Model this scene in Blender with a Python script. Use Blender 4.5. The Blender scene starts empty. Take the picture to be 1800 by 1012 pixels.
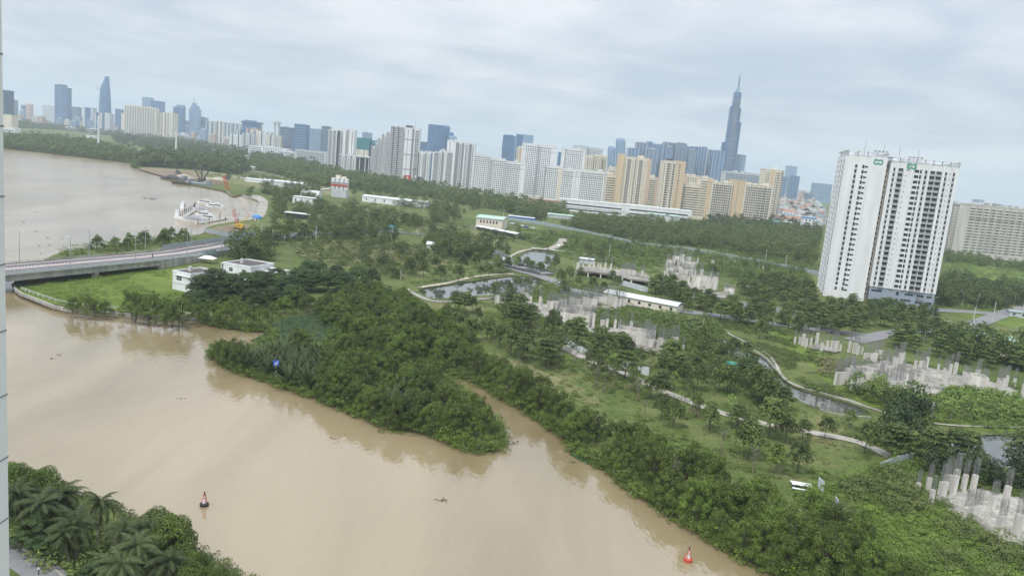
import bpy, math, random
import numpy as np
from mathutils import Vector, Matrix
from mathutils.geometry import delaunay_2d_cdt, tessellate_polygon
R = math.radians
random.seed(7)
scene = bpy.context.scene
COL = scene.collection

# ------------------------------------------------------------------ camera
F, CX, CY, HC = 1350.0, 900.0, 506.0, 62.0
PITCH, ROLL = R(9.54), R(5.57)
cam_d = bpy.data.cameras.new('camera')
cam = bpy.data.objects.new('camera', cam_d)
COL.objects.link(cam)
cam_d.sensor_width = 36.0
cam_d.lens = F / 1800 * 36
cam_d.clip_start = 0.1
cam_d.clip_end = 40000
CAMR = Matrix.Rotation(math.pi / 2 - PITCH, 3, 'X') @ Matrix.Rotation(ROLL, 3, 'Z')
cam.matrix_world = Matrix.Translation((0, 0, HC)) @ CAMR.to_4x4()
scene.camera = cam

# ------------------------------------------------------------------ sky, sun, exposure
SUN_EL, SUN_AZ = R(58), R(215)           # azimuth clockwise from +Y
world = bpy.data.worlds.new('World')
scene.world = world
world.use_nodes = True
nt = world.node_tree
nt.nodes.clear()
def N(t, typ, **kw):
    n = t.nodes.new(typ)
    for k, v in kw.items():
        if k in ('inp',):
            for a, b in v.items(): n.inputs[a].default_value = b
        else: setattr(n, k, v)
    return n
wo = N(nt, 'ShaderNodeOutputWorld'); bg = N(nt, 'ShaderNodeBackground')
bg.inputs['Strength'].default_value = 0.1
sky = N(nt, 'ShaderNodeTexSky', sky_type='NISHITA', sun_disc=False, sun_elevation=SUN_EL, sun_rotation=SUN_AZ)
tc = N(nt, 'ShaderNodeTexCoord'); sep = N(nt, 'ShaderNodeSeparateXYZ')
nt.links.new(tc.outputs['Generated'], sep.inputs[0])
def M(t, op, a, b=None, c=None, clamp=False):
    n = N(t, 'ShaderNodeMath', operation=op, use_clamp=clamp)
    for i, v in enumerate((a, b, c)):
        if v is None: continue
        if isinstance(v, (int, float)): n.inputs[i].default_value = v
        else: t.links.new(v, n.inputs[i])
    return n.outputs[0]
zc = M(nt, 'MAXIMUM', sep.outputs['Z'], 0.0)
den = M(nt, 'ADD', zc, 0.11)
cx_ = M(nt, 'DIVIDE', sep.outputs['X'], den); cy_ = M(nt, 'DIVIDE', sep.outputs['Y'], den)
cmb = N(nt, 'ShaderNodeCombineXYZ'); nt.links.new(cx_, cmb.inputs[0]); nt.links.new(cy_, cmb.inputs[1])
def wnoise(scale, detail, rough, dist=0.0, off=0.0):
    n = N(nt, 'ShaderNodeTexNoise'); n.inputs['Scale'].default_value = scale
    n.inputs['Detail'].default_value = detail; n.inputs['Roughness'].default_value = rough
    n.inputs['Distortion'].default_value = dist
    mp = N(nt, 'ShaderNodeMapping'); mp.inputs['Location'].default_value = (off, off * .7, 0)
    nt.links.new(cmb.outputs[0], mp.inputs[0]); nt.links.new(mp.outputs[0], n.inputs['Vector'])
    return n.outputs[0]
n1 = wnoise(0.55, 6, 0.55, 0.3, 3.1); n2 = wnoise(1.6, 7, 0.6, 0.4, 8.0)
nn = M(nt, 'ADD', M(nt, 'MULTIPLY', n1, 0.62), M(nt, 'MULTIPLY', n2, 0.38))
cr = N(nt, 'ShaderNodeValToRGB')
cr.color_ramp.elements[0].position = 0.40; cr.color_ramp.elements[0].color = (0.46, 0.52, 0.605, 1)
cr.color_ramp.elements[1].position = 0.61; cr.color_ramp.elements[1].color = (0.73, 0.74, 0.77, 1)
nt.links.new(nn, cr.inputs[0])
# overcast: the zenith is brighter than the horizon
gain = M(nt, 'MULTIPLY_ADD', M(nt, 'POWER', zc, 1.4), 9.5, 6.1)
vm = N(nt, 'ShaderNodeVectorMath', operation='SCALE')
nt.links.new(cr.outputs[0], vm.inputs[0]); nt.links.new(gain, vm.inputs['Scale'])
mx = N(nt, 'ShaderNodeMix', data_type='RGBA'); mx.inputs[0].default_value = 0.93
nt.links.new(sky.outputs[0], mx.inputs[6]); nt.links.new(vm.outputs[0], mx.inputs[7])
nt.links.new(mx.outputs[2], bg.inputs['Color']); nt.links.new(bg.outputs[0], wo.inputs['Surface'])
sd = bpy.data.lights.new('sun', 'SUN'); sun = bpy.data.objects.new('sun', sd); COL.objects.link(sun)
sd.energy = 1.5; sd.angle = R(10); sd.color = (1.0, 0.96, 0.9)
sdir = Vector((math.sin(SUN_AZ) * math.cos(SUN_EL), math.cos(SUN_AZ) * math.cos(SUN_EL), math.sin(SUN_EL)))
sun.rotation_euler = sdir.to_track_quat('Z', 'Y').to_euler()
scene.view_settings.view_transform = 'Standard'
scene.view_settings.look = 'None'
scene.view_settings.exposure = 0.84
scene.view_settings.gamma = 1.0
scene.cycles.max_bounces = 6
scene.cycles.diffuse_bounces = 2
scene.cycles.glossy_bounces = 2
scene.cycles.transmission_bounces = 2
scene.cycles.transparent_max_bounces = 4
scene.cycles.volume_bounces = 1
scene.cycles.caustics_reflective = False
scene.cycles.use_denoising = True

# ------------------------------------------------------------------ pixel <-> place
def ray(px, py):
    d = CAMR @ Vector(((px - CX) / F, -(py - CY) / F, -1.0))
    return d
def G(px, py, z=1.2):
    d = ray(px, py); t = (z - HC) / d.z
    return Vector((d.x * t, d.y * t, z))
def proj(p):
    q = CAMR.transposed() @ (Vector(p) - Vector((0, 0, HC)))
    return CX + F * q.x / -q.z, CY - F * q.y / -q.z
def yh(px): return 277.4 + 0.0975 * (px - 900)
def at_h(px, Y):
    d = ray(px, yh(px)); return Vector((d.x * Y / d.y, Y))
def ztop(x, y, py):
    a, b = -50.0, 900.0
    for _ in range(40):
        m = (a + b) / 2
        if proj((x, y, m))[1] > py: a = m
        else: b = m
    return a

# ------------------------------------------------------------------ mesh helpers
class MB:
    def __init__(s): s.v = []; s.f = []
    def box(s, x0, x1, y0, y1, z0, z1):
        b = len(s.v)
        s.v += [(x0, y0, z0), (x1, y0, z0), (x1, y1, z0), (x0, y1, z0), (x0, y0, z1), (x1, y0, z1), (x1, y1, z1), (x0, y1, z1)]
        s.f += [(b, b+3, b+2, b+1), (b+4, b+5, b+6, b+7), (b, b+1, b+5, b+4), (b+1, b+2, b+6, b+5), (b+2, b+3, b+7, b+6), (b+3, b, b+4, b+7)]
        return s
    def bar(s, p, q, r0, r1=None, n=4):
        p = Vector(p); q = Vector(q); r1 = r0 if r1 is None else r1
        d = (q - p).normalized(); u = d.orthogonal().normalized(); w = d.cross(u)
        b = len(s.v)
        for c, r in ((p, r0), (q, r1)):
            for i in range(n):
                a = 2 * math.pi * (i + .5) / n
                s.v.append(tuple(c + u * (r * math.cos(a)) + w * (r * math.sin(a))))
        for i in range(n): j = (i + 1) % n; s.f.append((b+i, b+j, b+n+j, b+n+i))
        s.f.append(tuple(b + i for i in reversed(range(n)))); s.f.append(tuple(b + n + i for i in range(n)))
        return s
    def path(s, pts, r, n=5):
        for i in range(len(pts) - 1):
            ra = r if not isinstance(r, (list, tuple)) else r[i]; rb = r if not isinstance(r, (list, tuple)) else r[i+1]
            s.bar(pts[i], pts[i+1], ra, rb, n)
        return s
    def prism(s, poly, z0, z1):
        n = len(poly); b = len(s.v)
        s.v += [(p[0], p[1], z0) for p in poly] + [(p[0], p[1], z1) for p in poly]
        for i in range(n): j = (i + 1) % n; s.f.append((b+i, b+j, b+n+j, b+n+i))
        s.f.append(tuple(b + i for i in reversed(range(n)))); s.f.append(tuple(b + n + i for i in range(n)))
        return s
    def loft(s, rings, cap=True):
        n = len(rings[0]); b = len(s.v)
        for r in rings: s.v += [tuple(p) for p in r]
        for k in range(len(rings) - 1):
            for i in range(n):
                j = (i + 1) % n; s.f.append((b+k*n+i, b+k*n+j, b+(k+1)*n+j, b+(k+1)*n+i))
        if cap:
            s.f.append(tuple(b + i for i in reversed(range(n)))); e = b + (len(rings)-1)*n; s.f.append(tuple(e + i for i in range(n)))
        return s
    def quad(s, a, b_, c, d):
        b = len(s.v); s.v += [tuple(a), tuple(b_), tuple(c), tuple(d)]; s.f.append((b, b+1, b+2, b+3)); return s
    def build(s, name, mat, parent=None, smooth=False):
        me = bpy.data.meshes.new(name); me.from_pydata(s.v, [], s.f); me.materials.append(mat)
        if smooth:
            for p in me.polygons: p.use_smooth = True
        return link(name, me, parent)
def link(name, me, parent=None):
    o = bpy.data.objects.new(name, me); COL.objects.link(o)
    if parent is not None: o.parent = parent
    return o
def np_mesh(name, V, Fq, mat, tint=None):
    """V (n,3), Fq (m,4) -> mesh"""
    me = bpy.data.meshes.new(name)
    nv, nf = len(V), len(Fq)
    me.vertices.add(nv); me.vertices.foreach_set('co', np.asarray(V, dtype=np.float32).ravel())
    me.loops.add(nf * 4); me.loops.foreach_set('vertex_index', np.asarray(Fq, dtype=np.int32).ravel())
    me.polygons.add(nf); me.polygons.foreach_set('loop_start', np.arange(0, nf * 4, 4, dtype=np.int32))
    if tint is not None:
        a = me.attributes.new('tint', 'FLOAT', 'FACE'); a.data.foreach_set('value', np.asarray(tint, dtype=np.float32))
    me.update(calc_edges=True); me.materials.append(mat)
    return me
def tag(o, label=None, cat=None, group=None, kind=None):
    if label: o['label'] = label
    if cat: o['category'] = cat; o['kind'] = 'thing'
    if group: o['group'] = group
    if kind: o['kind'] = kind
    return o
def empty(name, loc=(0, 0, 0), rz=0, label=None, cat=None, group=None):
    o = bpy.data.objects.new(name, None); COL.objects.link(o); o.location = loc; o.rotation_euler = (0, 0, rz)
    o.empty_display_size = 1
    return tag(o, label, cat, group)
def copy_thing(root, loc, rz=0, sc=1.0, label=None, group=None):
    r = root.copy(); COL.objects.link(r); r.location = loc; r.rotation_euler = (0, 0, rz)
    r.scale = sc if isinstance(sc, (tuple, list)) else (sc, sc, sc)
    if label: r['label'] = label
    if group: r['group'] = group
    for ch in list(root.children):
        c = ch.copy(); COL.objects.link(c); c.parent = r
        for g in ch.children:
            d = g.copy(); COL.objects.link(d); d.parent = c
    return r
def drop(root):
    for c in list(root.children):
        for g in list(c.children): bpy.data.objects.remove(g)
        bpy.data.objects.remove(c)
    bpy.data.objects.remove(root)

# ------------------------------------------------------------------ materials
def lin(r, g, b):
    f = lambda c: (c / 255 / 12.92) if c <= 10 else ((c / 255 + .055) / 1.055) ** 2.4
    return (f(r), f(g), f(b), 1)
def mat(name, col, rough=0.7, metal=0.0, noise=None, bump=None, spec=None, col2=None, streak=False):
    """Principled with a weathering variation: noise=(scale, amount)"""
    m = bpy.data.materials.new(name); m.use_nodes = True; t = m.node_tree
    p = t.nodes['Principled BSDF']
    p.inputs['Base Color'].default_value = (*col[:3], 1); p.inputs['Roughness'].default_value = rough
    p.inputs['Metallic'].default_value = metal
    if spec is not None: p.inputs['Specular IOR Level'].default_value = spec
    sc, am = noise or (0.35, 0.18)
    tc = N(t, 'ShaderNodeTexCoord'); no = N(t, 'ShaderNodeTexNoise')
    no.inputs['Scale'].default_value = sc; no.inputs['Detail'].default_value = 6; no.inputs['Roughness'].default_value = .62
    if streak:
        mp = N(t, 'ShaderNodeMapping'); mp.inputs['Scale'].default_value = (1, 1, 0.12)
        t.links.new(tc.outputs['Object'], mp.inputs[0]); t.links.new(mp.outputs[0], no.inputs['Vector'])
    else: t.links.new(tc.outputs['Object'], no.inputs['Vector'])
    r = N(t, 'ShaderNodeValToRGB'); c2 = col2 or tuple(c * (1 - am * 1.6) for c in col[:3])
    r.color_ramp.elements[0].position = .34; r.color_ramp.elements[1].position = .64
    r.color_ramp.elements[0].color = (*c2[:3], 1); r.color_ramp.elements[1].color = (*col[:3], 1)
    t.links.new(no.outputs[0], r.inputs[0]); t.links.new(r.outputs[0], p.inputs['Base Color'])
    if bump:
        nb = N(t, 'ShaderNodeTexNoise'); nb.inputs['Scale'].default_value = bump[0]; nb.inputs['Detail'].default_value = 4
        t.links.new(tc.outputs['Object'], nb.inputs['Vector'])
        b = N(t, 'ShaderNodeBump'); b.inputs['Distance'].default_value = bump[1]; b.inputs['Strength'].default_value = bump[2] if len(bump) > 2 else 1
        t.links.new(nb.outputs[0], b.inputs['Height']); t.links.new(b.outputs[0], p.inputs['Normal'])
    return m
def leaf_mat(name, c1, c2, transl=0.12, rough=.6):
    m = bpy.data.materials.new(name); m.use_nodes = True; t = m.node_tree; t.nodes.clear()
    out = N(t, 'ShaderNodeOutputMaterial'); d = N(t, 'ShaderNodeBsdfPrincipled'); d.inputs['Roughness'].default_value = rough
    d.inputs['Specular IOR Level'].default_value = 0.25
    tr = N(t, 'ShaderNodeBsdfTranslucent'); mxs = N(t, 'ShaderNodeMixShader'); mxs.inputs[0].default_value = transl
    a = N(t, 'ShaderNodeAttribute', attribute_name='tint'); oi = N(t, 'ShaderNodeObjectInfo')
    f = M(t, 'MULTIPLY_ADD', a.outputs['Fac'], 0.65, M(t, 'MULTIPLY', oi.outputs['Random'], 0.35))
    mixc = N(t, 'ShaderNodeMix', data_type='RGBA'); mixc.inputs[6].default_value = (*c1, 1); mixc.inputs[7].default_value = (*c2, 1)
    t.links.new(f, mixc.inputs[0])
    hs = N(t, 'ShaderNodeHueSaturation')
    t.links.new(M(t, 'MULTIPLY_ADD', oi.outputs['Random'], 0.022, 0.487), hs.inputs['Hue'])
    rr = M(t, 'FRACT', M(t, 'MULTIPLY', oi.outputs['Random'], 7.13)); 
    t.links.new(M(t, 'MULTIPLY_ADD', rr, 0.5, 0.75), hs.inputs['Value'])
    t.links.new(mixc.outputs[2], hs.inputs['Color'])
    t.links.new(hs.outputs[0], d.inputs['Base Color']); t.links.new(hs.outputs[0], tr.inputs['Color'])
    t.links.new(d.outputs[0], mxs.inputs[1]); t.links.new(tr.outputs[0], mxs.inputs[2]); t.links.new(mxs.outputs[0], out.inputs[0])
    return m
def ground_mat(name, cols, scales=(0.012, 0.09, 1.3), pos=(.36, .46, .54, .66), bump=0.25):
    m = bpy.data.materials.new(name); m.use_nodes = True; t = m.node_tree; p = t.nodes['Principled BSDF']
    p.inputs['Roughness'].default_value = .9; p.inputs['Specular IOR Level'].default_value = .15
    g = N(t, 'ShaderNodeNewGeometry'); acc = None
    for s, w in zip(scales, (0.36, 0.34, 0.30)):
        n = N(t, 'ShaderNodeTexNoise'); n.inputs['Scale'].default_value = s; n.inputs['Detail'].default_value = 7; n.inputs['Roughness'].default_value = .62
        t.links.new(g.outputs['Position'], n.inputs['Vector'])
        v = M(t, 'MULTIPLY', n.outputs[0], w); acc = v if acc is None else M(t, 'ADD', acc, v); last = n
    r = N(t, 'ShaderNodeValToRGB'); els = r.color_ramp.elements
    els[0].position = pos[0]; els[0].color = (*cols[0], 1); els[1].position = pos[-1]; els[1].color = (*cols[-1], 1)
    for q, c in zip(pos[1:-1], cols[1:-1]): e = els.new(q); e.color = (*c, 1)
    t.links.new(acc, r.inputs[0]); t.links.new(r.outputs[0], p.inputs['Base Color'])
    b = N(t, 'ShaderNodeBump'); b.inputs['Distance'].default_value = bump; t.links.new(last.outputs[0], b.inputs['Height']); t.links.new(b.outputs[0], p.inputs['Normal'])
    return m
def water_mat(name, c1, c2, spec, rough, bumps, ruffle=False):
    m = bpy.data.materials.new(name); m.use_nodes = True; t = m.node_tree; p = t.nodes['Principled BSDF']
    p.inputs['Roughness'].default_value = rough; p.inputs['IOR'].default_value = 2.0 if 'pond' in name else 1.7
    p.inputs['Specular IOR Level'].default_value = spec
    g = N(t, 'ShaderNodeNewGeometry')
    mp = N(t, 'ShaderNodeMapping'); mp.inputs['Scale'].default_value = (1, .35, 1); mp.inputs['Rotation'].default_value = (0, 0, R(35))
    t.links.new(g.outputs['Position'], mp.inputs[0])
    n = N(t, 'ShaderNodeTexNoise'); n.inputs['Scale'].default_value = .03; n.inputs['Detail'].default_value = 6; n.inputs['Distortion'].default_value = .6
    t.links.new(mp.outputs[0], n.inputs['Vector'])
    r = N(t, 'ShaderNodeValToRGB'); r.color_ramp.elements[0].position = .35; r.color_ramp.elements[1].position = .65
    r.color_ramp.elements[0].color = (*c1, 1); r.color_ramp.elements[1].color = (*c2, 1)
    t.links.new(n.outputs[0], r.inputs[0]); t.links.new(r.outputs[0], p.inputs['Base Color'])
    if ruffle:      # the open upper reach is ruffled by wind
        sp_ = N(t, 'ShaderNodeSeparateXYZ'); t.links.new(g.outputs['Position'], sp_.inputs[0])
        mr = N(t, 'ShaderNodeMapRange'); mr.inputs['From Min'].default_value = 300; mr.inputs['From Max'].default_value = 520; mr.inputs['To Min'].default_value = rough; mr.inputs['To Max'].default_value = .20
        t.links.new(sp_.outputs[1], mr.inputs[0]); t.links.new(mr.outputs[0], p.inputs['Roughness'])
    nrm = None
    for sc, ds, rt in bumps:
        mp2 = N(t, 'ShaderNodeMapping'); mp2.inputs['Scale'].default_value = (1, .45, 1); mp2.inputs['Rotation'].default_value = (0, 0, R(rt))
        t.links.new(g.outputs['Position'], mp2.inputs[0])
        nb = N(t, 'ShaderNodeTexNoise'); nb.inputs['Scale'].default_value = sc; nb.inputs['Detail'].default_value = 3
        t.links.new(mp2.outputs[0], nb.inputs['Vector'])
        b = N(t, 'ShaderNodeBump'); b.inputs['Distance'].default_value = ds
        t.links.new(nb.outputs[0], b.inputs['Height'])
        if nrm is not None: t.links.new(nrm, b.inputs['Normal'])
        nrm = b.outputs[0]
    t.links.new(nrm, p.inputs['Normal'])
    return m

MT = {}
MT['water'] = water_mat('muddy_water', (0.20, 0.155, 0.080), (0.315, 0.25, 0.148), 1.0, 0.04, [(0.06, .12, 20), (1.0, 0.08, 60)], True)
MT['pond'] = water_mat('pond_water', (0.05, 0.056, 0.048), (0.07, 0.075, 0.062), 1.0, 0.02, [(0.8, 0.008, 0)])
MT['ground'] = ground_mat('grassland', [(0.04, 0.065, 0.02), (0.08, 0.11, 0.03), (0.12, 0.145, 0.045), (0.19, 0.175, 0.09)])
MT['lawn'] = ground_mat('lawn', [(0.05, 0.075, 0.02), (0.08, 0.12, 0.028), (0.13, 0.15, 0.05), (0.21, 0.18, 0.105)], pos=(.36, .46, .53, .61))
MT['lush'] = ground_mat('lush_grass', [(0.05, 0.085, 0.018), (0.105, 0.155, 0.028), (0.16, 0.205, 0.045)], pos=(.38, .5, .62))
MT['dry'] = ground_mat('dry_scrub', [(0.06, 0.08, 0.03), (0.12, 0.14, 0.05), (0.20, 0.19, 0.09), (0.27, 0.245, 0.15)])
MT['sand'] = ground_mat('sand', [(0.24, 0.21, 0.16), (0.42, 0.38, 0.31), (0.55, 0.51, 0.44)], pos=(.36, .5, .62))
MT['dirt'] = ground_mat('dirt', [(0.10, 0.08, 0.055), (0.19, 0.15, 0.10), (0.28, 0.23, 0.16)], pos=(.36, .5, .62))
MT['slab'] = ground_mat('concrete_slab', [(0.09, 0.09, 0.06), (0.19, 0.18, 0.155), (0.33, 0.315, 0.28), (0.52, 0.50, 0.45)], scales=(.03, .22, 1.2), pos=(.38, .46, .53, .62))
MT['asphalt'] = ground_mat('asphalt', [(0.09, 0.09, 0.095), (0.13, 0.13, 0.135), (0.17, 0.17, 0.175)], pos=(.35, .5, .65), bump=.02)
MT['road'] = ground_mat('worn_road', [(0.15, 0.15, 0.155), (0.22, 0.22, 0.225), (0.29, 0.285, 0.28)], pos=(.35, .5, .65), bump=.02)
MT['path'] = ground_mat('path_concrete', [(0.20, 0.19, 0.16), (0.33, 0.31, 0.27), (0.50, 0.47, 0.42)], pos=(.35, .5, .65), bump=.03)
MT['mud'] = ground_mat('mud_bank', [(0.06, 0.05, 0.035), (0.10, 0.085, 0.055), (0.14, 0.12, 0.08)], pos=(.35, .5, .65))
MT['pinkroad'] = ground_mat('pink_paving', [(0.36, 0.27, 0.25), (0.45, 0.36, 0.33), (0.52, 0.44, 0.41)], pos=(.35, .5, .65), bump=.02)
MT['concrete'] = mat('concrete', (0.76, 0.73, 0.67), .85, noise=(.5, .3), streak=True)
MT['palecon'] = mat('pale_concrete', (0.62, 0.61, 0.58), .85, noise=(.6, .2), streak=True)
MT['bridgecon'] = mat('bridge_concrete', (0.40, 0.39, 0.36), .85, noise=(.3, .25), streak=True)
MT['white'] = mat('white_paint', (0.80, 0.81, 0.82), .6, noise=(.3, .09), streak=True)
MT['cream'] = mat('cream_paint', (0.74, 0.68, 0.56), .7, noise=(.2, .08), streak=True)
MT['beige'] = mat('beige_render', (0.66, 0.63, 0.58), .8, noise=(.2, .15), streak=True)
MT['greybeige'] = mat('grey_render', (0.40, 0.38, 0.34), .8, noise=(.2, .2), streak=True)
MT['yellow'] = mat('ochre_paint', (0.66, 0.52, 0.35), .7, noise=(.2, .08), streak=True)
MT['orange'] = mat('salmon_paint', (0.62, 0.46, 0.36), .7, noise=(.2, .08), streak=True)
MT['palegrey'] = mat('pale_grey_paint', (0.55, 0.57, 0.60), .7, noise=(.2, .08))
MT['grey'] = mat('grey_paint', (0.27, 0.28, 0.30), .7, noise=(.2, .1))
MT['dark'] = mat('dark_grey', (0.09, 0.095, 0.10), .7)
MT['bluegrey'] = mat('bluegrey_paint', (0.30, 0.35, 0.43), .7, noise=(.2, .08))
MT['glass'] = mat('dark_glass', (0.035, 0.042, 0.05), .15, noise=(.8, .3))
MT['bluewin'] = mat('violet_glass', (0.045, 0.05, 0.085), .2)
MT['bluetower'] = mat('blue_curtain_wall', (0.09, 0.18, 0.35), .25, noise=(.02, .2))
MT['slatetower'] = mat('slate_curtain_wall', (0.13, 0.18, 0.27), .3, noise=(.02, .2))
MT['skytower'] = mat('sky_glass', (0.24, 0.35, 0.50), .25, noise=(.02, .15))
MT['band'] = mat('spandrel_band', (0.33, 0.41, 0.54), .4)
MT['teal'] = mat('teal_netting', (0.03, 0.20, 0.22), .8)
MT['pink'] = mat('pink_render', (0.58, 0.40, 0.36), .8)
MT['red'] = mat('red_paint', (0.55, 0.07, 0.04), .5)
MT['maroon'] = mat('maroon_paint', (0.12, 0.03, 0.025), .4)
MT['crane_red'] = mat('faded_red_steel', (0.62, 0.13, 0.07), .5)
MT['crane_yellow'] = mat('yellow_steel', (0.75, 0.45, 0.04), .5)
MT['blue'] = mat('bright_blue', (0.02, 0.12, 0.6), .5)
MT['bluecover'] = mat('blue_tarp', (0.04, 0.25, 0.65), .5)
MT['tarp'] = mat('grey_tarp', (0.30, 0.31, 0.36), .7)
MT['steel'] = mat('galvanised', (0.45, 0.47, 0.48), .45, metal=.3)
MT['rebar'] = mat('weathered_rebar', (0.30, 0.30, 0.29), .7)
MT['roofwhite'] = mat('white_roof_sheet', (0.60, 0.64, 0.63), .5, noise=(.2, .1))
MT['roofgreen'] = mat('pale_green_roof', (0.42, 0.60, 0.50), .5, noise=(.2, .1))
MT['roofbrown'] = mat('dirty_flat_roof', (0.11, 0.095, 0.085), .9, noise=(.5, .3))
MT['rooforange'] = mat('orange_tiles', (0.40, 0.22, 0.16), .8, noise=(.4, .2))
MT['fence'] = mat('fence_sheet', (0.34, 0.40, 0.42), .5, noise=(.4, .15))
MT['fencewhite'] = mat('white_fence_sheet', (0.62, 0.66, 0.70), .5, noise=(.4, .15))
MT['green'] = mat('green_paint', (0.05, 0.30, 0.22), .6)
MT['emblem'] = mat('emblem_green', (0.03, 0.33, 0.24), .5)
MT['bark'] = mat('bark', (0.12, 0.095, 0.07), .9, noise=(2, .3))
MT['palebark'] = mat('pale_bark', (0.27, 0.24, 0.20), .9, noise=(2, .3))
MT['wood'] = mat('bare_timber', (0.30, 0.24, 0.17), .9)
MT['black'] = mat('black_paint', (0.02, 0.02, 0.022), .5)
MT['wooddark'] = mat('wet_wood', (0.07, 0.055, 0.04), .9)
MT['leaf_mangrove'] = leaf_mat('mangrove_leaves', (0.025, 0.055, 0.011), (0.15, 0.21, 0.034))
MT['leaf_park'] = leaf_mat('park_leaves', (0.034, 0.062, 0.016), (0.13, 0.17, 0.042))
MT['leaf_layer'] = leaf_mat('layered_leaves', (0.036, 0.070, 0.017), (0.135, 0.18, 0.042))
MT['leaf_dark'] = leaf_mat('dark_leaves', (0.018, 0.042, 0.016), (0.075, 0.12, 0.03))
MT['leaf_light'] = leaf_mat('light_leaves', (0.10, 0.17, 0.03), (0.20, 0.28, 0.06))
MT['leaf_palm'] = leaf_mat('palm_leaves', (0.028, 0.05, 0.018), (0.11, 0.14, 0.05), .15, .65)
MT['leaf_dead'] = leaf_mat('dead_fronds', (0.16, 0.12, 0.07), (0.30, 0.24, 0.15), .1)
MT['leaf_far'] = leaf_mat('far_leaves', (0.042, 0.072, 0.018), (0.155, 0.19, 0.05))
MT['leaf_weed'] = leaf_mat('weeds', (0.05, 0.09, 0.018), (0.17, 0.235, 0.05))
MT['leaf_creeper'] = leaf_mat('creeper', (0.06, 0.105, 0.018), (0.19, 0.27, 0.045))
MT['leaf_hyacinth'] = leaf_mat('hyacinth', (0.045, 0.10, 0.04), (0.09, 0.16, 0.06))
MT['leaf_dry'] = leaf_mat('dry_weeds', (0.13, 0.15, 0.05), (0.30, 0.29, 0.15))

# ------------------------------------------------------------------ ground and water
FARW = [(-2200, 60), (-900, 165), (-400, 222)]
RIVER = [(-900, 176), (-400, 226), (-100, 252), (3, 261), (80, 269), (171, 280), (235, 287), (237, 296), (271, 307), (280, 308), (294, 311), (296, 318), (312, 324), (332, 326),
 (353, 329), (375, 334), (397, 338), (408, 349), (427, 343), (438, 345), (457, 353), (451, 361), (449, 373), (447, 389), (422, 391), (400, 394), (368, 400), (359, 405), (359, 414),
 (330, 418), (255, 427), (200, 436), (150, 443), (105, 447), (60, 470), (22, 498), (30, 515), (60, 527), (105, 545), (160, 549), (215, 553), (270, 560), (345, 563),
 (400, 577), (440, 583), (475, 583), (492, 598), (450, 615), (380, 622), (372, 630), (400, 640), (430, 657), (470, 670), (505, 684), (560, 702), (600, 718), (640, 735), (680, 752), (740, 760),
 (790, 776), (830, 793), (868, 794), (882, 780), (866, 750), (824, 705), (780, 672), (745, 650), (790, 655), (850, 680), (900, 707), (945, 737), (1000, 772), (1010, 792), (1060, 820), (1100, 853),
 (1180, 905), (1240, 945), (1310, 985), (1400, 1020), (1520, 1080), (1760, 1230), (1500, 1500), (900, 1600), (560, 1180), (440, 1050), (380, 1000), (300, 955), (200, 905), (100, 868), (0, 838), (-200, 785), (-700, 690), (-1400, 620)]
PONDS = [
 [(911, 452), (922, 444), (942, 439), (983, 447), (986, 452), (971, 460), (968, 468), (954, 476), (931, 471), (913, 467), (905, 460)],
 [(731, 509), (786, 502), (844, 493), (908, 484), (954, 491), (954, 499), (931, 513), (864, 520), (821, 521), (769, 527), (749, 523)],
 [(1198, 568), (1206, 563), (1220, 561), (1234, 565), (1236, 570), (1222, 574), (1206, 573)],
 [(1262, 603), (1272, 596), (1284, 602), (1301, 611), (1325, 622), (1341, 627), (1355, 638), (1365, 658), (1388, 678), (1408, 686), (1462, 701), (1489, 709), (1522, 720), (1530, 730), (1492, 729), (1442, 720), (1402, 706), (1375, 687), (1350, 674), (1335, 650), (1310, 632), (1285, 622), (1268, 614)],
 [(1640, 775), (1704, 767), (1790, 762), (1870, 770), (1900, 800), (1820, 826), (1742, 822), (1720, 812), (1690, 800), (1650, 790)]]
def pip(poly, x, y):
    c = False; n = len(poly); j = n - 1
    for i in range(n):
        xi, yi = poly[i][0], poly[i][1]; xj, yj = poly[j][0], poly[j][1]
        if (yi > y) != (yj > y) and x < (xj - xi) * (y - yi) / (yj - yi) + xi: c = not c
        j = i
    return c
def smooth_ring(pts, k=1):
    for _ in range(k):
        out = []
        for i in range(len(pts)):
            a, b = Vector(pts[i]), Vector(pts[(i + 1) % len(pts)])
            out += [a * .75 + b * .25, a * .25 + b * .75]
        pts = out
    return pts
LZ = 1.2
wr = smooth_ring([G(x, y, 0).xy for x, y in RIVER], 1)
wp = [smooth_ring([G(x, y, LZ - .3).xy for x, y in P], 1) for P in PONDS]
BX = (-9000, 9000, -600, 14000)
outer = [Vector((BX[0], BX[2])), Vector((BX[1], BX[2])), Vector((BX[1], BX[3])), Vector((BX[0], BX[3]))]
pts, edges = list(outer), [(0, 1), (1, 2), (2, 3), (3, 0)]
for ring in [wr] + wp:
    b = len(pts); pts += [Vector(p) for p in ring]; edges += [(b + i, b + (i + 1) % len(ring)) for i in range(len(ring))]
co, ed, fc = delaunay_2d_cdt(pts, edges, [], 0, 1e-4)[:3]
keep = []
for f in fc:
    c = (co[f[0]] + co[f[1]] + co[f[2]]) / 3
    if not pip(wr, c.x, c.y) and not any(pip(w, c.x, c.y) for w in wp): keep.append(tuple(f))
mb = MB(); mb.v = [(p.x, p.y, LZ) for p in co]; mb.f = list(keep)
gnd = mb.build('ground', MT['ground']); tag(gnd, kind='structure')
mb = MB()
for ring in [wr] + wp:
    for i in range(len(ring)):
        a, b = ring[i], ring[(i + 1) % len(ring)]
        mb.quad((a.x, a.y, -2.5), (b.x, b.y, -2.5), (b.x, b.y, LZ - .01), (a.x, a.y, LZ - .01))
tag(mb.build('river_bank', MT['mud']), kind='structure')
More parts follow.
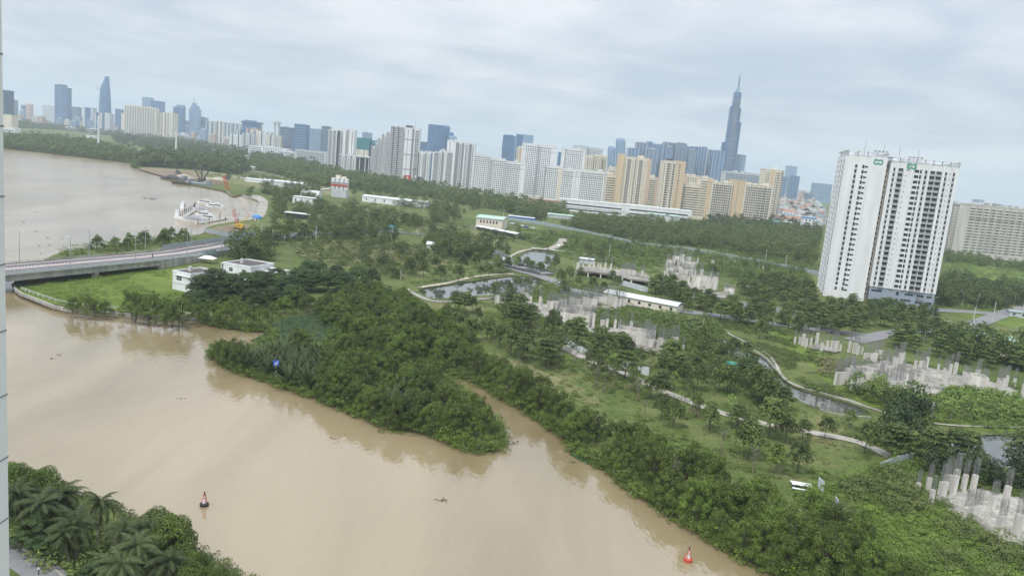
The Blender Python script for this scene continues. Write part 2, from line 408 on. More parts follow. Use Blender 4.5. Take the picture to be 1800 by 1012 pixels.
mb = MB(); cs = [w for w in wr]; xs = [p.x for p in cs]; ys = [p.y for p in cs]
mb.quad((min(xs) - 50, min(ys) - 50, 0), (max(xs) + 50, min(ys) - 50, 0), (max(xs) + 50, max(ys) + 50, 0), (min(xs) - 50, max(ys) + 50, 0))
tag(mb.build('river_water', MT['water']), kind='structure')
for w in wp:
    mb = MB(); cx0 = sum((p for p in w), Vector((0, 0))) / len(w)
    tri = tessellate_polygon([[Vector((p.x, p.y, 0)) for p in w]])
    mb.v = [(p.x + (p.x - cx0.x) * .004, p.y + (p.y - cx0.y) * .004, LZ - .35) for p in w]; mb.f = [tuple(t) for t in tri]
    tag(mb.build('pond_water', MT['pond']), kind='structure')
_layer = [0]
def sheet(name, pl, m, z=None, sm=1, kind='structure'):
    if z is None: _layer[0] += 1; z = LZ + .03 + .012 * _layer[0]
    w = smooth_ring([G(x, y, LZ).xy for x, y in pl], sm) if sm else [G(x, y, LZ).xy for x, y in pl]
    mb = MB(); mb.v = [(p.x, p.y, z) for p in w]; mb.f = [tuple(t) for t in tessellate_polygon([[Vector((p.x, p.y, 0)) for p in w]])]
    return tag(mb.build(name, m), kind=kind)
def smooth_line(p, k=2):
    for _ in range(k):
        o = [p[0]]
        for a, b in zip(p[:-1], p[1:]): o += [a * .75 + b * .25, a * .25 + b * .75]
        p = o + [p[-1]]
    return p
def strip(name, pl, width, m, z=None, th=0.0, sm=2, kind='structure', zbase=LZ):
    if z is None: _layer[0] += 1; z = LZ + .03 + .012 * _layer[0]
    w = smooth_line([G(x, y, zbase).xy for x, y in pl], sm)
    L, Rr = [], []
    for i, p in enumerate(w):
        d = (w[min(i + 1, len(w) - 1)] - w[max(i - 1, 0)]).normalized(); n = Vector((-d.y, d.x)) * width / 2
        L.append(p + n); Rr.append(p - n)
    mb = MB()
    for i in range(len(w) - 1):
        mb.quad((Rr[i].x, Rr[i].y, z), (Rr[i+1].x, Rr[i+1].y, z), (L[i+1].x, L[i+1].y, z), (L[i].x, L[i].y, z))
        if th:
            mb.quad((Rr[i].x, Rr[i].y, z - th), (Rr[i+1].x, Rr[i+1].y, z - th), (Rr[i+1].x, Rr[i+1].y, z), (Rr[i].x, Rr[i].y, z))
            mb.quad((L[i+1].x, L[i+1].y, z - th), (L[i].x, L[i].y, z - th), (L[i].x, L[i].y, z), (L[i+1].x, L[i+1].y, z))
    return tag(mb.build(name, m), kind=kind)
# land cover sheets
sheet('lawn', [(700, 520), (790, 590), (870, 630), (1020, 720), (1130, 770), (1300, 850), (1480, 880), (1600, 810), (1560, 790), (1420, 720), (1270, 640), (1120, 600), (960, 560), (800, 530)], MT['lawn'])
sheet('meadow', [(20, 512), (110, 540), (345, 557), (420, 520), (350, 470), (300, 462), (200, 470), (100, 480), (40, 492)], MT['lush'])
sheet('meadow', [(1330, 570), (1420, 640), (1480, 700), (1700, 760), (1900, 760), (1900, 690), (1700, 690), (1480, 640), (1400, 590)], MT['lush'])
sheet('meadow', [(1440, 850), (1560, 800), (1620, 830), (1660, 900), (1800, 960), (1900, 1000), (1900, 1100), (1700, 1080), (1560, 960), (1400, 900)], MT['lush'])
sheet('meadow', [(1690, 455), (1900, 470), (1900, 520), (1780, 500), (1680, 480)], MT['lush'])
sheet('meadow', [(1650, 545), (1700, 560), (1900, 600), (1900, 560), (1800, 540)], MT['lush'])
sheet('scrub_field', [(510, 430), (640, 418), (760, 440), (800, 455), (760, 480), (700, 490), (600, 470), (530, 455)], MT['dry'])
sheet('scrub_field', [(690, 398), (760, 390), (860, 398), (900, 418), (880, 430), (780, 425), (720, 415)], MT['dry'])
sheet('mown_ground', [(235, 294), (300, 296), (420, 312), (500, 326), (480, 330), (380, 318), (300, 312), (271, 306)], MT['dirt'])
sheet('mown_ground', [(30, 232), (120, 238), (230, 262), (300, 275), (340, 283), (300, 284), (200, 270), (110, 252), (40, 240)], MT['dry'])
sheet('mown_ground', [(330, 300), (460, 310), (560, 325), (640, 345), (560, 345), (440, 330), (350, 312)], MT['dry'])
sheet('bare_soil', [(870, 622), (900, 632), (960, 655), (1030, 685), (1060, 708), (1040, 712), (980, 694), (930, 668), (885, 645)], MT['dry'])
sheet('sand_lot', [(451, 361), (457, 353), (438, 345), (452, 342), (472, 352), (470, 368), (466, 380), (449, 388)], MT['path'])
sheet('sand_lot', [(1690, 594), (1760, 602), (1800, 610), (1800, 632), (1740, 625), (1700, 612)], MT['sand'])
sheet('earth_platform', [(360, 405), (400, 395), (440, 393), (436, 404), (400, 412), (362, 414)], MT['dirt'])
# ------------------------------------------------------------------ roads and paths
strip('park_path', [(960, 600), (1000, 617), (1035, 634), (1100, 657), (1150, 682), (1200, 702), (1270, 728), (1340, 745), (1400, 757), (1470, 768), (1520, 780), (1570, 806)], 3.6, MT['path'])
strip('pond_path', [(1230, 570), (1252, 578), (1264, 588), (1262, 598), (1255, 606)], 1.3, MT['path'])
strip('pond_path', [(1270, 578), (1285, 590), (1320, 606), (1350, 622), (1364, 640), (1372, 660), (1392, 677), (1430, 688), (1490, 702), (1540, 722), (1600, 738), (1660, 748), (1740, 751), (1850, 752)], 1.1, MT['path'])
strip('pond_path', [(715, 508), (735, 522), (765, 532), (810, 530), (870, 524), (925, 516), (955, 503), (975, 492)], 2.0, MT['path'])
strip('promenade', [(735, 506), (790, 498), (830, 487), (870, 483), (903, 482)], 2.5, MT['sand'])
strip('promenade', [(893, 470), (890, 458), (905, 445), (935, 437), (985, 440), (1050, 450), (1130, 462)], 2.2, MT['sand'])
strip('road', [(870, 462), (905, 474), (960, 488), (1010, 512), (1100, 535), (1200, 548), (1300, 560), (1400, 575), (1520, 590)], 9, MT['road'])
strip('road', [(960, 440), (985, 432), (990, 420)], 7, MT['path'])
strip('road', [(1500, 600), (1600, 580), (1680, 585), (1740, 560), (1800, 540), (1900, 530)], 9, MT['road'])
strip('road', [(1630, 545), (1700, 548), (1800, 556), (1900, 575)], 10, MT['road'])
strip('road', [(1060, 395), (1200, 412), (1420, 455)], 8, MT['road'])
strip('road', [(820, 398), (900, 412), (940, 425)], 6, MT['road'])
strip('road', [(440, 424), (520, 412), (620, 408), (720, 408), (860, 436), (900, 470)], 14, MT['asphalt'])
strip('road', [(350, 300), (420, 312), (500, 330), (600, 342)], 8, MT['path'])
strip('road', [(380, 290), (440, 300), (500, 312)], 6, MT['path'])
strip('garden_path', [(-40, 940), (30, 975), (75, 1005), (120, 1050)], 4.4, MT['road'], z=LZ + .06)
strip('kerb', [(-40, 925), (38, 962), (90, 995), (140, 1040)], 0.35, MT['path'], z=LZ + .2, th=.2)
# ------------------------------------------------------------------ vegetation templates
def leaf_quads(C, Nn, size, rng, aspect=1.0, tilt=.45):
    """one small quad per row of C, facing roughly Nn"""
    n = len(C)
    Nn = Nn + rng.normal(0, tilt, (n, 3)); Nn /= np.linalg.norm(Nn, axis=1, keepdims=True) + 1e-9
    A = rng.normal(0, 1, (n, 3)); U = np.cross(Nn, A); U /= np.linalg.norm(U, axis=1, keepdims=True) + 1e-9
    W = np.cross(Nn, U)
    s = size * rng.uniform(.6, 1.35, (n, 1))
    U = U * s * .5; W = W * s * .5 * aspect
    V = np.empty((n, 4, 3)); V[:, 0] = C - U; V[:, 1] = C - W * .8; V[:, 2] = C + U; V[:, 3] = C + W
    return V.reshape(-1, 3)
def faces_for(n): return np.arange(n * 4, dtype=np.int32).reshape(-1, 4)
def lobes_crown(lobes, per, size, rng, up=0.25, squash=1.0, tilt=.32):
    """lobes: list of (x,y,z,r). returns V,tint"""
    Vs, Ts = [], []
    for (x, y, z, r) in lobes:
        n = max(6, int(per * r * r))
        d = rng.normal(0, 1, (n, 3)); d[:, 2] = np.abs(d[:, 2]) * 1.0 - .28
        d /= np.linalg.norm(d, axis=1, keepdims=True)
        rr = r * rng.uniform(.84, 1.06, (n, 1))
        C = np.array([x, y, z]) + d * rr * np.array([1, 1, squash])
        Nn = d.copy(); Nn[:, 2] += up
        Vs.append(leaf_quads(C, Nn, size, rng, tilt=tilt))
        Ts.append(np.clip(rng.normal(.5, .2, n) + rng.uniform(-.32, .32), 0, 1))
    V = np.concatenate(Vs); T = np.concatenate(Ts)
    return V, T
def dome_lobes(rng, n, R0, zb, zt, r0, r1):
    L = []
    for i in range(n):
        a = i * 2.39996 + rng.uniform(-.4, .4); q = math.sqrt((i + .5) / n)
        rad = R0 * q; z = zt - (zt - zb) * (q ** 2.1) + rng.uniform(-.6, .6)
        L.append((rad * math.cos(a), rad * math.sin(a), z, rng.uniform(r0, r1)))
    return L
def crown_mesh(name, V, T, m): return np_mesh(name, V, faces_for(len(T)), m, T)
def trunk_mesh(name, H, r, spread, nl, rng, m, multi=1, lean=0.0, top=.75):
    mb = MB()
    for k in range(multi):
        a0 = rng.uniform(0, 6.28); off = (0 if multi == 1 else r * 3)
        p = [Vector((off * math.cos(a0), off * math.sin(a0), -0.8))]
        dx = rng.uniform(-1, 1) * lean; dy = rng.uniform(-1, 1) * lean
        for i in range(1, 5): p.append(Vector((p[0].x + dx * i / 4 * H + rng.uniform(-.1, .1), p[0].y + dy * i / 4 * H + rng.uniform(-.1, .1), H * top * i / 4)))
        mb.path(p, [r * (1 - .16 * i) for i in range(5)], 6)
        for j in range(nl):
            a = rng.uniform(0, 6.28); t = rng.uniform(.35, 1.0); b = p[1] * (1 - t) + p[4] * t
            e = b + Vector((math.cos(a) * spread * rng.uniform(.5, .9), math.sin(a) * spread * rng.uniform(.5, .9), H * (1 - t * top) * rng.uniform(.3, .75)))
            mid = (b + e) / 2 + Vector((0, 0, -.3)); mb.path([b, mid, e], [r * .45, r * .3, r * .12], 5)
    me = bpy.data.meshes.new(name); me.from_pydata(mb.v, [], mb.f); me.materials.append(m); return me
TPL = {}
def add_tpl(kind, crown, trunk, names=('crown', 'trunk'), extra=None):
    TPL.setdefault(kind, []).append((crown, trunk, names, extra))
rg = np.random.default_rng(11)
for i in range(6):      # mangrove: dense lobed dome to the water, 8 m
    L = dome_lobes(rg, 26, 3.9, .9, 6.9, .7, 1.35) + [(rg.uniform(-2.2, 2.2), rg.uniform(-2.2, 2.2), rg.uniform(5.6, 7.9), rg.uniform(.5, .9)) for _ in range(6)]
    V, T = lobes_crown(L, 210, .23, rg, .05, tilt=.27)
    add_tpl('mangrove', crown_mesh('crown', V, T, MT['leaf_mangrove']), trunk_mesh('trunk', 8, .16, 3, 4, rg, MT['bark'], 3, .1))
for i in range(3):      # same, finer leaves for the near bank
    L = dome_lobes(rg, 30, 3.4, 1.5, 6.8, .9, 1.5)
    V, T = lobes_crown(L, 210, .25, rg, .3)
    add_tpl('near', crown_mesh('crown', V, T, MT['leaf_mangrove']), trunk_mesh('trunk', 8, .16, 3, 4, rg, MT['bark'], 2, .1))
for i in range(2):      # dark glossy clumpy tree, near bank
    L = dome_lobes(rg, 34, 3.4, 1.8, 5.6, .6, 1.1)
    V, T = lobes_crown(L, 190, .34, rg, .8, .5)
    add_tpl('neardark', crown_mesh('crown', V, T, MT['leaf_dark']), trunk_mesh('trunk', 6.5, .16, 3, 4, rg, MT['bark'], 2, .1))
for i in range(5):      # round park tree on a visible trunk, 8 m
    L = dome_lobes(rg, 20, 2.3, 3.2, 7.0, .7, 1.25)
    V, T = lobes_crown(L, 70, .42, rg, .3)
    add_tpl('round', crown_mesh('crown', V, T, MT['leaf_park']), trunk_mesh('trunk', 8, .15, 2.2, 7, rg, MT['bark'], 1, .04))
for i in range(4):      # layered spreading tree, 9 m
    L = []
    for z, q in ((3.4, 3.9), (4.8, 3.6), (6.1, 2.9), (7.3, 2.1), (8.3, 1.2)):
        m = int(4 + q * 2.3)
        for k in range(m):
            a = k * 6.283 / m + rg.uniform(-.3, .3); rr = q * rg.uniform(.35, .95)
            L.append((rr * math.cos(a), rr * math.sin(a), z + rg.uniform(-.35, .35), rg.uniform(.8, 1.3)))
    V, T = lobes_crown(L, 34, .5, rg, 1.2, .35)
    add_tpl('layered', crown_mesh('crown', V, T, MT['leaf_layer']), trunk_mesh('trunk', 9, .2, 3, 8, rg, MT['bark'], 1, .02))
for i in range(3):      # broad dark rain tree, 10 m
    L = dome_lobes(rg, 60, 5.4, 1.6, 8.8, 1.0, 1.7)
    V, T = lobes_crown(L, 62, .38, rg, .6, .55)
    add_tpl('broad', crown_mesh('crown', V, T, MT['leaf_dark']), trunk_mesh('trunk', 9, .3, 4.6, 9, rg, MT['bark'], 1, .03))
def stakes(h, m, rng):
    mb = MB()
    for k in range(4):
        a = k * 1.57 + .4; mb.bar((1.25 * math.cos(a), 1.25 * math.sin(a), 0), (.12 * math.cos(a), .12 * math.sin(a), h), .045)
    me = bpy.data.meshes.new('support_stakes'); me.from_pydata(mb.v, [], mb.f); me.materials.append(m); return me
for i in range(5):      # young staked tree, thin see-through crown, 7 m
    L = [(rg.uniform(-1.3, 1.3), rg.uniform(-1.3, 1.3), rg.uniform(3.0, 6.8), rg.uniform(.45, .85)) for _ in range(13)]
    V, T = lobes_crown(L, 62, .34, rg, .3)
    add_tpl('staked', crown_mesh('crown', V, T, MT['leaf_park'] if i < 4 else MT['leaf_light']), trunk_mesh('trunk', 7, .12, 1.4, 6, rg, MT['palebark'], 1, .05), extra=stakes(2.3, MT['wood'], rg))
for i in range(2):      # nearly bare tree
    L = [(rg.uniform(-1.5, 1.5), rg.uniform(-1.5, 1.5), rg.uniform(3.4, 6.6), rg.uniform(.4, .7)) for _ in range(9)]
    V, T = lobes_crown(L, 26, .3, rg, .3)
    add_tpl('bare', crown_mesh('crown', V, T, MT['leaf_park']), trunk_mesh('trunk', 7, .11, 2.2, 16, rg, MT['palebark'], 1, .08), extra=stakes(2.3, MT['wood'], rg))
for i in range(2):      # light green small tree
    L = dome_lobes(rg, 10, 1.3, 2.2, 4.4, .5, .9)
    V, T = lobes_crown(L, 90, .34, rg, .4)
    add_tpl('light', crown_mesh('crown', V, T, MT['leaf_light']), trunk_mesh('trunk', 5, .1, 1.2, 5, rg, MT['palebark'], 1, .04))
def frond_quads(base, az, elev, length, droop, nleaf, llen, rng, wid=.075):
    """arching rachis with leaflets both sides"""
    Vs = []; p = np.array(base, float); e = elev; seg = length / nleaf
    for k in range(nleaf):
        d = np.array([math.cos(az) * math.cos(e), math.sin(az) * math.cos(e), math.sin(e)])
        q = p + d * seg; side = np.array([-math.sin(az), math.cos(az), 0.0])
        Vs.append([p - side * .04, p + side * .04, q + side * .03, q - side * .03])
        t = (k + 1) / nleaf; L = llen * math.sin(math.pi * min(1, .16 + t * .8)) * rng.uniform(.8, 1.1)
        for s in (-1, 1):
            ld = side * s * .8 + d * .55 + np.array([0, 0, -.34 - rng.uniform(0, .35)]); ld /= np.linalg.norm(ld)
            w = d * wid * 1.5
            Vs.append([p - w, p + w, p + ld * L + w * .25, p + ld * L - w * .25])
        p = q; e -= droop / nleaf
    return Vs
def palm_mesh(nf, z0, length, elev, droop, llen, rng, nleaf=22, wid=.075):
    Vs = []
    for k in range(nf):
        az = k * 2.39996 + rng.uniform(-.25, .25); t = k / nf
        Vs += frond_quads((0, 0, z0), az, elev[0] + (elev[1] - elev[0]) * t + rng.uniform(-.12, .12), length * rng.uniform(.85, 1.1), droop * rng.uniform(.8, 1.25), nleaf, llen, rng, wid)
    V = np.array(Vs).reshape(-1, 3); n = len(Vs); T = np.clip(rng.normal(.5, .25, n), 0, 1)
    return np_mesh('fronds', V, faces_for(n), MT['leaf_palm'], T)
def dead_fronds(z0, rng):
    Vs = []
    for k in range(4): Vs += frond_quads((0, 0, z0 - .1), rng.uniform(0, 6.28), rng.uniform(-.7, -.2), 3.4, 1.1, 22, .6, rng, .04)
    V = np.array(Vs).reshape(-1, 3); n = len(Vs)
    return np_mesh('dead_fronds', V, faces_for(n), MT['leaf_dead'], rng.uniform(0, 1, n))
for i in range(4):
    mb = MB(); H = 6.0; pth = [Vector((.5 * math.sin(k / 4 * 1.3 + i), .3 * math.cos(k / 4 + i), H * k / 4)) for k in range(5)]; off = pth[-1].copy()
    pth = [p - Vector((off.x, off.y, 0)) for p in pth]; pth[0].z = -.8
    mb.path(pth, [.24, .18, .16, .15, .15], 7)
    me = bpy.data.meshes.new('trunk'); me.from_pydata(mb.v, [], mb.f); me.materials.append(MT['palebark'])
    add_tpl('coconut', palm_mesh(25, H, 4.4, (1.4, -.6), 1.9, .95, rg, 34, .045), me, ('fronds', 'trunk'), dead_fronds(H, rg))
for i in range(4):
    mb = MB().bar((0, 0, -.6), (0, 0, .6), .4, .25, 7)
    me = bpy.data.meshes.new('stem_base'); me.from_pydata(mb.v, [], mb.f); me.materials.append(MT['bark'])
    add_tpl('nipa', palm_mesh(16, .3, 6.0, (1.5, .8), .8, .8, rg, 30, .055), me, ('fronds', 'stem_base'))
for i in range(2):
    L = [(rg.uniform(-.25, .25), rg.uniform(-.25, .25), z, .55) for z in np.linspace(.8, 7.2, 13)]
    V, T = lobes_crown(L, 90, .3, rg, .2)
    add_tpl('column', crown_mesh('crown', V, T, MT['leaf_park']), trunk_mesh('trunk', 7, .1, .2, 2, rg, MT['bark']))
KINDNAME = dict(mangrove='mangrove_tree', near='waterside_tree', neardark='broadleaf_tree', round='park_tree', layered='layered_tree', broad='rain_tree',
                staked='young_tree', bare='bare_tree', light='small_tree', coconut='coconut_palm', nipa='nipa_palm', column='columnar_tree')
CAT = dict(mangrove='mangrove', near='tree', neardark='tree', coconut='palm', nipa='palm')
ntree = 0
def T(kind, px, py, s, label, group=None, z=LZ, xy=None):
    """one tree: an Empty with its crown and trunk"""
    global ntree
    ntree += 1
    cr_, tr_, nm, ex = random.choice(TPL[kind])
    p = G(px, py, z) if xy is None else Vector((xy[0], xy[1], z))
    e = empty(KINDNAME[kind], (p.x, p.y, p.z - .05), random.uniform(0, 6.28), label, CAT.get(kind, 'tree'), group)
    e.scale = (s * random.uniform(.92, 1.08), s * random.uniform(.92, 1.08), s * random.uniform(.92, 1.1))
    if kind == 'coconut': e.rotation_euler = (random.uniform(-.16, .16), random.uniform(-.16, .16), e.rotation_euler[2]); e.scale = [q * random.uniform(.85, 1.15) for q in e.scale]
    c = link(nm[0], cr_, e); t = link(nm[1], tr_, e)
    if ex: link(ex.name.split('.')[0], ex, e)
    return e
# scattered masses (numpy merged) -------------------------------------------------
def blob_tpl(rng, n_l, per, size, squash=1.0, R0=1.0, H=1.0):
    L = dome_lobes(rng, n_l, .40 * R0, .26 * H, .82 * H, .20, .33)
    return lobes_crown(L, per, size, rng, .4, squash)
FT0 = [blob_tpl(rg, 6, 190, .2, 1, 1.3) for _ in range(8)]         # hazy distance
FT = [blob_tpl(rg, 8, 480, .13) for _ in range(8)]          # far trees, unit size
FT2 = [blob_tpl(rg, 12, 900, .085) for _ in range(8)]         # mid trees
WT2 = [blob_tpl(rg, 7, 600, .09, .75, 1.5) for _ in range(8)]    # fine-leaved shrubs near the camera
WT = [blob_tpl(rg, 6, 230, .17, .7, 1.5) for _ in range(6)]        # weeds
def scatter(name, P, S, tpls, m, rng, flat=1.0, label=None, kind='stuff', zb=None):
    Vs, Ts = [], []
    for i, (x, y) in enumerate(P):
        V, Tn = tpls[rng.integers(len(tpls))]; a = rng.uniform(0, 6.28); c, s_ = math.cos(a), math.sin(a); s = S[i]
        W = np.empty_like(V); W[:, 0] = (V[:, 0] * c - V[:, 1] * s_) * s + x; W[:, 1] = (V[:, 0] * s_ + V[:, 1] * c) * s + y
        W[:, 2] = V[:, 2] * s * flat * rng.uniform(.85, 1.15) + (LZ - .1 if zb is None else zb)
        Vs.append(W); Ts.append(np.clip(Tn * .55 + rng.uniform(-.08, .52), 0, 1))
    V = np.concatenate(Vs); T_ = np.concatenate(Ts)
    o = link(name, np_mesh(name, V, faces_for(len(T_)), m, T_)); o['kind'] = kind
    if label: o['label'] = label
    return o
def poly_world(pl, z=LZ): return [tuple(G(x, y, z).xy) for x, y in pl]
EXCL = []   # world polygons kept clear
def sample(pl, spacing, rng, world=False, excl=True, keepp=1.0):
    W = pl if world else poly_world(pl)
    xs = [p[0] for p in W]; ys = [p[1] for p in W]; out = []
    nx = int((max(xs) - min(xs)) / spacing) + 1; ny = int((max(ys) - min(ys)) / (spacing * .866)) + 1
    for j in range(ny):
        for i in range(nx):
            x = min(xs) + (i + (j % 2) * .5 + rng.uniform(-.38, .38)) * spacing; y = min(ys) + (j + rng.uniform(-.38, .38)) * spacing * .866
            if rng.uniform() > keepp: continue
            if not pip(W, x, y): continue
            if pip(wr, x, y) or any(pip(w, x, y) for w in wp): continue
            if excl and any(pip(e, x, y) for e in EXCL): continue
            out.append((x, y))
    return out
def road_excl(pl, width):
    w = [G(x, y, LZ).xy for x, y in pl]; w = smooth_line(w, 1); L, Rr = [], []
    for i, p in enumerate(w):
        d = (w[min(i + 1, len(w) - 1)] - w[max(i - 1, 0)]).normalized(); n = Vector((-d.y, d.x)) * width / 2
        L.append(tuple(p + n)); Rr.append(tuple(p - n))
    EXCL.append(L + Rr[::-1])
# ------------------------------------------------------------------ buildings
def ordw(n):
    o = ['first', 'second', 'third', 'fourth', 'fifth', 'sixth', 'seventh', 'eighth', 'ninth', 'tenth', 'eleventh', 'twelfth', 'thirteenth', 'fourteenth', 'fifteenth', 'sixteenth', 'seventeenth', 'eighteenth', 'nineteenth']
    tn = ['', '', 'twenty', 'thirty', 'forty', 'fifty', 'sixty', 'seventy', 'eighty', 'ninety']; to = ['', '', 'twentieth', 'thirtieth', 'fortieth', 'fiftieth', 'sixtieth', 'seventieth', 'eightieth', 'ninetieth']
    if n <= 19: return o[n - 1]
    return to[n // 10] if n % 10 == 0 else tn[n // 10] + ' ' + o[n % 10 - 1]
def setup(pxL, pxR, Y, yaw):
    a = at_h(pxL, Y); k = at_h(pxR, 100); k = k.x / k.y; yw = R(yaw)
    W = (k * a.y - a.x) / (math.cos(yw) + k * math.sin(yw))
    return a, W, yw
_wm = {}
def win_mesh(w, h, m):
    k = (round(w, 2), round(h, 2), m.name)
    if k not in _wm:
        mb = MB().box(-w/2, w/2, -.12, .05, 0, h)
        me = bpy.data.meshes.new('window'); me.from_pydata(mb.v, [], mb.f); me.materials.append(m); _wm[k] = me
    return _wm[k]
def windows(root, W, D, specs, floors, fh, z0, m, cap=100):
    """specs: (face, centre in metres, width, height, first, last)"""
    cnt = 0; rest = MB()
    for fl in range(floors - 1, -1, -1):
        for (face, c, w, h, f0, f1) in specs:
            if fl < f0 or (f1 is not None and fl > f1): continue
            z = z0 + fl * fh + (fh - h) * .5
            if cnt < cap:
                o = link('window', win_mesh(w, h, m), root)
                if face == 'f': o.location = (c, 0, z)
                elif face == 'r': o.location = (W, c, z); o.rotation_euler = (0, 0, math.pi / 2)
                else: o.location = (0, c, z); o.rotation_euler = (0, 0, -math.pi / 2)
            else:
                if face == 'f': rest.box(c - w/2, c + w/2, -.12, .05, z, z + h)
                elif face == 'r': rest.box(W - .05, W + .12, c - w/2, c + w/2, z, z + h)
                else: rest.box(-.12, .05, c - w/2, c + w/2, z, z + h)
            cnt += 1
    if rest.v: rest.build('windows', m, root)['kind'] = 'stuff'
def tower(label, pxL, pxR, top, Y, yaw=0, dep=24, wall='white', fh=3.3, cols=(), rcols=(), lcols=(), strips=(), bands=(), wm='glass', cap=100, name='apartment_tower',
          cat='building', group=None, plant=2, topgap=2.5, parapet=True, zb=6.0, capmat=None, sidewall=None, z0=0.0):
    a, W, yw = setup(pxL, pxR, Y, yaw); H = ztop(a.x, a.y, top)
    e = empty(name, (a.x, a.y, LZ - .5), -yw, label, cat, group); H -= LZ - .5
    MB().box(0, W, 0, dep, z0, H).build('wall', MT[wall], e)
    fl = max(1, int((H - topgap - zb) / fh)); fh = (H - topgap - zb) / fl
    sp = [('f', c * W, w, h, 0, None) for c, w, h in cols] + [('r', c * dep, w, h, 0, None) for c, w, h in rcols] + [('l', c * dep, w, h, 0, None) for c, w, h in lcols]
    if sp: windows(e, W, dep, sp, fl, fh, zb, MT[wm], cap)
    for (u0, u1, m, proud) in strips: MB().box(u0 * W, u1 * W, -proud, .1, z0, H + (.8 if proud > .5 else -.4)).build('facade_strip', MT[m], e)
    if sidewall: MB().box(-.25, .15, .2, dep - .2, z0, H - .3).build('side_wall', MT[sidewall], e); MB().box(W - .15, W + .25, .2, dep - .2, z0, H - .3).build('side_wall', MT[sidewall], e)
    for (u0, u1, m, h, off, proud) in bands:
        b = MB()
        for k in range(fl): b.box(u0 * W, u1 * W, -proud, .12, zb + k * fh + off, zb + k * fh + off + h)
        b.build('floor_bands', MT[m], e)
    if parapet:
        b = MB(); t = .4
        b.box(-.3, W + .3, -.3, t, H, H + 1.2); b.box(-.3, W + .3, dep - t, dep + .3, H, H + 1.2); b.box(-.3, t, t, dep - t, H, H + 1.2); b.box(W - t, W + .3, t, dep - t, H, H + 1.2)
        b.build('parapet', MT[capmat or wall], e)
    rr = random.Random(int(pxL * 7 + top))
    for k in range(plant):
        w = W * rr.uniform(.12, .22); x = W * (.12 + .76 * (k + rr.uniform(.1, .9)) / max(1, plant)) - w / 2; x = min(max(x, .6), W - w - .6)
        MB().box(x, x + w, dep * .3, dep * .7, H, H + rr.uniform(2.5, 4.5)).build('roof_plant', MT['palegrey' if wall != 'cream' else 'cream'], e)
    return e, W, H
def per(n, w, h, a=.06, b=.94): return [(a + (b - a) * (i + .5) / n, w, h) for i in range(n)]
def loft_tower(label, levels, Y, dr, m, name='office_tower', n=20, cat='building'):
    a = at_h((levels[-1][0] + levels[-1][1]) / 2, Y); e = empty(name, (a.x, a.y, LZ - .5), 0, label, cat); rings = []
    for pl, pr, py in levels:
        z = ztop(a.x, a.y, py) if py is not None else 0.0
        # pixel width -> metres at this depth, centre offset relative to the base line corrected for lean
        cxp = proj((a.x, a.y, z))[0]; w = (pr - pl) / F * Y; off = ((pl + pr) / 2 - cxp) / F * Y if py is not None else 0
        rings.append([(off + w/2 * math.cos(t) * (1 if abs(math.cos(t)) > 2 else 1), w/2 * dr * math.sin(t), max(0, z - LZ + .5)) for t in [2 * math.pi * i / n for i in range(n)]])
    MB().loft(rings).build('curtain_wall', MT[m], e)
    return e, rings
# --- far city on the left ---
tower('grey striped tower cut by the left edge of the picture', -14, 7, 157, 2000, wall='slatetower', bands=[(0, 1, 'palegrey', 1.2, 0, .4)], cap=0, dep=40, plant=0, fh=4, name='office_tower')
def box_tower(label, l, r, t, Y, wall, name='office_tower', band=None, dep=34, plant=1, yaw=0, strips=(), fh=8, group=None):
    b = [(0.03, .97, band, 1.4, 0, .35)] if band else []
    return tower(label, l, r, t, Y, yaw, dep, wall, fh=fh, strips=strips, bands=b, plant=plant, name=name, cap=0, group=group)
e, W, H = tower('beige block with a planted roof at the left edge', -2, 20, 201, 1750, wall='cream', cols=[(.5, .9, 3)], plant=0, dep=24, fh=8, cap=10, name='office_block')
MB().box(1, W - 1, 2, 20, H + 1.2, H + 3).build('roof_garden', MT['green'], e)
e, W, H = tower('white framed low block on the far river bank', 1, 26, 224, 1700, wall='white', cols=per(4, 4.5, 3.2), plant=0, dep=20, fh=4.6, wm='slatetower', name='office_block')
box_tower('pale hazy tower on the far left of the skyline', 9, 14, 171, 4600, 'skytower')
box_tower('small blue grey tower second from the left edge', 14, 25, 175, 4300, 'slatetower')
box_tower('low mauve tower beside the round-topped pink one', 37, 47, 185, 4200, 'slatetower')
loft_tower('round-topped pinkish tower on the left skyline', [(46, 58, None), (46, 58, 200), (46, 58, 184), (48, 56, 181.5)], 4200, .7, 'pink')
box_tower('hazy wide white complex left of the tall dark slab tower', 75, 98, 185, 4400, 'palegrey', plant=3)
e, W, H = tower('tall dark blue curved slab tower on the left skyline', 96, 111, 149, 3600, wall='bluetower', dep=34, plant=0, bands=[(.05, .95, 'band', 1.2, 0, .3)], fh=9, cap=0, name='office_tower')
a, W2, _ = setup(111, 118.5, 3600, 0)
MB().box(W, W + W2, 0, 34, 0, ztop(a.x, a.y, 154)).build('east_wing', MT['bluetower'], e)
MB().box(W * .32, W, 4, 28, H, H + 5).build('roof_crown', MT['skytower'], e)
box_tower('small slate tower right of the tall curved slab', 125, 137, 188, 4000, 'slatetower', 'office_tower', 'band')
box_tower('white tower with a blue glass centre left of the tapering tower', 146, 163, 189, 3350, 'palegrey', strips=[(.22, .78, 'bluetower', .6)])
loft_tower('tapering petal-shaped glass tower with a helipad near its top', [(174, 195, None), (174, 195.5, 210), (174.6, 194.8, 195), (175.3, 194.2, 177), (176.4, 193.3, 158.5), (178.6, 192.6, 151), (181.3, 192.2, 146), (183.5, 191.8, 139), (185.4, 191.6, 134.5)], 3650, .75, 'bluetower')
pet = [o for o in COL.objects if o.get('label', '').startswith('tapering petal')][0]
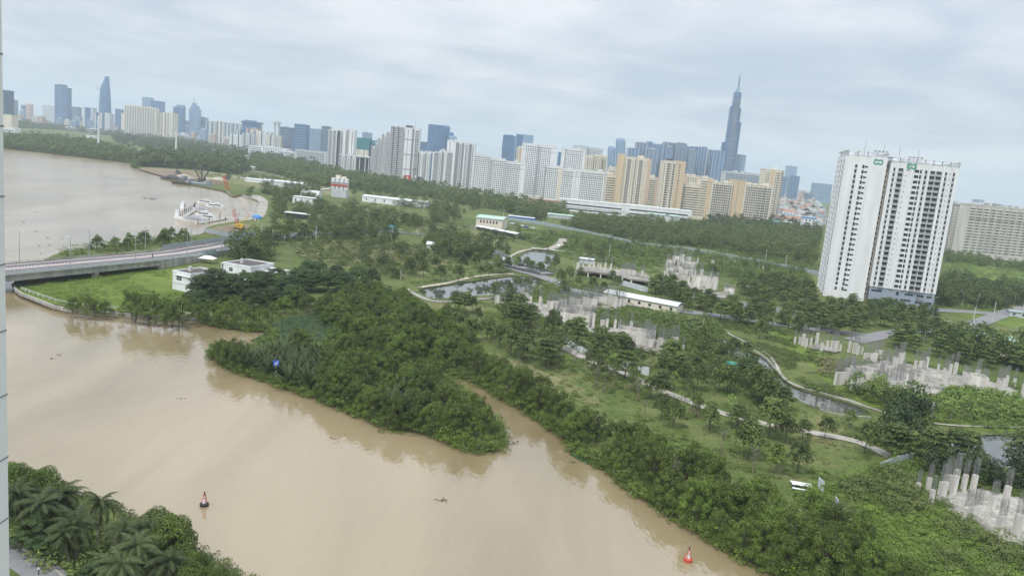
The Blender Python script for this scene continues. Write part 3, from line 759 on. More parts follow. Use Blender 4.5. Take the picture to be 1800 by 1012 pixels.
zz = ztop(pet.location.x, pet.location.y, 157); MB().prism([(-41 + 14 * math.cos(i), 10 * math.sin(i)) for i in [k * .5236 for k in range(12)]], zz - 1.5, zz).bar((-36, 0, zz - 1.5), (-20, 0, zz - 9), 2).build('helipad', MT['slatetower'], pet)
box_tower('blue and white block in front of the tapering tower', 166, 193, 198, 3100, 'palegrey', strips=[(.1, .3, 'bluetower', .6), (.5, .66, 'slatetower', .6)])
box_tower('small blue tower right of the tapering tower', 202, 212, 192, 4000, 'bluetower')
box_tower('short beige tower touching the cream apartment slab', 213, 221, 199, 3600, 'cream')
# cream apartment cluster
CS = [(k / 12 + .012, k / 12 + .035, 'grey', .3) for k in range(0, 12)] + [(k / 12 + .05, k / 12 + .06, 'white', 1.2) for k in range(12)]
tower('wide cream apartment slab with ribbed facade on the far bank', 219, 273, 185, 3000, wall='cream', strips=CS, bands=[(.02, .98, 'greybeige', 1.3, 0, .5)], fh=6.4, cap=0, plant=4, dep=30)
tower('narrow stepped part of the cream slab cluster', 273.5, 284, 199, 2990, wall='greybeige', strips=[(.0, .2, 'cream', 1), (.85, 1, 'cream', 1)], bands=[(.2, .8, 'cream', 1.3, 0, .5)], fh=6.4, cap=0, dep=30)
tower('right-hand tower of the cream cluster on the far bank', 285.5, 307, 198, 2980, wall='cream', strips=[(.18, .3, 'greybeige', .8), (.42, .5, 'greybeige', .8), (.86, .95, 'greybeige', .8)], bands=[(.5, .86, 'white', 1.3, 0, .9)], fh=6.4, cap=0, dep=30)
box_tower('blue glass tower behind the cream slab, the taller one', 249, 264, 171, 3900, 'skytower', band='band')
box_tower('flat-topped blue glass tower behind the cream slab', 264, 284, 177, 3800, 'bluetower')
e, W, H = box_tower('blue tower with a splayed base right of the cream cluster', 304, 320, 188, 3500, 'bluetower')
MB().box(W * .3, W, 3, 30, H, H + 12).build('roof_crown', MT['skytower'], e)
box_tower('short slate block behind the splayed-base tower', 319, 327, 212, 3800, 'slatetower')
e, W, H = box_tower('stepped grey tower with a thin spire on the left skyline', 331.5, 348, 191, 3600, 'skytower', plant=0)
MB().box(W * .12, W * .84, 4, 28, H, H + 15).box(W * .22, W * .6, 7, 24, H + 15, H + 27).bar((W * .36, 16, H + 27), (W * .36, 16, H + 60), 2.2, .6).build('stepped_crown', MT['skytower'], e)
box_tower('plain grey tower right of the stepped spire tower', 349, 361, 206, 3650, 'skytower')
for i, (l, r, t, w) in enumerate([(362, 378, 213, 'palegrey'), (379, 393, 213.5, 'cream'), (394, 406, 216, 'palegrey'), (407, 421, 217, 'palegrey')]):
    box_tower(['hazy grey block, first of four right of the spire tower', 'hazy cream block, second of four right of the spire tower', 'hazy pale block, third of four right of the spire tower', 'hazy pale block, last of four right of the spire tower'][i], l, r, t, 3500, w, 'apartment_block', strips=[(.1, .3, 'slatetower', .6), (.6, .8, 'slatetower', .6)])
e, W, H = box_tower('wide dark blue block with a flared roof in the hazy city', 425, 455, 213, 3000, 'bluetower', plant=0)
MB().box(-3, W + 4, -3, 36, H - 6, H + 1.5).box(W * .1, W * .7, 4, 30, H + 1.5, H + 6).build('flared_roof', MT['bluetower'], e)
for i, (l, r, t, Y, w) in enumerate([(404, 425, 236, 2800, 'white'), (412, 422, 228, 3000, 'palegrey'), (432, 455, 225, 2800, 'pink'), (440, 470, 229, 2750, 'cream'), (425, 446, 234, 2700, 'palegrey'), (455, 476, 232, 2650, 'white'), (470, 494, 237, 2600, 'cream')]):
    tower(['white apartment block at the left end of the pale low cluster', 'thin grey block behind the pale low cluster', 'salmon stepped block topping the pale low cluster', 'cream block right of the salmon stepped one', 'grey block in front of the salmon stepped one', 'white block near the mast tower', 'cream block at the foot of the mast tower'][i],
          l, r, t, Y, wall=w, strips=[(.2, .3, 'slatetower', .6), (.7, .8, 'slatetower', .6)], bands=[(.0, 1, 'greybeige', 1.2, 0, .2)], fh=6.4, cap=0, plant=1, name='apartment_block')
p = at_h(486, 2600); e = empty('mast_tower', (p.x, p.y, LZ), 0, 'thin white tower with round platform and needle on the skyline', 'tower'); z = ztop(p.x, p.y, 216)
MB().box(-9, -4, -3, 3, 0, z).box(4, 9, -3, 3, 0, z).build('shaft', MT['palegrey'], e); MB().prism([(14 * math.cos(t), 10 * math.sin(t)) for t in [k * .5236 for k in range(12)]], z - 4, z + 2).build('platform', MT['palegrey'], e)
MB().bar((0, 0, z), (0, 0, ztop(p.x, p.y, 204)), 1.6, .5).build('needle', MT['palegrey'], e)
for i, (l, r, t, Y, w) in enumerate([(489, 516, 223, 2650, 'slatetower'), (516.5, 538, 218, 2600, 'bluetower'), (541, 563, 226, 2900, 'skytower'), (564, 577, 222, 2700, 'slatetower')]):
    box_tower(['blue office block just right of the mast tower', 'taller blue block between the mast tower and the slate block', 'wide slate blue block left of the grey patterned towers', 'narrow blue block hard against the grey patterned tower'][i], l, r, t, Y, w, band='band', dep=40)
for i, (l, r, t, Y) in enumerate([(439, 462, 256, 2150), (460, 505, 258, 2050), (488, 522, 265, 1950)]):
    tower(['white long low school building, leftmost by the thin white mast', 'white long low school building, middle one with upper terrace', 'white long low school building, right end of the row'][i], l, r, t, Y, yaw=12, wall='white', dep=30, fh=4.2, cols=per(9, 4.5, 2.0), zb=1, cap=100, plant=1, wm='slatetower', name='school_block', topgap=.8)
tower('dull grey low building between the school and the patterned towers', 520, 575, 263, 1900, wall='palegrey', cols=per(12, 3.5, 2), dep=30, fh=4.5, plant=0, zb=1, name='office_block')
# --- grey and white patterned estate ---
def patt(n, dark=.5):
    st = []
    for k in range(n):
        a = k / n; st.append((a + .06 / n, a + dark / n, 'grey', .35))
    return st
def pcols(n):
    return [((k + .3) / n, 2.2, 1.5) for k in range(n)] + [((k + .78) / n, 1.6, 1.4) for k in range(n)]
tower('grey and white patterned tower at the left end of its estate', 577, 598, 229, 1520, wall='white', strips=[(.08, .3, 'grey', .3), (.42, .62, 'grey', .3), (.74, .98, 'dark', 1.2)], cols=pcols(3), dep=26, bands=[(0, 1, 'white', .8, 0, .7)])
tower('white tower with square windows joined to the leftmost patterned tower', 598.3, 622, 228, 1525, wall='white', cols=[(.12, 2, 1.8), (.86, 2, 1.8)], strips=[(.38, .62, 'greybeige', .3)], rcols=(), dep=26)
tower('lower patterned wing beside the leftmost grey and white tower', 597.5, 626, 272, 1500, wall='white', strips=patt(3), cols=pcols(3), bands=[(0, 1, 'white', .8, 0, .7)], dep=20)
e, W, H = tower('white patterned bridge block with a tall gateway under it', 626, 654, 275, 1490, wall='white', strips=[(0, .2, 'grey', .35), (.72, 1, 'grey', .35)], cols=[(.1, 2, 1.5), (.3, 3, 1.5), (.42, 3, 1.5), (.54, 3, 1.5), (.66, 3, 1.5), (.84, 2, 1.5)], zb=36, z0=34, dep=20, fh=3.4)
MB().box(.0, 1.5, 0, 20, 0, 34).box(W * .27, W * .31, 0, 3, 0, 34).box(W * .62, W * .66, 0, 3, 0, 34).box(W * .85, W * .88, 0, 3, 0, 34).box(W - 1.5, W, 0, 20, 0, 34).build('gateway_pillars', MT['white'], e)
MB().box(1.6, W - 1.6, 17, 20, 0, 34).build('back_wall', MT['grey'], e)
for i, (l, r, t) in enumerate([(653, 659, 258), (659.2, 664, 251), (664.2, 670, 243), (670.2, 678, 236), (678.2, 684, 232)]):
    tower('patterned stair-step block, ' + ['lowest', 'second lowest', 'middle', 'second highest', 'highest'][i] + ' step left of the spired tower', l, r, t, 1440, wall='white', strips=[(.05, .5, 'grey', .35)], cols=[(.3, 2.2, 1.5), (.78, 1.8, 1.4)], bands=[(0, 1, 'white', .8, 0, .7)], dep=24, plant=0, name='apartment_block')
e, W, H = tower('tall patterned tower with grey bays beside the spired wing', 684.5, 710, 222, 1435, wall='white', strips=[(.02, .22, 'grey', .35), (.34, .56, 'grey', .35), (.66, .88, 'grey', .35), (.22, .25, 'dark', 1.3), (.56, .59, 'dark', 1.3)], cols=[(.12, 2.2, 1.5), (.29, 2, 1.4), (.45, 2.2, 1.5), (.62, 2, 1.4), (.77, 2.2, 1.5), (.94, 2.2, 1.5)], bands=[(0, 1, 'white', .8, 0, .7)], dep=26)
e, W, H = tower('white wing with a thin spire at the right of the patterned estate', 710.3, 735, 225, 1430, wall='white', strips=[(.5, .66, 'grey', .35)], cols=[(.22, 1.4, 1.4), (.58, 2.2, 1.5), (.8, 3, 2), (.93, 3, 2)], dep=26)
MB().bar((W * .62, 10, H), (W * .62, 10, H + 22), .7, .25).build('roof_spire', MT['palegrey'], e); MB().box(W * .02, W * .45, 3, 20, H + 1.2, H + 5).build('roof_canopy', MT['dark'], e)
for k in range(3): MB().box(0, W, -.6, .1, 22 + k * 27, 23.2 + k * 27).build('ledge', MT['grey'], e)
p = G(713, 327); e = empty('billboard', (p.x, p.y + 12, LZ), 0, 'small red billboard at the foot of the spired white tower', 'sign'); MB().box(-6, 6, 0, .5, 9, 17).build('panel', MT['red'], e); MB().box(-4, -3.5, .5, 1, 0, 9).box(3.5, 4, .5, 1, 0, 9).build('posts', MT['steel'], e)
MB().quad((-.2, -.05, 11), (1.8, -.05, 11), (.6, -.05, 15.5), (-.6, -.05, 15.5)).quad((-3.5, -.05, 12), (-1.6, -.05, 12), (-1.2, -.05, 13), (-3.2, -.05, 13.2)).build('lettering', MT['white'], e)
box_tower('teal netted tower under construction behind the patterned estate', 623, 650, 242, 2250, 'teal', plant=0, fh=9)
e = box_tower('glass tower rising behind the teal netting', 636, 650, 233, 2500, 'skytower', plant=1)
box_tower('small teal netted block left of the stair-step blocks', 653, 665, 247.5, 2250, 'teal', plant=1)
tower('cream tower base below the teal netting', 623, 647, 262, 2200, wall='cream', strips=[(.3, .36, 'greybeige', .5), (.7, .76, 'greybeige', .5)], cap=0, dep=20, parapet=False, plant=0)
# curved blue towers
loft_tower('wide curved blue glass tower behind the white apartments', [(751, 789, None), (751, 789, 262), (752, 790, 240), (753, 791, 224), (753, 790, 220.5)], 2600, .55, 'bluetower')
loft_tower('lower curved shoulder right of the wide blue glass tower', [(782, 797, None), (782, 797, 262), (783, 798, 236), (784, 797, 233)], 2600, .7, 'bluetower')
loft_tower('lowest curved shoulder right of the blue glass tower', [(788, 803, None), (788, 803, 262), (789, 803, 241), (791, 802, 239.5)], 2580, .7, 'skytower')
box_tower('blue block under construction left of the curved glass tower', 738, 752, 249.5, 2700, 'bluetower', plant=1)
for i, (l, r, t, Y, st) in enumerate([(736, 750, 267, 1400, [(.0, .14, 'dark', .4), (.86, 1, 'grey', .4)]), (751, 761, 268, 1390, [(.75, 1, 'bluetower', .3)]), (761.3, 772, 268, 1340, [(.3, .95, 'grey', .35)]),
      (772.5, 783, 265, 1320, [(.0, .1, 'palegrey', .5), (.5, .62, 'dark', .3)]), (783.3, 795, 268, 1300, [(.35, .95, 'grey', .35)])]):
    tower(['white tower with a dark edge right of the spired wing', 'narrow white tower, second right of the spired wing', 'white tower with grey bays, third right of the spired wing', 'white tower with a dark slit, fourth right of the spired wing', 'white tower with grey bays touching the tall grey striped tower'][i],
          l, r, t, Y, wall='white', strips=st, cols=[(.28, 1.6, 1.4), (.72, 2.4, 1.5)], dep=26, bands=[(.3, .9, 'white', .7, 0, .6)])
tower('white tall tower behind the grey striped one', 785, 803, 247, 1380, wall='white', cols=[(.3, 1.6, 1.5)], dep=24)
tower('tall white tower with two dark grey vertical bays', 796, 834, 250, 1290, wall='white', strips=[(.12, .28, 'grey', .35), (.4, .5, 'grey', .35), (.72, .86, 'grey', .5)], cols=[(.2, 2.2, 1.5), (.34, 2.6, 1.6), (.45, 2.2, 1.5), (.6, 2.2, 1.6), (.66, 1.6, 1.4), (.92, 1.8, 1.6)], dep=26, plant=3)
e, W, H = tower('low white podium pavilion between patterned towers', 733, 762, 310, 1400, wall='white', cols=[(.15, 6, 4), (.82, 5, 7)], dep=18, plant=0, fh=7, zb=2, name='podium_building')
# --- white estate ---
def white_cols(n, gaps=()):
    return [((k + .5) / n, 1.5, 1.5) for k in range(n) if k not in gaps]
def wt(label, l, r, t, Y, n, gaps=(), **kw):
    k = dict(wall='white', dep=24, fh=3.1, strips=[(.1, .115, 'grey', .25)], plant=1); k.update(kw)
    e, W, H = tower(label, l, r, t, Y, cols=white_cols(n, gaps), **k)
    for z in (H - 3.4, H - 9.6): MB().box(-.1, W + .1, -.35, .1, z, z + .7).build('ledge', MT['palegrey'], e)
    return e, W, H
for i, (l, r, t, Y, n) in enumerate([(832, 862, 270.5, 1215, 9), (862.5, 889, 278, 1205, 8), (889.5, 925, 284, 1195, 12)]):
    wt('white slab with many small windows, ' + ['leftmost and tallest', 'middle', 'lowest right-hand'][i] + ' of the stepped row', l, r, t, Y, n, gaps=((0,) if i == 0 else ((n - 1, n - 2, n - 3) if i == 2 else ())))
wt('tall white apartment tower, left half, above the stepped row', 916, 944, 252, 1260, 9, gaps=(0, 1))
wt('tall white apartment tower, right half with plain edge bays', 944.5, 977, 255, 1262, 10, gaps=(8, 9, 7))
wt('white block below the tall tower, with cream return wall', 960, 990, 291, 1190, 9, strips=[(.0, .03, 'grey', .4), (.8, 1, 'cream', .2)])
wt('white slab block between the cream return and the plain edge', 990.5, 1019, 297, 1175, 9, gaps=(6, 7, 8), strips=[(.85, .865, 'grey', .25)])
wt('long white slab block beside the beige striped one', 1019.5, 1069, 299, 1165, 16, gaps=(14, 15, 0), strips=[(.93, .945, 'grey', .25)])
wt('second tall white tower rising behind the slab blocks', 987, 1027, 260, 1330, 12, gaps=(0, 11, 10), strips=[(.14, .155, 'grey', .25), (.85, .87, 'grey', .25)])
for i, (l, r, t) in enumerate([(1006, 1031, 256), (1032.5, 1057, 260)]):
    box_tower('hazy grey residential tower with rounded crown, ' + ['left' , 'right'][i] + ' of the pair behind the cream towers', l, r, t, 2400, 'palegrey', 'apartment_tower', 'slatetower', fh=6, plant=3)
for i, (l, r, t, Y) in enumerate([(1029, 1042, 274, 1500), (1044, 1056, 273, 1500), (1056.4, 1066, 275, 1510)]):
    tower('cream tower with paired windows, ' + ['left', 'middle', 'right'][i] + ' of three behind the white slabs', l, r, t, Y, wall='cream', cols=[(.25, 2.6, 1.7), (.55, 1.6, 1.5), (.8, 1.8, 1.6)], dep=22)
tower('cream stub tower with an orange flank behind the stepped white row', 907, 917, 259, 1500, wall='cream', strips=[(.5, 1, 'orange', .4)], cols=[(.25, 2, 1.6)], dep=22)
loft_tower('left half of the twin blue glass towers above the white estate', [(882, 902, None), (882, 902, 262), (885, 904, 239), (887, 903, 237.5)], 2650, .9, 'bluetower', n=4)
box_tower('left blue glass twin tower above the white estate', 885, 903, 239, 2600, 'bluetower', plant=0)
box_tower('right blue glass twin tower with a pale crown above the white estate', 903.5, 934, 236, 2600, 'skytower', strips=[(.05, .4, 'bluetower', .5)], plant=1)
box_tower('sliver of a dark blue tower beside the tall white tower', 980, 985, 268, 2500, 'bluetower', plant=0)
for i, (l, r, t) in enumerate([(1067.5, 1081, 258), (1082, 1099, 244.5)]):
    e, _ = loft_tower(['shorter round-cornered silver tower left of the yellow towers', 'taller round-cornered silver tower behind the yellow edge'][i], [(l, r, None), (l, r, 290), (l + .8, r + .8, t + 4), (l + 2, r - .4, t + .5), (l + 4, r - 2, t - 1)], 2500, .8, 'skytower', name='apartment_tower')
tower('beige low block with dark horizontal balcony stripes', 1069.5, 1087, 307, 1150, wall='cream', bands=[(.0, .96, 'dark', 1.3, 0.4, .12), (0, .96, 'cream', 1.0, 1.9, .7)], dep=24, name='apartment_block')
tower('cream rooftop block just above the beige striped one', 1071, 1087, 296, 1230, wall='cream', cols=per(4, 2, 1.6), dep=20, name='apartment_block')
# --- ochre estate ---
def py(n, w=1.9, h=1.6, a=.04, b=.96): return [(a + (b - a) * (i + .5) / n, w, h) for i in range(n)]
e, W, H = tower('tall cream tower with violet windows between ochre flanks', 1096, 1138, 276, 1130, wall='cream', strips=[(.47, .5, 'dark', .15)], cols=[(.06, 1, 1.1), (.17, 2.4, 2), (.25, 2.4, 2), (.36, 1, 1.1), (.44, 1, 1.1), (.56, 1, 1.1), (.66, 2.4, 2), (.74, 2.4, 2), (.86, 1, 1.1), (.94, 1, 1.1)], wm='bluewin', dep=30, plant=1)
a_, W2, _ = setup(1086, 1095.5, 1130, 0)
MB().box(-W2, -.05, -2, 24, 0, H + 4).build('flank_wall', MT['yellow'], e); MB().box(W + .05, W + 4.2, -1, 24, 0, H + .5).build('flank_wall', MT['orange'], e)
tower('short cream block between the two tall ochre-flanked towers', 1140, 1159, 312, 1210, wall='cream', cols=py(6), dep=24, strips=[(.82, 1, 'orange', .4)])
e, W, H = tower('tall cream tower whose right flank is a blank ochre wall', 1165, 1187, 283, 1100, wall='cream', strips=[(.62, .66, 'greybeige', .2)], cols=[(.1, 1.6, 1.4), (.38, 3, 2), (.52, 1.6, 1.6), (.84, 3, 2)], dep=30, plant=1)
a_, W2, _ = setup(1187.3, 1204, 1100, 0)
MB().box(W + .05, W + W2, 1, 26, 0, H + 2).build('flank_wall', MT['yellow'], e)
b = MB(); [b.box(W + W2 * .32, W + W2 * .48, .85, 1.05, z, z + 1.3) for z in np.arange(8, H - 3, 3.3 * 1.1)]; b.build('stair_windows', MT['glass'], e)
MB().box(W * .3, W * .75, 8, 20, H + 1, H + 4).build('water_tanks', MT['dark'], e)
tower('small salmon-topped block behind the cream striped slab', 1204, 1231, 308, 1300, wall='cream', strips=[(0, .22, 'orange', .4), (.8, 1, 'orange', .3)], cols=py(6), dep=24)
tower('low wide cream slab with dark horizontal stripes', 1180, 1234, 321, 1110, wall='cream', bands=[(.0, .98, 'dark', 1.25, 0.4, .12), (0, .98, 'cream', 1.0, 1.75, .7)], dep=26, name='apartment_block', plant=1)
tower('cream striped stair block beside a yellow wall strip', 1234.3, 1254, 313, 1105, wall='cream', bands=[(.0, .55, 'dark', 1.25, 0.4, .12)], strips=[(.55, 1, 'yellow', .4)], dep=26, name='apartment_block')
tower('cream gallery block with grey recesses left of the ochre wall', 1254.3, 1290, 320, 1095, wall='cream', cols=py(9, 2.2, 2), strips=[(.2, .24, 'greybeige', .3), (.5, .54, 'greybeige', .3), (.8, .84, 'greybeige', .3)], dep=26, plant=2)
tower('ochre end wall block with one line of stair windows', 1290.5, 1311, 317, 1098, wall='yellow', cols=[(.45, 1.2, 1)], dep=26, plant=0)
tower('long cream gallery block right of the ochre end wall', 1311.4, 1360, 324, 1095, wall='cream', cols=py(12, 2.2, 2), strips=[(k / 6 + .05, k / 6 + .08, 'greybeige', .3) for k in range(6)], dep=26, plant=3)
tower('cream and ochre tower closing the right end of the estate', 1343, 1375, 298, 1160, wall='cream', strips=[(.3, .5, 'yellow', .4), (.88, 1, 'greybeige', .3)], cols=[(.08, 1.8, 1.6), (.2, 1.8, 1.6), (.6, 1.8, 1.6), (.72, 2.6, 1.8), (.82, 1.4, 1.4)], dep=26, plant=1)
tower('white block with blue panels behind the cream gallery blocks', 1272, 1339, 301, 1500, wall='palegrey', cols=py(14, 4, 2.2), wm='slatetower', dep=24, plant=3)
# --- slate blue estate behind ---
BT = [(1100, 1119, 260), (1113, 1132, 250), (1132, 1142, 249), (1130, 1152, 261), (1142, 1160, 253), (1160, 1183, 250), (1166, 1176, 258), (1183, 1201, 251), (1198, 1222, 257), (1207, 1219, 263), (1221, 1238, 258), (1228, 1248, 262), (1248, 1268, 264)]
BN = ['leftmost and short', 'second from left, broad', 'slim third from left', 'low stepped front one', 'fifth from left', 'broad central', 'narrow front central', 'eighth from left', 'broad one right of centre', 'low one in front right of centre', 'white-ribbed', 'second from the right', 'rightmost beside the supertall']
for i, (l, r, t) in enumerate(BT):
    Yb = 2820 + (i % 3) * 60
    e, W, H = tower('slate blue residential tower, ' + BN[i] + ', behind the ochre estate', l, r, t, Yb, wall='slatetower' if i % 2 else 'bluetower', strips=[(.0, .08, 'band', .8), (.3, .36, 'band', .8), (.62, .68, 'band', .8), (.93, 1, 'white' if i == 10 else 'band', .8)], dep=36, cap=0, plant=3, parapet=False, bands=[(.05, .95, 'band', 1.0, 0, .2)], fh=7)
box_tower('pale blue tower just right of the supertall', 1290, 1306, 272, 2950, 'skytower', 'apartment_tower', 'band')
p = at_h(1276, 2900); e = empty('supertall_tower', (p.x, p.y, LZ - .5), R(-8), 'stepped blue supertall tower with a pale spire, tallest on the skyline', 'building')
for (x0, x1, y0, y1, py_) in [(-13, 13, -4, 30, 163), (-20, -13.2, 0, 26, 188), (13.2, 20, 2, 26, 190), (-31, -20.2, 4, 24, 251), (20.2, 28, 4, 24, 214), (-10, 10, -12, -4.2, 172), (-19, -10.2, -9, -.2, 241), (10.2, 18, -9, 1.8, 236)]:
    z = ztop(p.x, p.y, py_); MB().box(x0, x1, y0, y1, 0, z).build('tube_shaft', MT['bluetower' if abs(x0) > 12 else 'slatetower'], e)
    b = MB(); [b.box(x0 - .2, x1 + .2, y0 - .25, y0 + .3, q, q + 1.2) for q in np.arange(70, z - 3, 68.0)]; b.build('floor_bands', MT['band'], e)
z1, z2, z3 = (ztop(p.x, p.y, q) for q in (163, 152, 131))
MB().box(-8, 8, 4, 20, z1, z1 + 12).box(-5, 5, 6, 18, z1 + 12, z2).build('crown', MT['band'], e)
MB().bar((0, 12, z2 - 2), (0, 12, z3 - 8), 3.2, 2.4, 8).bar((0, 12, z3 - 8), (0, 12, z3), 1.6, .8, 6).build('spire', MT['slatetower'], e)
# far right distance
box_tower('tall pale hazy tower right of the ochre estate', 1381, 1397, 292, 3600, 'skytower', band='band')
box_tower('blue tower with a pointed top right of the pale hazy one', 1389, 1404, 309, 3400, 'bluetower', band='slatetower')
box_tower('thin blue tower touching the cream end tower', 1374, 1382, 311, 3400, 'bluetower')
box_tower('hazy grid-fronted block left of the white twin tower', 1431, 1462, 322, 3300, 'skytower', band='slatetower')
box_tower('dark slim block in the far low city', 1421, 1428, 340, 3300, 'slatetower')
box_tower('faint hazy tower beyond the right grey slab', 1716, 1729, 351, 3600, 'skytower')
# long low school
e, W, H = tower('long white three-storey school building in front of the white estate', 991, 1108, 350, 1010, yaw=2, wall='white', fh=4, cols=per(30, 2.8, 1.6), dep=22, zb=.6, plant=0, name='school_building', topgap=2.2, bands=[(0, 1, 'palegrey', .5, -.2, .5)])
e, W, H = tower('right-hand wing of the long white school building', 1108.5, 1225, 361, 960, yaw=6, wall='white', fh=4, cols=per(30, 2.8, 1.6), dep=22, zb=.6, plant=0, name='school_building', topgap=2.2)
e, W, H = tower('white hall with a pale roof in front of the school wing', 1150, 1205, 376, 900, yaw=6, wall='white', fh=6, dep=26, plant=0, name='hall', parapet=False)
MB().box(-.6, W + .6, -.6, 26.6, H, H + .6).build('roof', MT['roofgreen'], e)
e, W, H = tower('low building with orange tiled roofs below the tall white tower', 928, 1000, 349, 1080, wall='orange', cols=per(14, 2, 1.4), fh=4, dep=14, plant=0, name='villa_row', parapet=False, zb=.5, topgap=1)
MB().box(-1, W + 1, -1, 15, H, H + 1).build('roof', MT['rooforange'], e)
e, W, H = tower('orange-roofed villa row in front of the stepped white slabs', 880, 930, 349, 1060, wall='orange', cols=per(10, 2, 1.4), fh=4, dep=14, plant=0, name='villa_row', parapet=False, zb=.5, topgap=1)
MB().box(-1, W + 1, -1, 15, H, H + 1).build('roof', MT['rooforange'], e)
e, W, H = tower('small orange pavilion left of the villa row', 810, 821, 338, 1050, wall='orange', cols=[(.5, 4, 2)], fh=4, dep=10, plant=0, name='villa', zb=.5)
# big grey-beige slab on the right
e, W, H = tower('huge beige apartment slab with dark balconies at the right edge', 1708, 1840, 360, 880, yaw=-4, wall='beige', fh=3.05, cols=[x for k in range(11) for x in (((k + .12) / 11, 1.0, 1.4), ((k + .42) / 11, 2.8, 1.3), ((k + .72) / 11, 1.0, 1.4))], strips=[((k + .93) / 11, (k + .99) / 11, 'greybeige', .3) for k in range(11)], dep=20, plant=7)
for z in (26, 44): MB().box(0, W, -.3, .1, z, z + .5).build('ledge', MT['greybeige'], e)
e, W, H = tower('grey wing of the huge beige slab, beside the white tower', 1655, 1707.5, 357, 930, yaw=8, wall='greybeige', fh=3.05, cols=per(9, 3.2, 1.5), wm='beige', strips=[(k / 5 + .02, k / 5 + .05, 'grey', .5) for k in range(5)], dep=20, plant=2)
# ------------------------------------------------------------------ the twin white tower
a, W, yw = setup(1480, 1676, 440, 16.0)
tw = empty('apartment_tower', (a.x, a.y, LZ), -yw, 'white twin apartment tower with green rooftop emblems, nearest high-rise in the park', 'building')
Hm = ztop(a.x, a.y, 271) - LZ; D = 42.0
k1 = W * .365; k2 = W * .40   # left wing 0..k1, recess k1..k2, right wing k2..W
PB = 9.0
H2 = Hm - 1.5
MB().box(0, k1, 0, D, 0, Hm).build('left_wing', MT['white'], tw)
MB().box(k1 + .01, k2 - .01, 4.5, D - 4, 0, Hm - 2).build('link_wall', MT['cream'], tw)
MB().box(k2, W, 0, D - 4, PB, H2).build('right_wing', MT['white'], tw)
MB().box(k2 + .3, W - .3, .35, D - 4.5, 0, PB - .02).build('podium', MT['bluegrey'], tw)
FH = (Hm - 5 - PB) / 23.0
sp = []
WW = W - k2
def rw(u): return k2 + u * WW
for c, w, h, f1 in [(.066, .028, 1.7, None), (.52 + .016, .03, 1.7, None), (.824, .026, 1.7, None), (.938, .026, 1.7, None)]: sp.append(('f', rw(c), w * WW, h, 0, f1))
for c, w, h in [(.162, .07, 1.75), (.40, .062, 1.5), (.63, .07, 1.75), (.72, .075, 1.75)]: sp.append(('f', rw(c), w * WW, h, 0, None))
for c in (.457,): sp.append(('f', rw(c), .025 * WW, 1.9, 0, None))
for c in (.25, .88): sp.append(('f', rw(c), .45, .45, 0, None))
sp += [('f', k1 * .255, k1 * .055, 1.7, 0, None), ('f', k1 * .435, k1 * .05, 1.9, 0, None), ('f', k1 * .51, k1 * .075, .9, 0, None)]
windows(tw, W, D, sp, 23, FH, PB + .4, MT['glass'], 100)
g = MB()
for f in (-1, -2):
    for c, w, h in ((k1 * .255, k1 * .055, 1.7), (k1 * .435, k1 * .05, 1.9), (k1 * .51, k1 * .075, .9)): g.box(c - w / 2, c + w / 2, -.12, .05, PB + .4 + f * FH + 1, PB + .4 + f * FH + 1 + h)
g.build('lower_windows', MT['glass'], tw)
# window frames, balcony fronts and ledges
slab_me, rail_me = {}, {}
for c, w in [(.162, .085), (.63, .08), (.72, .085)]:
    hw = w * WW / 2
    g = MB().box(-hw, hw, -.95, -.13, -.12, .05).box(-hw, -hw + .12, -.9, -.13, .05, .9); m1 = bpy.data.meshes.new('balcony'); m1.from_pydata(g.v, [], g.f); m1.materials.append(MT['white'])
    g = MB().box(-hw + .1, hw - .1, -.95, -.88, .1, .95); m2 = bpy.data.meshes.new('rail'); m2.from_pydata(g.v, [], g.f); m2.materials.append(MT['grey'])
    for f in range(23):
        o = link('balcony', m1, tw); o.location = (rw(c), 0, PB + .4 + f * FH); link('rail', m2, o)
b3 = MB()
for f in range(23):
    z = PB + .4 + f * FH
    for c in (.066, .536, .824, .938): b3.box(rw(c) - .55, rw(c) + .55, -.3, -.125, z - .25, z + .35)
    for c in (.255,): b3.box(k1 * c - .55, k1 * c + .55, -.3, -.125, z - .25, z + .35)
b3.build('ac_ledges', MT['palegrey'], tw)['kind'] = 'stuff'
for u0, u1 in [(.30, .345), (.475, .51), (.565, .59), (.765, .805), (.905, .915)]: MB().box(rw(u0), rw(u1), -.55, .1, PB + .01, H2 - .3).build('facade_rib', MT['white'], tw)
MB().box(k1 * .60, k1 - .01, -.9, .1, 0, Hm - .2).build('blank_panel', MT['white'], tw)
MB().box(k1 * .02, k1 * .17, -.35, .1, 0, Hm - .4).build('facade_rib', MT['white'], tw)
# recess windows
b = MB(); [b.box(k1 + .5, k2 - .5, 4.38, 4.52, z, z + 1.5) for z in np.arange(3, Hm - 4, FH)]; b.build('recess_windows', MT['glass'], tw)
# left flank with curved balcony stacks
for (y0, y1) in [(6, 12), (17, 25), (30, 37)]:
    yc, r = (y0 + y1) / 2, (y1 - y0) / 2 * .8
    MB().box(-.14, .05, y0, y1, 2, Hm - 2.5).build('flank_recess', MT['grey'], tw)
    b = MB()
    for f in range(25):
        z = 4 + f * (Hm - 8) / 24
        b.prism([(-.15 - 1.1 * math.sin(t), yc + r * math.cos(t)) for t in [math.pi * k / 8 for k in range(9)]][::-1], z, z + 1.25)
    b.build('curved_balconies', MT['palegrey'], tw)
for y in (0.4, 14.2, 27.2, 39.5): MB().box(-.9, .05, y, y + 1.3, 0, Hm - .5).build('flank_pier', MT['white'], tw)
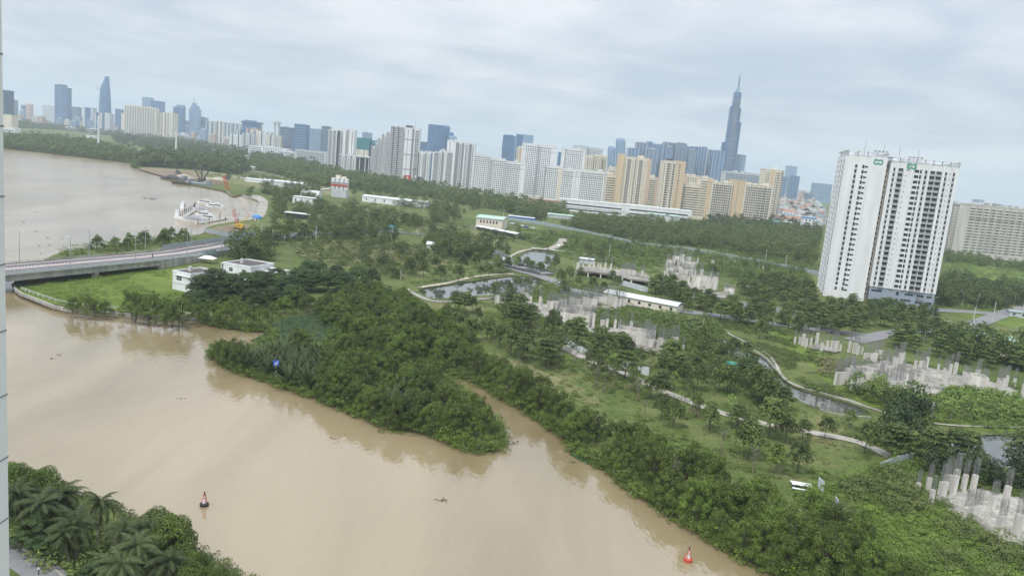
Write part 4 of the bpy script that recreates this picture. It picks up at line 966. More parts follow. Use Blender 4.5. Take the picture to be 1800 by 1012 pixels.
# roof crown frames
def crown_frame(x0, x1, y0, y1, z, m):
    b = MB(); b.box(x0 - .8, x1 + .8, y0 - 1.4, y0 + .5, z + 2.6, z + 3.05); b.box(x0 - .8, x0 + 1.2, y0 + .5, y1 - .5, z + 2.6, z + 3.05); b.box(x1 - 1.2, x1 + .8, y0 + .5, y1 - .5, z + 2.6, z + 3.05); b.box(x0 - .8, x1 + .8, y1 - .5, y1 + .8, z + 2.6, z + 3.05)
    n = max(3, int((x1 - x0) / 4.2))
    for k in range(n + 1):
        x = x0 + (x1 - x0 - .5) * k / n; b.box(x, x + .5, y0, y0 + .45, z, z + 2.598)
    for k in range(1, 8):
        y = y0 + (y1 - y0 - .5) * k / 8; b.box(x0, x0 + .45, y, y + .5, z, z + 2.598); b.box(x1 - .45, x1, y, y + .5, z, z + 2.598)
    b.build('crown_frame', m, tw)
crown_frame(0, k1, 0, D, Hm - .6, MT['white']); crown_frame(k2, W, 0, D - 4, H2 - .8, MT['white'])
MB().box(k1 * .3, k1 * .8, 8, 26, Hm, Hm + 2.4).build('roof_plant', MT['palegrey'], tw)
MB().box(k2 + 8, k2 + 22, 8, 24, H2, H2 + 2.2).build('roof_plant', MT['palegrey'], tw)
for x, z in ((k1 * .82, Hm + 2.6), (rw(.36), H2 + 2.3)):
    b = MB()
    for k in range(4): b.bar((x - 3 + k * 2, 5, z + .5), (x - 1.8 + k * 2, 5, z + .5), .65, .65, 8)
    b.box(x - 3.6, x + 4.6, 4.4, 5.6, z - .3, z + .1); b.build('water_tanks', MT['grey'], tw)
    MB().bar((x - 8, 6, z - 2), (x - 8, 6, z + 6), .12).bar((x + 2, 7, z), (x + 2, 7, z + 5), .1).build('antenna', MT['grey'], tw)
def emblem(xc, zc, y):
    b = MB(); s = 1.5
    for cx in (-1, 1):
        pts = [(cx * s * .75 + s * .82 * math.copysign(abs(math.cos(t)) ** .6, math.cos(t)), s * 1.0 * math.copysign(abs(math.sin(t)) ** .6, math.sin(t))) for t in [2 * math.pi * k / 20 for k in range(20)]]
        inn = [((px_ - cx * s * .75) * .52 + cx * s * .75, pz_ * .5) for px_, pz_ in pts]
        for k in range(20):
            j = (k + 1) % 20; o = cx * .01
            b.quad((xc + pts[k][0], y + o, zc + pts[k][1]), (xc + pts[j][0], y + o, zc + pts[j][1]), (xc + inn[j][0], y + o, zc + inn[j][1]), (xc + inn[k][0], y + o, zc + inn[k][1]))
    b.build('emblem', MT['emblem'], tw)
    MB().quad((xc - .9, y - .03, zc - .7), (xc - .5, y - .03, zc - .7), (xc + .9, y - .03, zc + .7), (xc + .5, y - .03, zc + .7)).quad((xc - .9, y - .045, zc + .7), (xc - .5, y - .045, zc + .7), (xc + .9, y - .045, zc - .7), (xc + .5, y - .045, zc - .7)).build('emblem_cross', MT['white'], tw)
emblem(k1 * .78, Hm - 3.0, -.96); emblem(rw(.31), H2 - 2.2, -.62)
# podium windows and signboard
b = MB()
for u0, u1, z in [(.04, .2, 6.4), (.55, .68, 6.4), (.73, .84, 6.4), (.88, .96, 6.4), (.5, .66, 3.0), (.72, .84, 2.6), (.88, .97, 3.0)]:
    n = max(2, int((u1 - u0) * WW / 1.3)); s_ = (u1 - u0) * WW / n
    for k in range(n): b.box(rw(u0) + k * s_, rw(u0) + k * s_ + s_ - .22, .22, .36, z, z + 1.1)
for z in (2, 6): b.box(rw(.42), rw(.46), .22, .36, z, z + 1.8)
b.build('podium_windows', MT['glass'], tw)
MB().box(rw(.735), rw(.845), .1, .36, 4.35, 5.75).build('signboard', MT['black'], tw)
b = MB(); b.box(rw(.742), rw(.838), .06, .1, 4.5, 4.58).box(rw(.742), rw(.838), .06, .1, 5.52, 5.6)
for k in range(7): b.box(rw(.752) + k * .55, rw(.752) + k * .55 + .36, .05, .1, 4.85, 5.25)
b.build('sign_lettering', MT['white'], tw)
# ------------------------------------------------------------------ small far buildings
def house_proto(wall, roof, w, d, h, gable):
    e = empty('town_house', (0, 0, 0), 0, 'x', 'house')
    MB().box(-w/2, w/2, -d/2, d/2, 0, h).build('wall', MT[wall], e)
    if gable: MB().loft([[(-w/2 - .4, -d/2 - .4, h), (w/2 + .4, -d/2 - .4, h), (w/2 + .4, d/2 + .4, h), (-w/2 - .4, d/2 + .4, h)], [(-w/2 + .2, -.2, h + 2.6), (w/2 - .2, -.2, h + 2.6), (w/2 - .2, .2, h + 2.6), (-w/2 + .2, .2, h + 2.6)]]).build('roof', MT[roof], e)
    else: MB().box(-w/2 - .3, w/2 + .3, -d/2 - .3, d/2 + .3, h, h + .5).box(-w/4, w/6, -d/4, d/4, h + .5, h + 3).build('roof', MT[roof], e)
    n = 3
    for k in range(int(h / 3.4)):
        for j in range(n):
            o = link('window', win_mesh(1.5, 1.4, MT['glass']), e); o.location = (-w/2 + w * (j + .5) / n, -d/2, 1 + k * 3.4)
    return e
HP = [house_proto('white', 'roofwhite', 9, 14, 10, False), house_proto('cream', 'rooforange', 10, 13, 8, True), house_proto('pink', 'roofwhite', 8, 14, 13, False), house_proto('palegrey', 'fence', 14, 18, 9, False), house_proto('white', 'rooforange', 12, 12, 11, True), house_proto('beige', 'roofbrown', 9, 12, 14, False)]
HN = ['white flat-roofed', 'cream orange-roofed', 'narrow pink', 'pale grey metal-roofed', 'white orange-roofed', 'tall beige']
rh = random.Random(5)
cnt = 0
for k in range(170):
    px = rh.uniform(1366, 1446); u = rh.random(); dpx = 15 + 60 * u ** 1.15
    pyy = yh(px) + dpx; p = G(px, pyy)
    i = rh.randrange(6)
    copy_thing(HP[i], (p.x, p.y, LZ - .3), rh.uniform(-.5, .5), rh.uniform(.85, 1.35), HN[i], 'houses of the low town beyond the park')
def blk_proto(wall, strip_, w, d, h):
    e = empty('city_block', (0, 0, 0), 0, 'x', 'building')
    MB().box(-w/2, w/2, -d/2, d/2, 0, h).build('wall', MT[wall], e)
    b = MB(); [b.box(-w/2 + .5, w/2 - .5, -d/2 - .3, -d/2 + .1, z, z + 1.5) for z in np.arange(3, h - 2, 4.0)]; b.build('window_bands', MT[strip_], e)
    MB().box(-w/4, w/8, -d/4, d/4, h, h + 3.5).build('roof_plant', MT['palegrey'], e)
    return e
BP = [blk_proto('white', 'slatetower', 30, 20, 22), blk_proto('cream', 'greybeige', 22, 20, 30), blk_proto('palegrey', 'slatetower', 45, 22, 16), blk_proto('pink', 'greybeige', 20, 20, 36), blk_proto('skytower', 'band', 24, 22, 45)]
BNm = ['white low', 'cream mid-rise', 'long grey low', 'pinkish mid-rise', 'bluish tall']
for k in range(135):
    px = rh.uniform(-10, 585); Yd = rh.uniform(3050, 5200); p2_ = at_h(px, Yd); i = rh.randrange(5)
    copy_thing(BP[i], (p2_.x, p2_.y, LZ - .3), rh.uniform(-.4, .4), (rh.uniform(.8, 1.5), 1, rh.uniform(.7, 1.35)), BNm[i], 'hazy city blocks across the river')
for k in range(22):
    px = rh.uniform(1375, 1450); Yd = rh.uniform(3300, 5200); p2_ = at_h(px, Yd); i = rh.randrange(5)
    copy_thing(BP[i], (p2_.x, p2_.y, LZ - .3), rh.uniform(-.4, .4), (rh.uniform(.8, 1.5), 1, rh.uniform(.5, 1.1)), BNm[i], 'hazy blocks behind the low town')
for e in HP + BP: drop(e)
def relabel(gname, fmt):
    byk = {}
    for o in list(COL.objects):
        if o.get('group') == gname: byk.setdefault(o['label'], []).append(o)
    for k, L in byk.items():
        L.sort(key=lambda o: proj(o.location)[0])
        for i, o in enumerate(L): o['label'] = fmt % (k, ordw(i + 1))
relabel('houses of the low town beyond the park', '%s house of the low town, %s of its look from the left')
relabel('hazy city blocks across the river', '%s block in the hazy city across the river, %s from the left')
relabel('hazy blocks behind the low town', '%s block on the horizon behind the low town, %s from the left')
# three distinct houses at the edge of the low town
def simple_house(label, l, r, t, Y, wall, roof, n, fl=3, yaw=5, dep=14, name='town_house', cat='house', rh_=1.0):
    e, W, H = tower(label, l, r, t, Y, yaw=yaw, wall=wall, cols=per(n, 2, 1.8), fh=3.6, dep=dep, plant=0, zb=.8, topgap=.8, name=name, cat=cat, parapet=False)
    MB().box(-.5, W + .5, -.5, dep + .5, H, H + rh_).build('roof', MT[roof], e); return e, W, H
MT['turq'] = mat('turquoise_render', (0.25, 0.50, 0.48), .8)
simple_house('long turquoise house at the near edge of the low town', 1367, 1387, 389, 1060, 'turq', 'turq', 5)
simple_house('pink balconied house right of the turquoise one', 1388, 1408, 391, 1030, 'pink', 'roofwhite', 4)
simple_house('white house with large square windows beside the white tower', 1422, 1444, 383, 1040, 'white', 'bluecover', 3)
simple_house('cream house behind the turquoise one', 1386, 1402, 384, 1180, 'cream', 'roofwhite', 3)
# ------------------------------------------------------------------ road bridge
NE = [(-60, 489.8, 6.3), (4, 484, 6.2), (150, 470, 5.9), (283, 457, 5.2), (350, 449, 4.0), (420, 436, 2.8), (470, 425, 1.9)]
near = [G(*n) for n in NE]
dv = (near[1] - near[0]).normalized(); near = [near[0] - dv * 75] + near
near = [Vector(p) for p in near]
def offs(line, d, dz=0.0):
    out = []
    for i, p in enumerate(line):
        t = (line[min(i + 1, len(line) - 1)] - line[max(i - 1, 0)]); t.z = 0; t.normalize()
        out.append(Vector((p.x - t.y * d, p.y + t.x * d, p.z + dz)))
    return out
def ribbon(mb, line, d0, d1, z0, z1):
    a, b = offs(line, d0), offs(line, d1)
    for i in range(len(line) - 1):
        for P in ((a, b),):
            v = len(mb.v)
            for (q, z) in ((a[i], z0), (b[i], z0), (b[i+1], z0), (a[i+1], z0), (a[i], z1), (b[i], z1), (b[i+1], z1), (a[i+1], z1)): mb.v.append((q.x, q.y, q.z + z))
            mb.f += [(v, v+1, v+2, v+3), (v+7, v+6, v+5, v+4), (v, v+4, v+5, v+1), (v+1, v+5, v+6, v+2), (v+2, v+6, v+7, v+3), (v+3, v+7, v+4, v)]
    return mb
WB = 18.6
br = empty('road_bridge', (0, 0, 0), 0, 'concrete road bridge crossing the river mouth at the left edge', 'bridge')
ribbon(MB(), near, 0, WB, -.45, 0).build('deck', MT['bridgecon'], br)
ribbon(MB(), near[:5], .4, 2.0, -1.9, -.452); 
g = MB(); [ribbon(g, near[:5], d, d + 1.1, -2.5, -.452) for d in (.5, 4.5, 8.7, 12.9, 17.0)]; g.build('girders', MT['bridgecon'], br)
ribbon(MB(), near, .55, 7.9, .01, .03).build('carriageway', MT['asphalt'], br)
ribbon(MB(), near, 10.4, WB - .6, .01, .03).build('carriageway', MT['asphalt'], br)
ribbon(MB(), near, 7.9, 10.4, .02, .16).build('median', MT['pinkroad'], br)
ribbon(MB(), near, 16.2, 17.6, .035, .045).build('red_lane', MT['pinkroad'], br)
g = MB(); [ribbon(g, near, d, d + .14, .034, .04) for d in (.9, 7.6, 10.7)]; g.build('lane_markings', MT['white'], br)
# mesh fence along the median: posts and slanting bars
L0 = offs(near, 8.2); g = MB()
def along(line, step):
    out = []
    for a, b in zip(line[:-1], line[1:]):
        n = max(1, int((b - a).length / step)); out += [(a + (b - a) * i / n, (b - a).normalized()) for i in range(n)]
    return out
for (p, d) in along(L0, 1.3)[:170]: g.bar(p + Vector((0, 0, .16)), p + d * .9 + Vector((0, 0, 1.05)), .09)
g.build('median_fence', MT['white'], br)
for d in (0, WB - .35):
    g = MB(); ribbon(g, near, d, d + .35, 0, .55)
    ribbon(g, near, d + .08, d + .22, .98, 1.12)
    for (p, dd) in along(offs(near, d + .15), 2.2): g.bar(p + Vector((0, 0, .5)), p + Vector((0, 0, 1.0)), .09)
    g.build('parapet', MT['bridgecon' if d else 'palegrey'], br)
for d in (.2, WB - 1.2, 8.4):
    pass
for (i, t) in ((1, .45), (3, .15)):      # piers
    a = near[i] + (near[i+1] - near[i]) * t; dd = (near[i+1] - near[i]); dd.z = 0; dd.normalize(); n = Vector((-dd.y, dd.x, 0))
    g = MB()
    for k in (1.6, 9.3, 16.8):
        c = a + n * k; g.loft([[(c.x + 1.5 * math.cos(w) * .7, c.y + 1.5 * math.sin(w) * .7, z) for w in [2 * math.pi * q / 14 for q in range(14)]] for z in (-2, a.z - 3.3)])
    g.build('pier', MT['bridgecon'], br)
    g = MB(); c0 = a + n * .3; c1 = a + n * (WB - .3); w = .9
    g.prism([(c0.x - dd.x * w, c0.y - dd.y * w), (c1.x - dd.x * w, c1.y - dd.y * w), (c1.x + dd.x * w, c1.y + dd.y * w), (c0.x + dd.x * w, c0.y + dd.y * w)], a.z - 3.3, a.z - 2.55); g.build('pier_cap', MT['bridgecon'], br)
# embankment under the approach
g = MB(); a_, b_ = offs(near[4:], -.05), offs(near[4:], WB + .05)
for i in range(len(a_) - 1):
    for q0, q1 in ((a_[i], a_[i+1]), (b_[i+1], b_[i])): g.quad((q0.x, q0.y, 0), (q1.x, q1.y, 0), (q1.x, q1.y, q1.z - .46), (q0.x, q0.y, q0.z - .46))
g.quad((a_[0].x, a_[0].y, 0), (a_[0].x, a_[0].y, a_[0].z - .46), (b_[0].x, b_[0].y, b_[0].z - .46), (b_[0].x, b_[0].y, 0)); g.build('abutment', MT['bridgecon'], br)
# river wall by the bridge
def wall_line(name, pl, h, th, m, label, cat, z=LZ, sm=1, rail=False, group=None, posts=0):
    w = smooth_line([G(x, y, z).xy for x, y in pl], sm); w3 = [Vector((p.x, p.y, z)) for p in w]
    e = empty(name, w3[0], 0, label, cat, group); w3 = [p - w3[0] for p in w3]
    if not rail: ribbon(MB(), w3, -th/2, th/2, -.6 if h < 1.3 else -.1, h).build('panel' if cat == 'fence' else 'wall', MT[m], e)
    else:
        g = MB(); ribbon(g, w3, -.06, .06, h - .12, h); ribbon(g, w3, -.05, .05, h * .5, h * .5 + .08); g.build('rail', MT[m], e)
    if rail or posts:
        g = MB()
        for p, d in along(w3, posts or 2.5): g.box(p.x - .09, p.x + .09, p.y - .09, p.y + .09, p.z - .2, p.z + h + .06)
        g.build('posts', MT[m], e)
    return e
wall_line('retaining_wall', [(22, 500), (30, 514), (62, 526), (105, 543), (160, 548), (215, 552), (270, 559), (345, 562)], .5, .6, 'bridgecon', 'low concrete river wall below the grass beside the bridge', 'wall')
wall_line('railing', [(38, 510), (66, 520), (108, 534), (165, 542), (220, 545), (270, 550), (345, 556)], 1.1, .1, 'palecon', 'pale post and rail railing on the river wall by the bridge', 'railing', rail=True)
wall_line('fence', [(284, 440), (340, 431), (400, 424), (450, 413)], 2.4, .1, 'fence', 'grey sheet fence along the far side of the bridge ramp', 'fence', z=3.0)
wall_line('fence', [(350, 451), (380, 446)], 2.2, .1, 'fence', 'short grey sheet fence on the near side of the bridge ramp', 'fence', z=3.2)
wall_line('fence', [(360, 408), (380, 413), (410, 417), (440, 415)], 2.6, .1, 'fence', 'blue grey sheet fence behind the crane platform', 'fence')
wall_line('fence', [(886, 386), (960, 396), (1060, 418), (1130, 434), (1200, 440), (1300, 457), (1440, 484)], 3.2, .12, 'fence', 'long grey sheet fence along the far wooded avenue', 'fence', sm=1)
wall_line('fence', [(1180, 514), (1240, 528), (1340, 545), (1420, 560), (1470, 575)], 2.6, .12, 'fence', 'grey sheet fence beside the avenue below the ruins', 'fence')
wall_line('fence', [(985, 512), (1030, 520), (1090, 532)], 2.4, .12, 'fencewhite', 'pale sheet fence at the left end of the long warehouse', 'fence')
wall_line('fence', [(1088, 500), (1110, 506), (1138, 514)], 2.8, .12, 'fencewhite', 'pale sheet fence under the upper ruin', 'fence')
wall_line('fence', [(985, 600), (1010, 618), (1037, 628)], 2.6, .12, 'fencewhite', 'white sheet fence panel by the park path, left piece', 'fence', sm=0)
wall_line('fence', [(1094, 646), (1118, 656), (1140, 660)], 2.6, .12, 'fencewhite', 'white sheet fence panel by the park path, right piece', 'fence', sm=0)
wall_line('fence', [(1545, 832), (1575, 820), (1605, 812)], 2.6, .12, 'fencewhite', 'bluish sheet fence at the end of the park path', 'fence', sm=0)
wall_line('fence', [(1436, 862), (1445, 872)], 3, .12, 'fencewhite', 'single white sheet panel standing in the bushes', 'fence', sm=0)
wall_line('fence', [(1466, 888), (1472, 898)], 2, .12, 'fencewhite', 'small broken white panel half buried in creeper', 'fence', sm=0)
wall_line('seawall', [(448, 390), (450, 374), (452, 362), (458, 354), (438, 346), (426, 343)], .6, .7, 'bridgecon', 'grey sea wall around the marina lot', 'wall')
wall_line('kerb_wall', [(1262, 598), (1300, 607), (1342, 624), (1368, 655), (1395, 678), (1465, 697), (1530, 718)], .35, .4, 'bridgecon', 'low pale kerb along the far edge of the winding canal', 'wall')
wall_line('kerb_wall', [(720, 512), (750, 526), (770, 531), (866, 524), (934, 516), (958, 502), (976, 490)], .5, .5, 'bridgecon', 'pale kerb wall around the near side of the long pond', 'wall')
wall_line('kerb_wall', [(1378, 690), (1442, 722), (1490, 732), (1530, 734)], .35, .4, 'bridgecon', 'low pale kerb along the near edge of the winding canal', 'wall')
# road bridge over the pond
p0, p1 = G(884, 466), G(962, 484); d = (p1 - p0); d.normalize(); e = empty('pond_bridge', (0, 0, 0), 0, 'small grey road bridge between the two round ponds', 'bridge')
ln = [p0 + Vector((0, 0, 1.0)), p1 + Vector((0, 0, 1.0))]
ribbon(MB(), ln, -6, 6, -.8, 0).build('deck', MT['road'], e); ribbon(MB(), ln, -6.2, -5.9, 0, .8).build('parapet', MT['dark'], e); ribbon(MB(), ln, 5.9, 6.2, 0, .8).build('parapet', MT['dark'], e)
p0, p1 = G(934, 438), G(992, 444); ln = [p0 + Vector((0, 0, 1.2)), p1 + Vector((0, 0, 1.2))]; e = empty('foot_bridge', (0, 0, 0), 0, 'pale footbridge at the far side of the round pond', 'bridge')
ribbon(MB(), ln, -1.2, 1.2, -.4, 0).build('deck', MT['palecon'], e); g = MB(); [g.bar(p, p - Vector((0, 0, 2.2)), .25) for p, _ in along(ln, 6)]; g.build('piers', MT['palecon'], e)
# lamps
def lamp_proto(h, arm, double=False):
    e = empty('street_lamp', (0, 0, 0), 0, 'x', 'street lamp')
    MB().bar((0, 0, 0), (0, 0, h), .16, .09, 6).build('pole', MT['steel'], e)
    MB().path([(0, 0, h - .05), (arm * .5, 0, h + .35), (arm, 0, h + .45)], .06, 5).build('arm', MT['steel'], e)
    MB().box(arm - .1, arm + .8, -.16, .16, h + .36, h + .5).build('lamp_head', MT['white'], e)
    return e
LP = lamp_proto(11.5, 1.6)
def snap(line, px):       # point of the line that projects to px
    best = None
    for p, d in along(line, .5):
        q = proj(p)[0]
        if best is None or abs(q - px) < best[0]: best = (abs(q - px), p, d)
    return best[1], best[2]
fl_, nl_ = offs(near, WB - .2), offs(near, .2)
for i, px in enumerate((35, 157, 255, 336, 403)):
    p, d = snap(fl_, px); copy_thing(LP, p, math.atan2(d.y, d.x) - math.pi / 2, 1, 'grey street lamp on the far parapet of the bridge, %s from the left' % ordw(i + 1), 'bridge lamps')
for i, px in enumerate((124, 238, 329, 389, 458)):
    p, d = snap(nl_, px); copy_thing(LP, p, math.atan2(d.y, d.x) + math.pi / 2, 1, 'grey street lamp on the near parapet of the bridge, %s from the left' % ordw(i + 1), 'bridge lamps')
SL = [(479, 432), (509, 470), (1008, 470), (1074, 480), (1165, 440), (1285, 480), (1580, 566), (1636, 571), (1638, 552), (1690, 540), (1715, 545), (1751, 520), (1781, 542), (1620, 622), (1588, 575), (1710, 505), (1480, 560), (1400, 560)]
for i, (x, y) in enumerate(SL):
    p = G(x, y); copy_thing(LP, (p.x, p.y, LZ), random.uniform(0, 6.28), .8, 'small street lamp among the park trees, %s in the row from the left' % ordw(i + 1), 'street lamps in the park')
drop(LP)
pp = empty('power_pole', (0, 0, 0), 0, 'x', 'pole'); MB().bar((0, 0, 0), (0, 0, 11), .24, .17, 8).build('shaft', MT['palecon'], pp); MB().box(-.9, .9, -.06, .06, 9.8, 9.95).build('crossarm', MT['steel'], pp)
for i, (x, y, s) in enumerate([(459, 441, 1.2), (389, 441, .6), (1632, 757, .75), (1744, 566, 1), (1708, 577, 1), (1795, 560, 1), (1785, 597, .6), (1622, 598, .5), (704, 492, .5), (1235, 580, .5), (1380, 470, .9), (1070, 455, .9), (1345, 460, .9), (555, 425, .9), (688, 425, .9), (884, 392, 1.2), (672, 372, 1.2), (745, 372, 1.1)]):
    p = G(x, y); copy_thing(pp, (p.x, p.y, LZ - .2), R(20), s, 'pale concrete power pole, %s from the left among the poles of the park' % ordw(sorted([459, 389, 1632, 1744, 1708, 1795, 1785, 1622, 704, 1235, 1380, 1070, 1345, 555, 688, 884, 672, 745]).index(x) + 1), 'concrete power poles')
drop(pp)
# gantry of two posts near the workshop
p = G(1661, 588); e = empty('transformer_frame', (p.x, p.y, LZ), R(10), 'pale H-shaped concrete frame beside the green workshop', 'pole')
MB().bar((-1.3, 0, 0), (-1.3, 0, 6.5), .2).bar((1.3, 0, 0), (1.3, 0, 6.5), .2).build('posts', MT['palecon'], e); MB().box(-1.9, 1.9, -.2, .2, 6.5, 6.75).box(-1.3, 1.3, -.15, .15, 4.2, 4.4).build('crossbeams', MT['palecon'], e)
# tall white masts across the river
for (x, yb, yt, lb, arms) in [(173, 271, 203, 'tallest white steel monopole with arms, on the far river bank', 1), (309, 277, 232, 'middle white steel monopole beyond the far bank', 0), (437, 280, 259, 'shortest white monopole, right of the other two', 0), (393, 302, 290, 'tiny white mast by the far quarry yard', 0)]:
    p = G(x, yb); e = empty('steel_monopole', (p.x, p.y, LZ), 0, lb, 'pylon'); z = ztop(p.x, p.y, yt) - LZ
    MB().bar((0, 0, 0), (0, 0, z), 2.1, 1.1, 8).build('shaft', MT['white'], e)
    if arms:
        g = MB(); [g.bar((-7 + k * 1.2, 0, z * .82 + k * z * .045), (7 - k * 1.2, 0, z * .82 + k * z * .045), .45) for k in range(4)]; g.bar((-6, 0, z * .84), (0, 0, z * .76), .4).bar((6, 0, z * .84), (0, 0, z * .76), .4); g.build('cross_arms', MT['palegrey'], e)
# motorbikes on the bridge
def moto(px, py, z, label):
    p = G(px, py, z); e = empty('motorbike_rider', (p.x, p.y, z), R(-80), label, 'motorbike')
    g = MB()
    for x in (-.6, .6): g.loft([[(x + .3 * math.cos(t), s, .3 + .3 * math.sin(t)) for t in [k * .7854 for k in range(8)]] for s in (-.06, .06)])
    g.build('wheels', MT['black'], e); MB().loft([[(-.75, -.14, .75), (-.75, .14, .75), (-.7, .14, .45), (-.7, -.14, .45)], [(.1, -.15, .75), (.1, .15, .75), (.1, .15, .35), (.1, -.15, .35)], [(.6, -.06, .95), (.6, .06, .95), (.6, .06, .6), (.6, -.06, .6)]]).build('body', MT['grey'], e)
    MB().loft([[(x + rx * math.cos(t), ry * math.sin(t), z_) for t in [k * .7854 for k in range(8)]] for (x, z_, rx, ry) in ((-.1, .75, .2, .2), (-.08, 1.1, .16, .22), (0, 1.35, .13, .22), (.02, 1.45, .06, .06), (.03, 1.5, .1, .1), (.03, 1.68, .11, .11), (.03, 1.76, .04, .04))]).build('rider', MT['black'], e)
moto(205, 446.5, 5.9, 'motorbike and rider in dark clothes on the far lane of the bridge'); moto(268, 452.5, 5.4, 'motorbike and rider on the near lane of the bridge')
# ------------------------------------------------------------------ near white houses by the bridge
def flat_house(label, c, yaw, w, d, h, par=.55):
    e = empty('flat_roofed_house', (c.x, c.y, LZ - .2), yaw, label, 'house')
    MB().box(0, w, 0, d, 0, h - .02).build('wall', MT['white'], e); MB().box(.35, w - .35, .35, d - .35, h, h + .12).build('roof', MT['roofbrown'], e)
    MB().box(-.1, w + .1, -.1, .3, h - .3, h + par).box(-.1, w + .1, d - .3, d + .1, h - .3, h + par).box(-.1, .3, .3, d - .3, h - .3, h + par).box(w - .3, w + .1, .3, d - .3, h - .3, h + par).build('parapet', MT['white'], e)
    MB().box(w * .3, w * .3 + 1.1, d * .35, d * .35 + 1.1, h + .12, h + 2).build('water_tank', MT['palecon'], e)
    return e
def win(e, x, z, w, h, y=0, m='glass'):
    o = MB().box(x, x + w, y - .05, y + .05, z, z + h).build('window', MT[m], e)
    MB().box(x + w/2 - .04, x + w/2 + .04, y - .08, y - .05, z, z + h).box(x, x + w, y - .09, y - .05, z + h * .48, z + h * .54).build('mullions', MT['white'], o)
c = G(303, 508); e = flat_house('two-storey white house with a brown flat roof on the grass by the bridge', c, R(-26), 9.5, 13, 7.0)
win(e, 2.2, 4.2, 2.6, 1.5); MB().box(1.5, 9.6, -.5, .02, 6.0, 6.3).build('canopy', MT['white'], e); MB().box(-.05, 9.55, -.12, .02, 2.9, 3.1).build('ledge', MT['palegrey'], e)
MB().box(9.48, 9.6, 2, 3.6, 4.2, 5.9).build('window', MT['glass'], e); MB().box(9.5, 9.9, 1.2, 12, 3.0, 3.2).build('side_ledge', MT['white'], e)
c = G(392, 488); e = flat_house('white house with long side terraces and a brown roof behind the rain trees', c, R(-20), 14, 15, 6.4)
MB().box(14.15, 28, 6, 10, 4.1, 4.5).box(14.15, 24, 10.5, 13, 5.2, 5.5).box(-6, -.15, 5, 9, 5.0, 5.4).build('terrace', MT['palecon'], e)
g = MB(); [g.bar((14.5 + k * 1.1, 6.2, 4.5), (14.5 + k * 1.1, 6.2, 5.4), .07) for k in range(12)]; g.bar((14.5, 6.2, 5.4), (27.5, 6.2, 5.4), .07); g.build('terrace_rail', MT['white'], e)
MB().box(14.6, 15, 6.2, 9.8, 0, 4.1).box(26, 26.4, 6.2, 9.8, 0, 4.1).box(-5.8, -5.5, 5.2, 8.8, 0, 5).build('terrace_pillars', MT['white'], e)
for x in (3, 9.6): win(e, x, 3.6, 1.8, 1.5)
MB().box(13.98, 14.12, 2, 3.8, 2.6, 4.2).box(13.98, 14.12, 7, 9, 1.6, 3.4).build('window', MT['glass'], e)
p = G(365, 462); e = empty('white_canopy', (p.x, p.y, LZ), 0, 'small white tent canopy behind the first white house', 'canopy'); MB().loft([[(-3.5, -2.5, 2.2), (3.5, -2.5, 2.2), (3.5, 2.5, 2.2), (-3.5, 2.5, 2.2)], [(-1.5, -.2, 3.4), (1.5, -.2, 3.4), (1.5, .2, 3.4), (-1.5, .2, 3.4)]]).build('cloth', MT['white'], e); MB().bar((-3, -2, 0), (-3, -2, 2.2), .06).bar((3, -2, 0), (3, -2, 2.2), .06).bar((-3, 2, 0), (-3, 2, 2.2), .06).bar((3, 2, 0), (3, 2, 2.2), .06).build('posts', MT['steel'], e)
# ------------------------------------------------------------------ sheds, halls and yards
def shed(label, px, py, yaw, w, d, h, wall, roof, rise=1.6, to=None, name='shed', cat='building', barrel=False, wins=0, over=.5, openf=False):
    c = G(px, py)
    if to: q = G(*to); w = (q - c).length; yaw = math.degrees(math.atan2(q.y - c.y, q.x - c.x))
    e = empty(name, (c.x, c.y, LZ - .1), R(yaw), label, cat)
    if openf: MB().box(0, w, d - .3, d, 0, h).box(0, .3, .3, d - .3, 0, h).box(w - .3, w, .3, d - .3, 0, h).build('wall', MT[wall], e)
    else: MB().box(0, w, 0, d, 0, h).build('wall', MT[wall], e)
    n = 10 if barrel else 2; prof = []
    for k in range(n + 1):
        t = k / n; y = -over + (d + 2 * over) * t; z = h + (rise * math.sin(math.pi * t) if barrel else rise * (1 - abs(2 * t - 1)))
        prof.append((y, z))
    g = MB(); rr_ = [[(x, y, z + .05) for y, z in prof] + [(x, y, z - .12) for y, z in prof[::-1]] for x in (-over, w + over)]
    g.loft(rr_).build('roof', MT[roof], e)
    if not barrel: MB().loft([[(x, .02, h), (x, d - .02, h), (x, d / 2, h + rise - .15)] for x in (.02, w - .02)]).build('gable', MT[wall], e)
    for k in range(wins): MB().box(w * (k + .5) / wins - .6, w * (k + .5) / wins + .6, -.06, .05, h * .38, h * .72).build('window', MT['glass'], e)
    return e
e = shed('long cream warehouse with a white barrel roof between the two ruins', 1061, 527, -31, 62, 8.5, 3.6, 'cream', 'roofwhite', 1.2, name='warehouse', barrel=True, wins=7, to=(1188, 552))
e = shed('cream two-storey hall with a pale green roof and six dark windows', 836, 401, -7, 22, 34, 9.5, 'cream', 'roofgreen', 1.2, name='hall', wins=0, over=.8)
for k in range(6): MB().box(3.4 + k * 2.7, 4.5 + k * 2.7, -.08, .05, 5.3, 7.6).build('window', MT['glass'], e)
for k in range(7): MB().box(2.6 + k * 2.7, 2.9 + k * 2.7, -.25, 0, .2, 9.2).build('pilaster', MT['cream'], e)
e = shed('long white canopy roof in front of the cream hall', 836, 404, -30, 44, 7, 3.2, 'palegrey', 'white', .8, name='canopy_shed', openf=True, to=(906, 418))
e = shed('small kiosk with a pyramid roof by the scrub field', 750, 437, 0, 10, 7, 2.8, 'white', 'white', 1.6, name='kiosk')
e = shed('green and white workshop with a wide pale roof', 1688, 606, -14, 11, 8, 4.2, 'green', 'roofwhite', 1.0, name='workshop', wins=2)
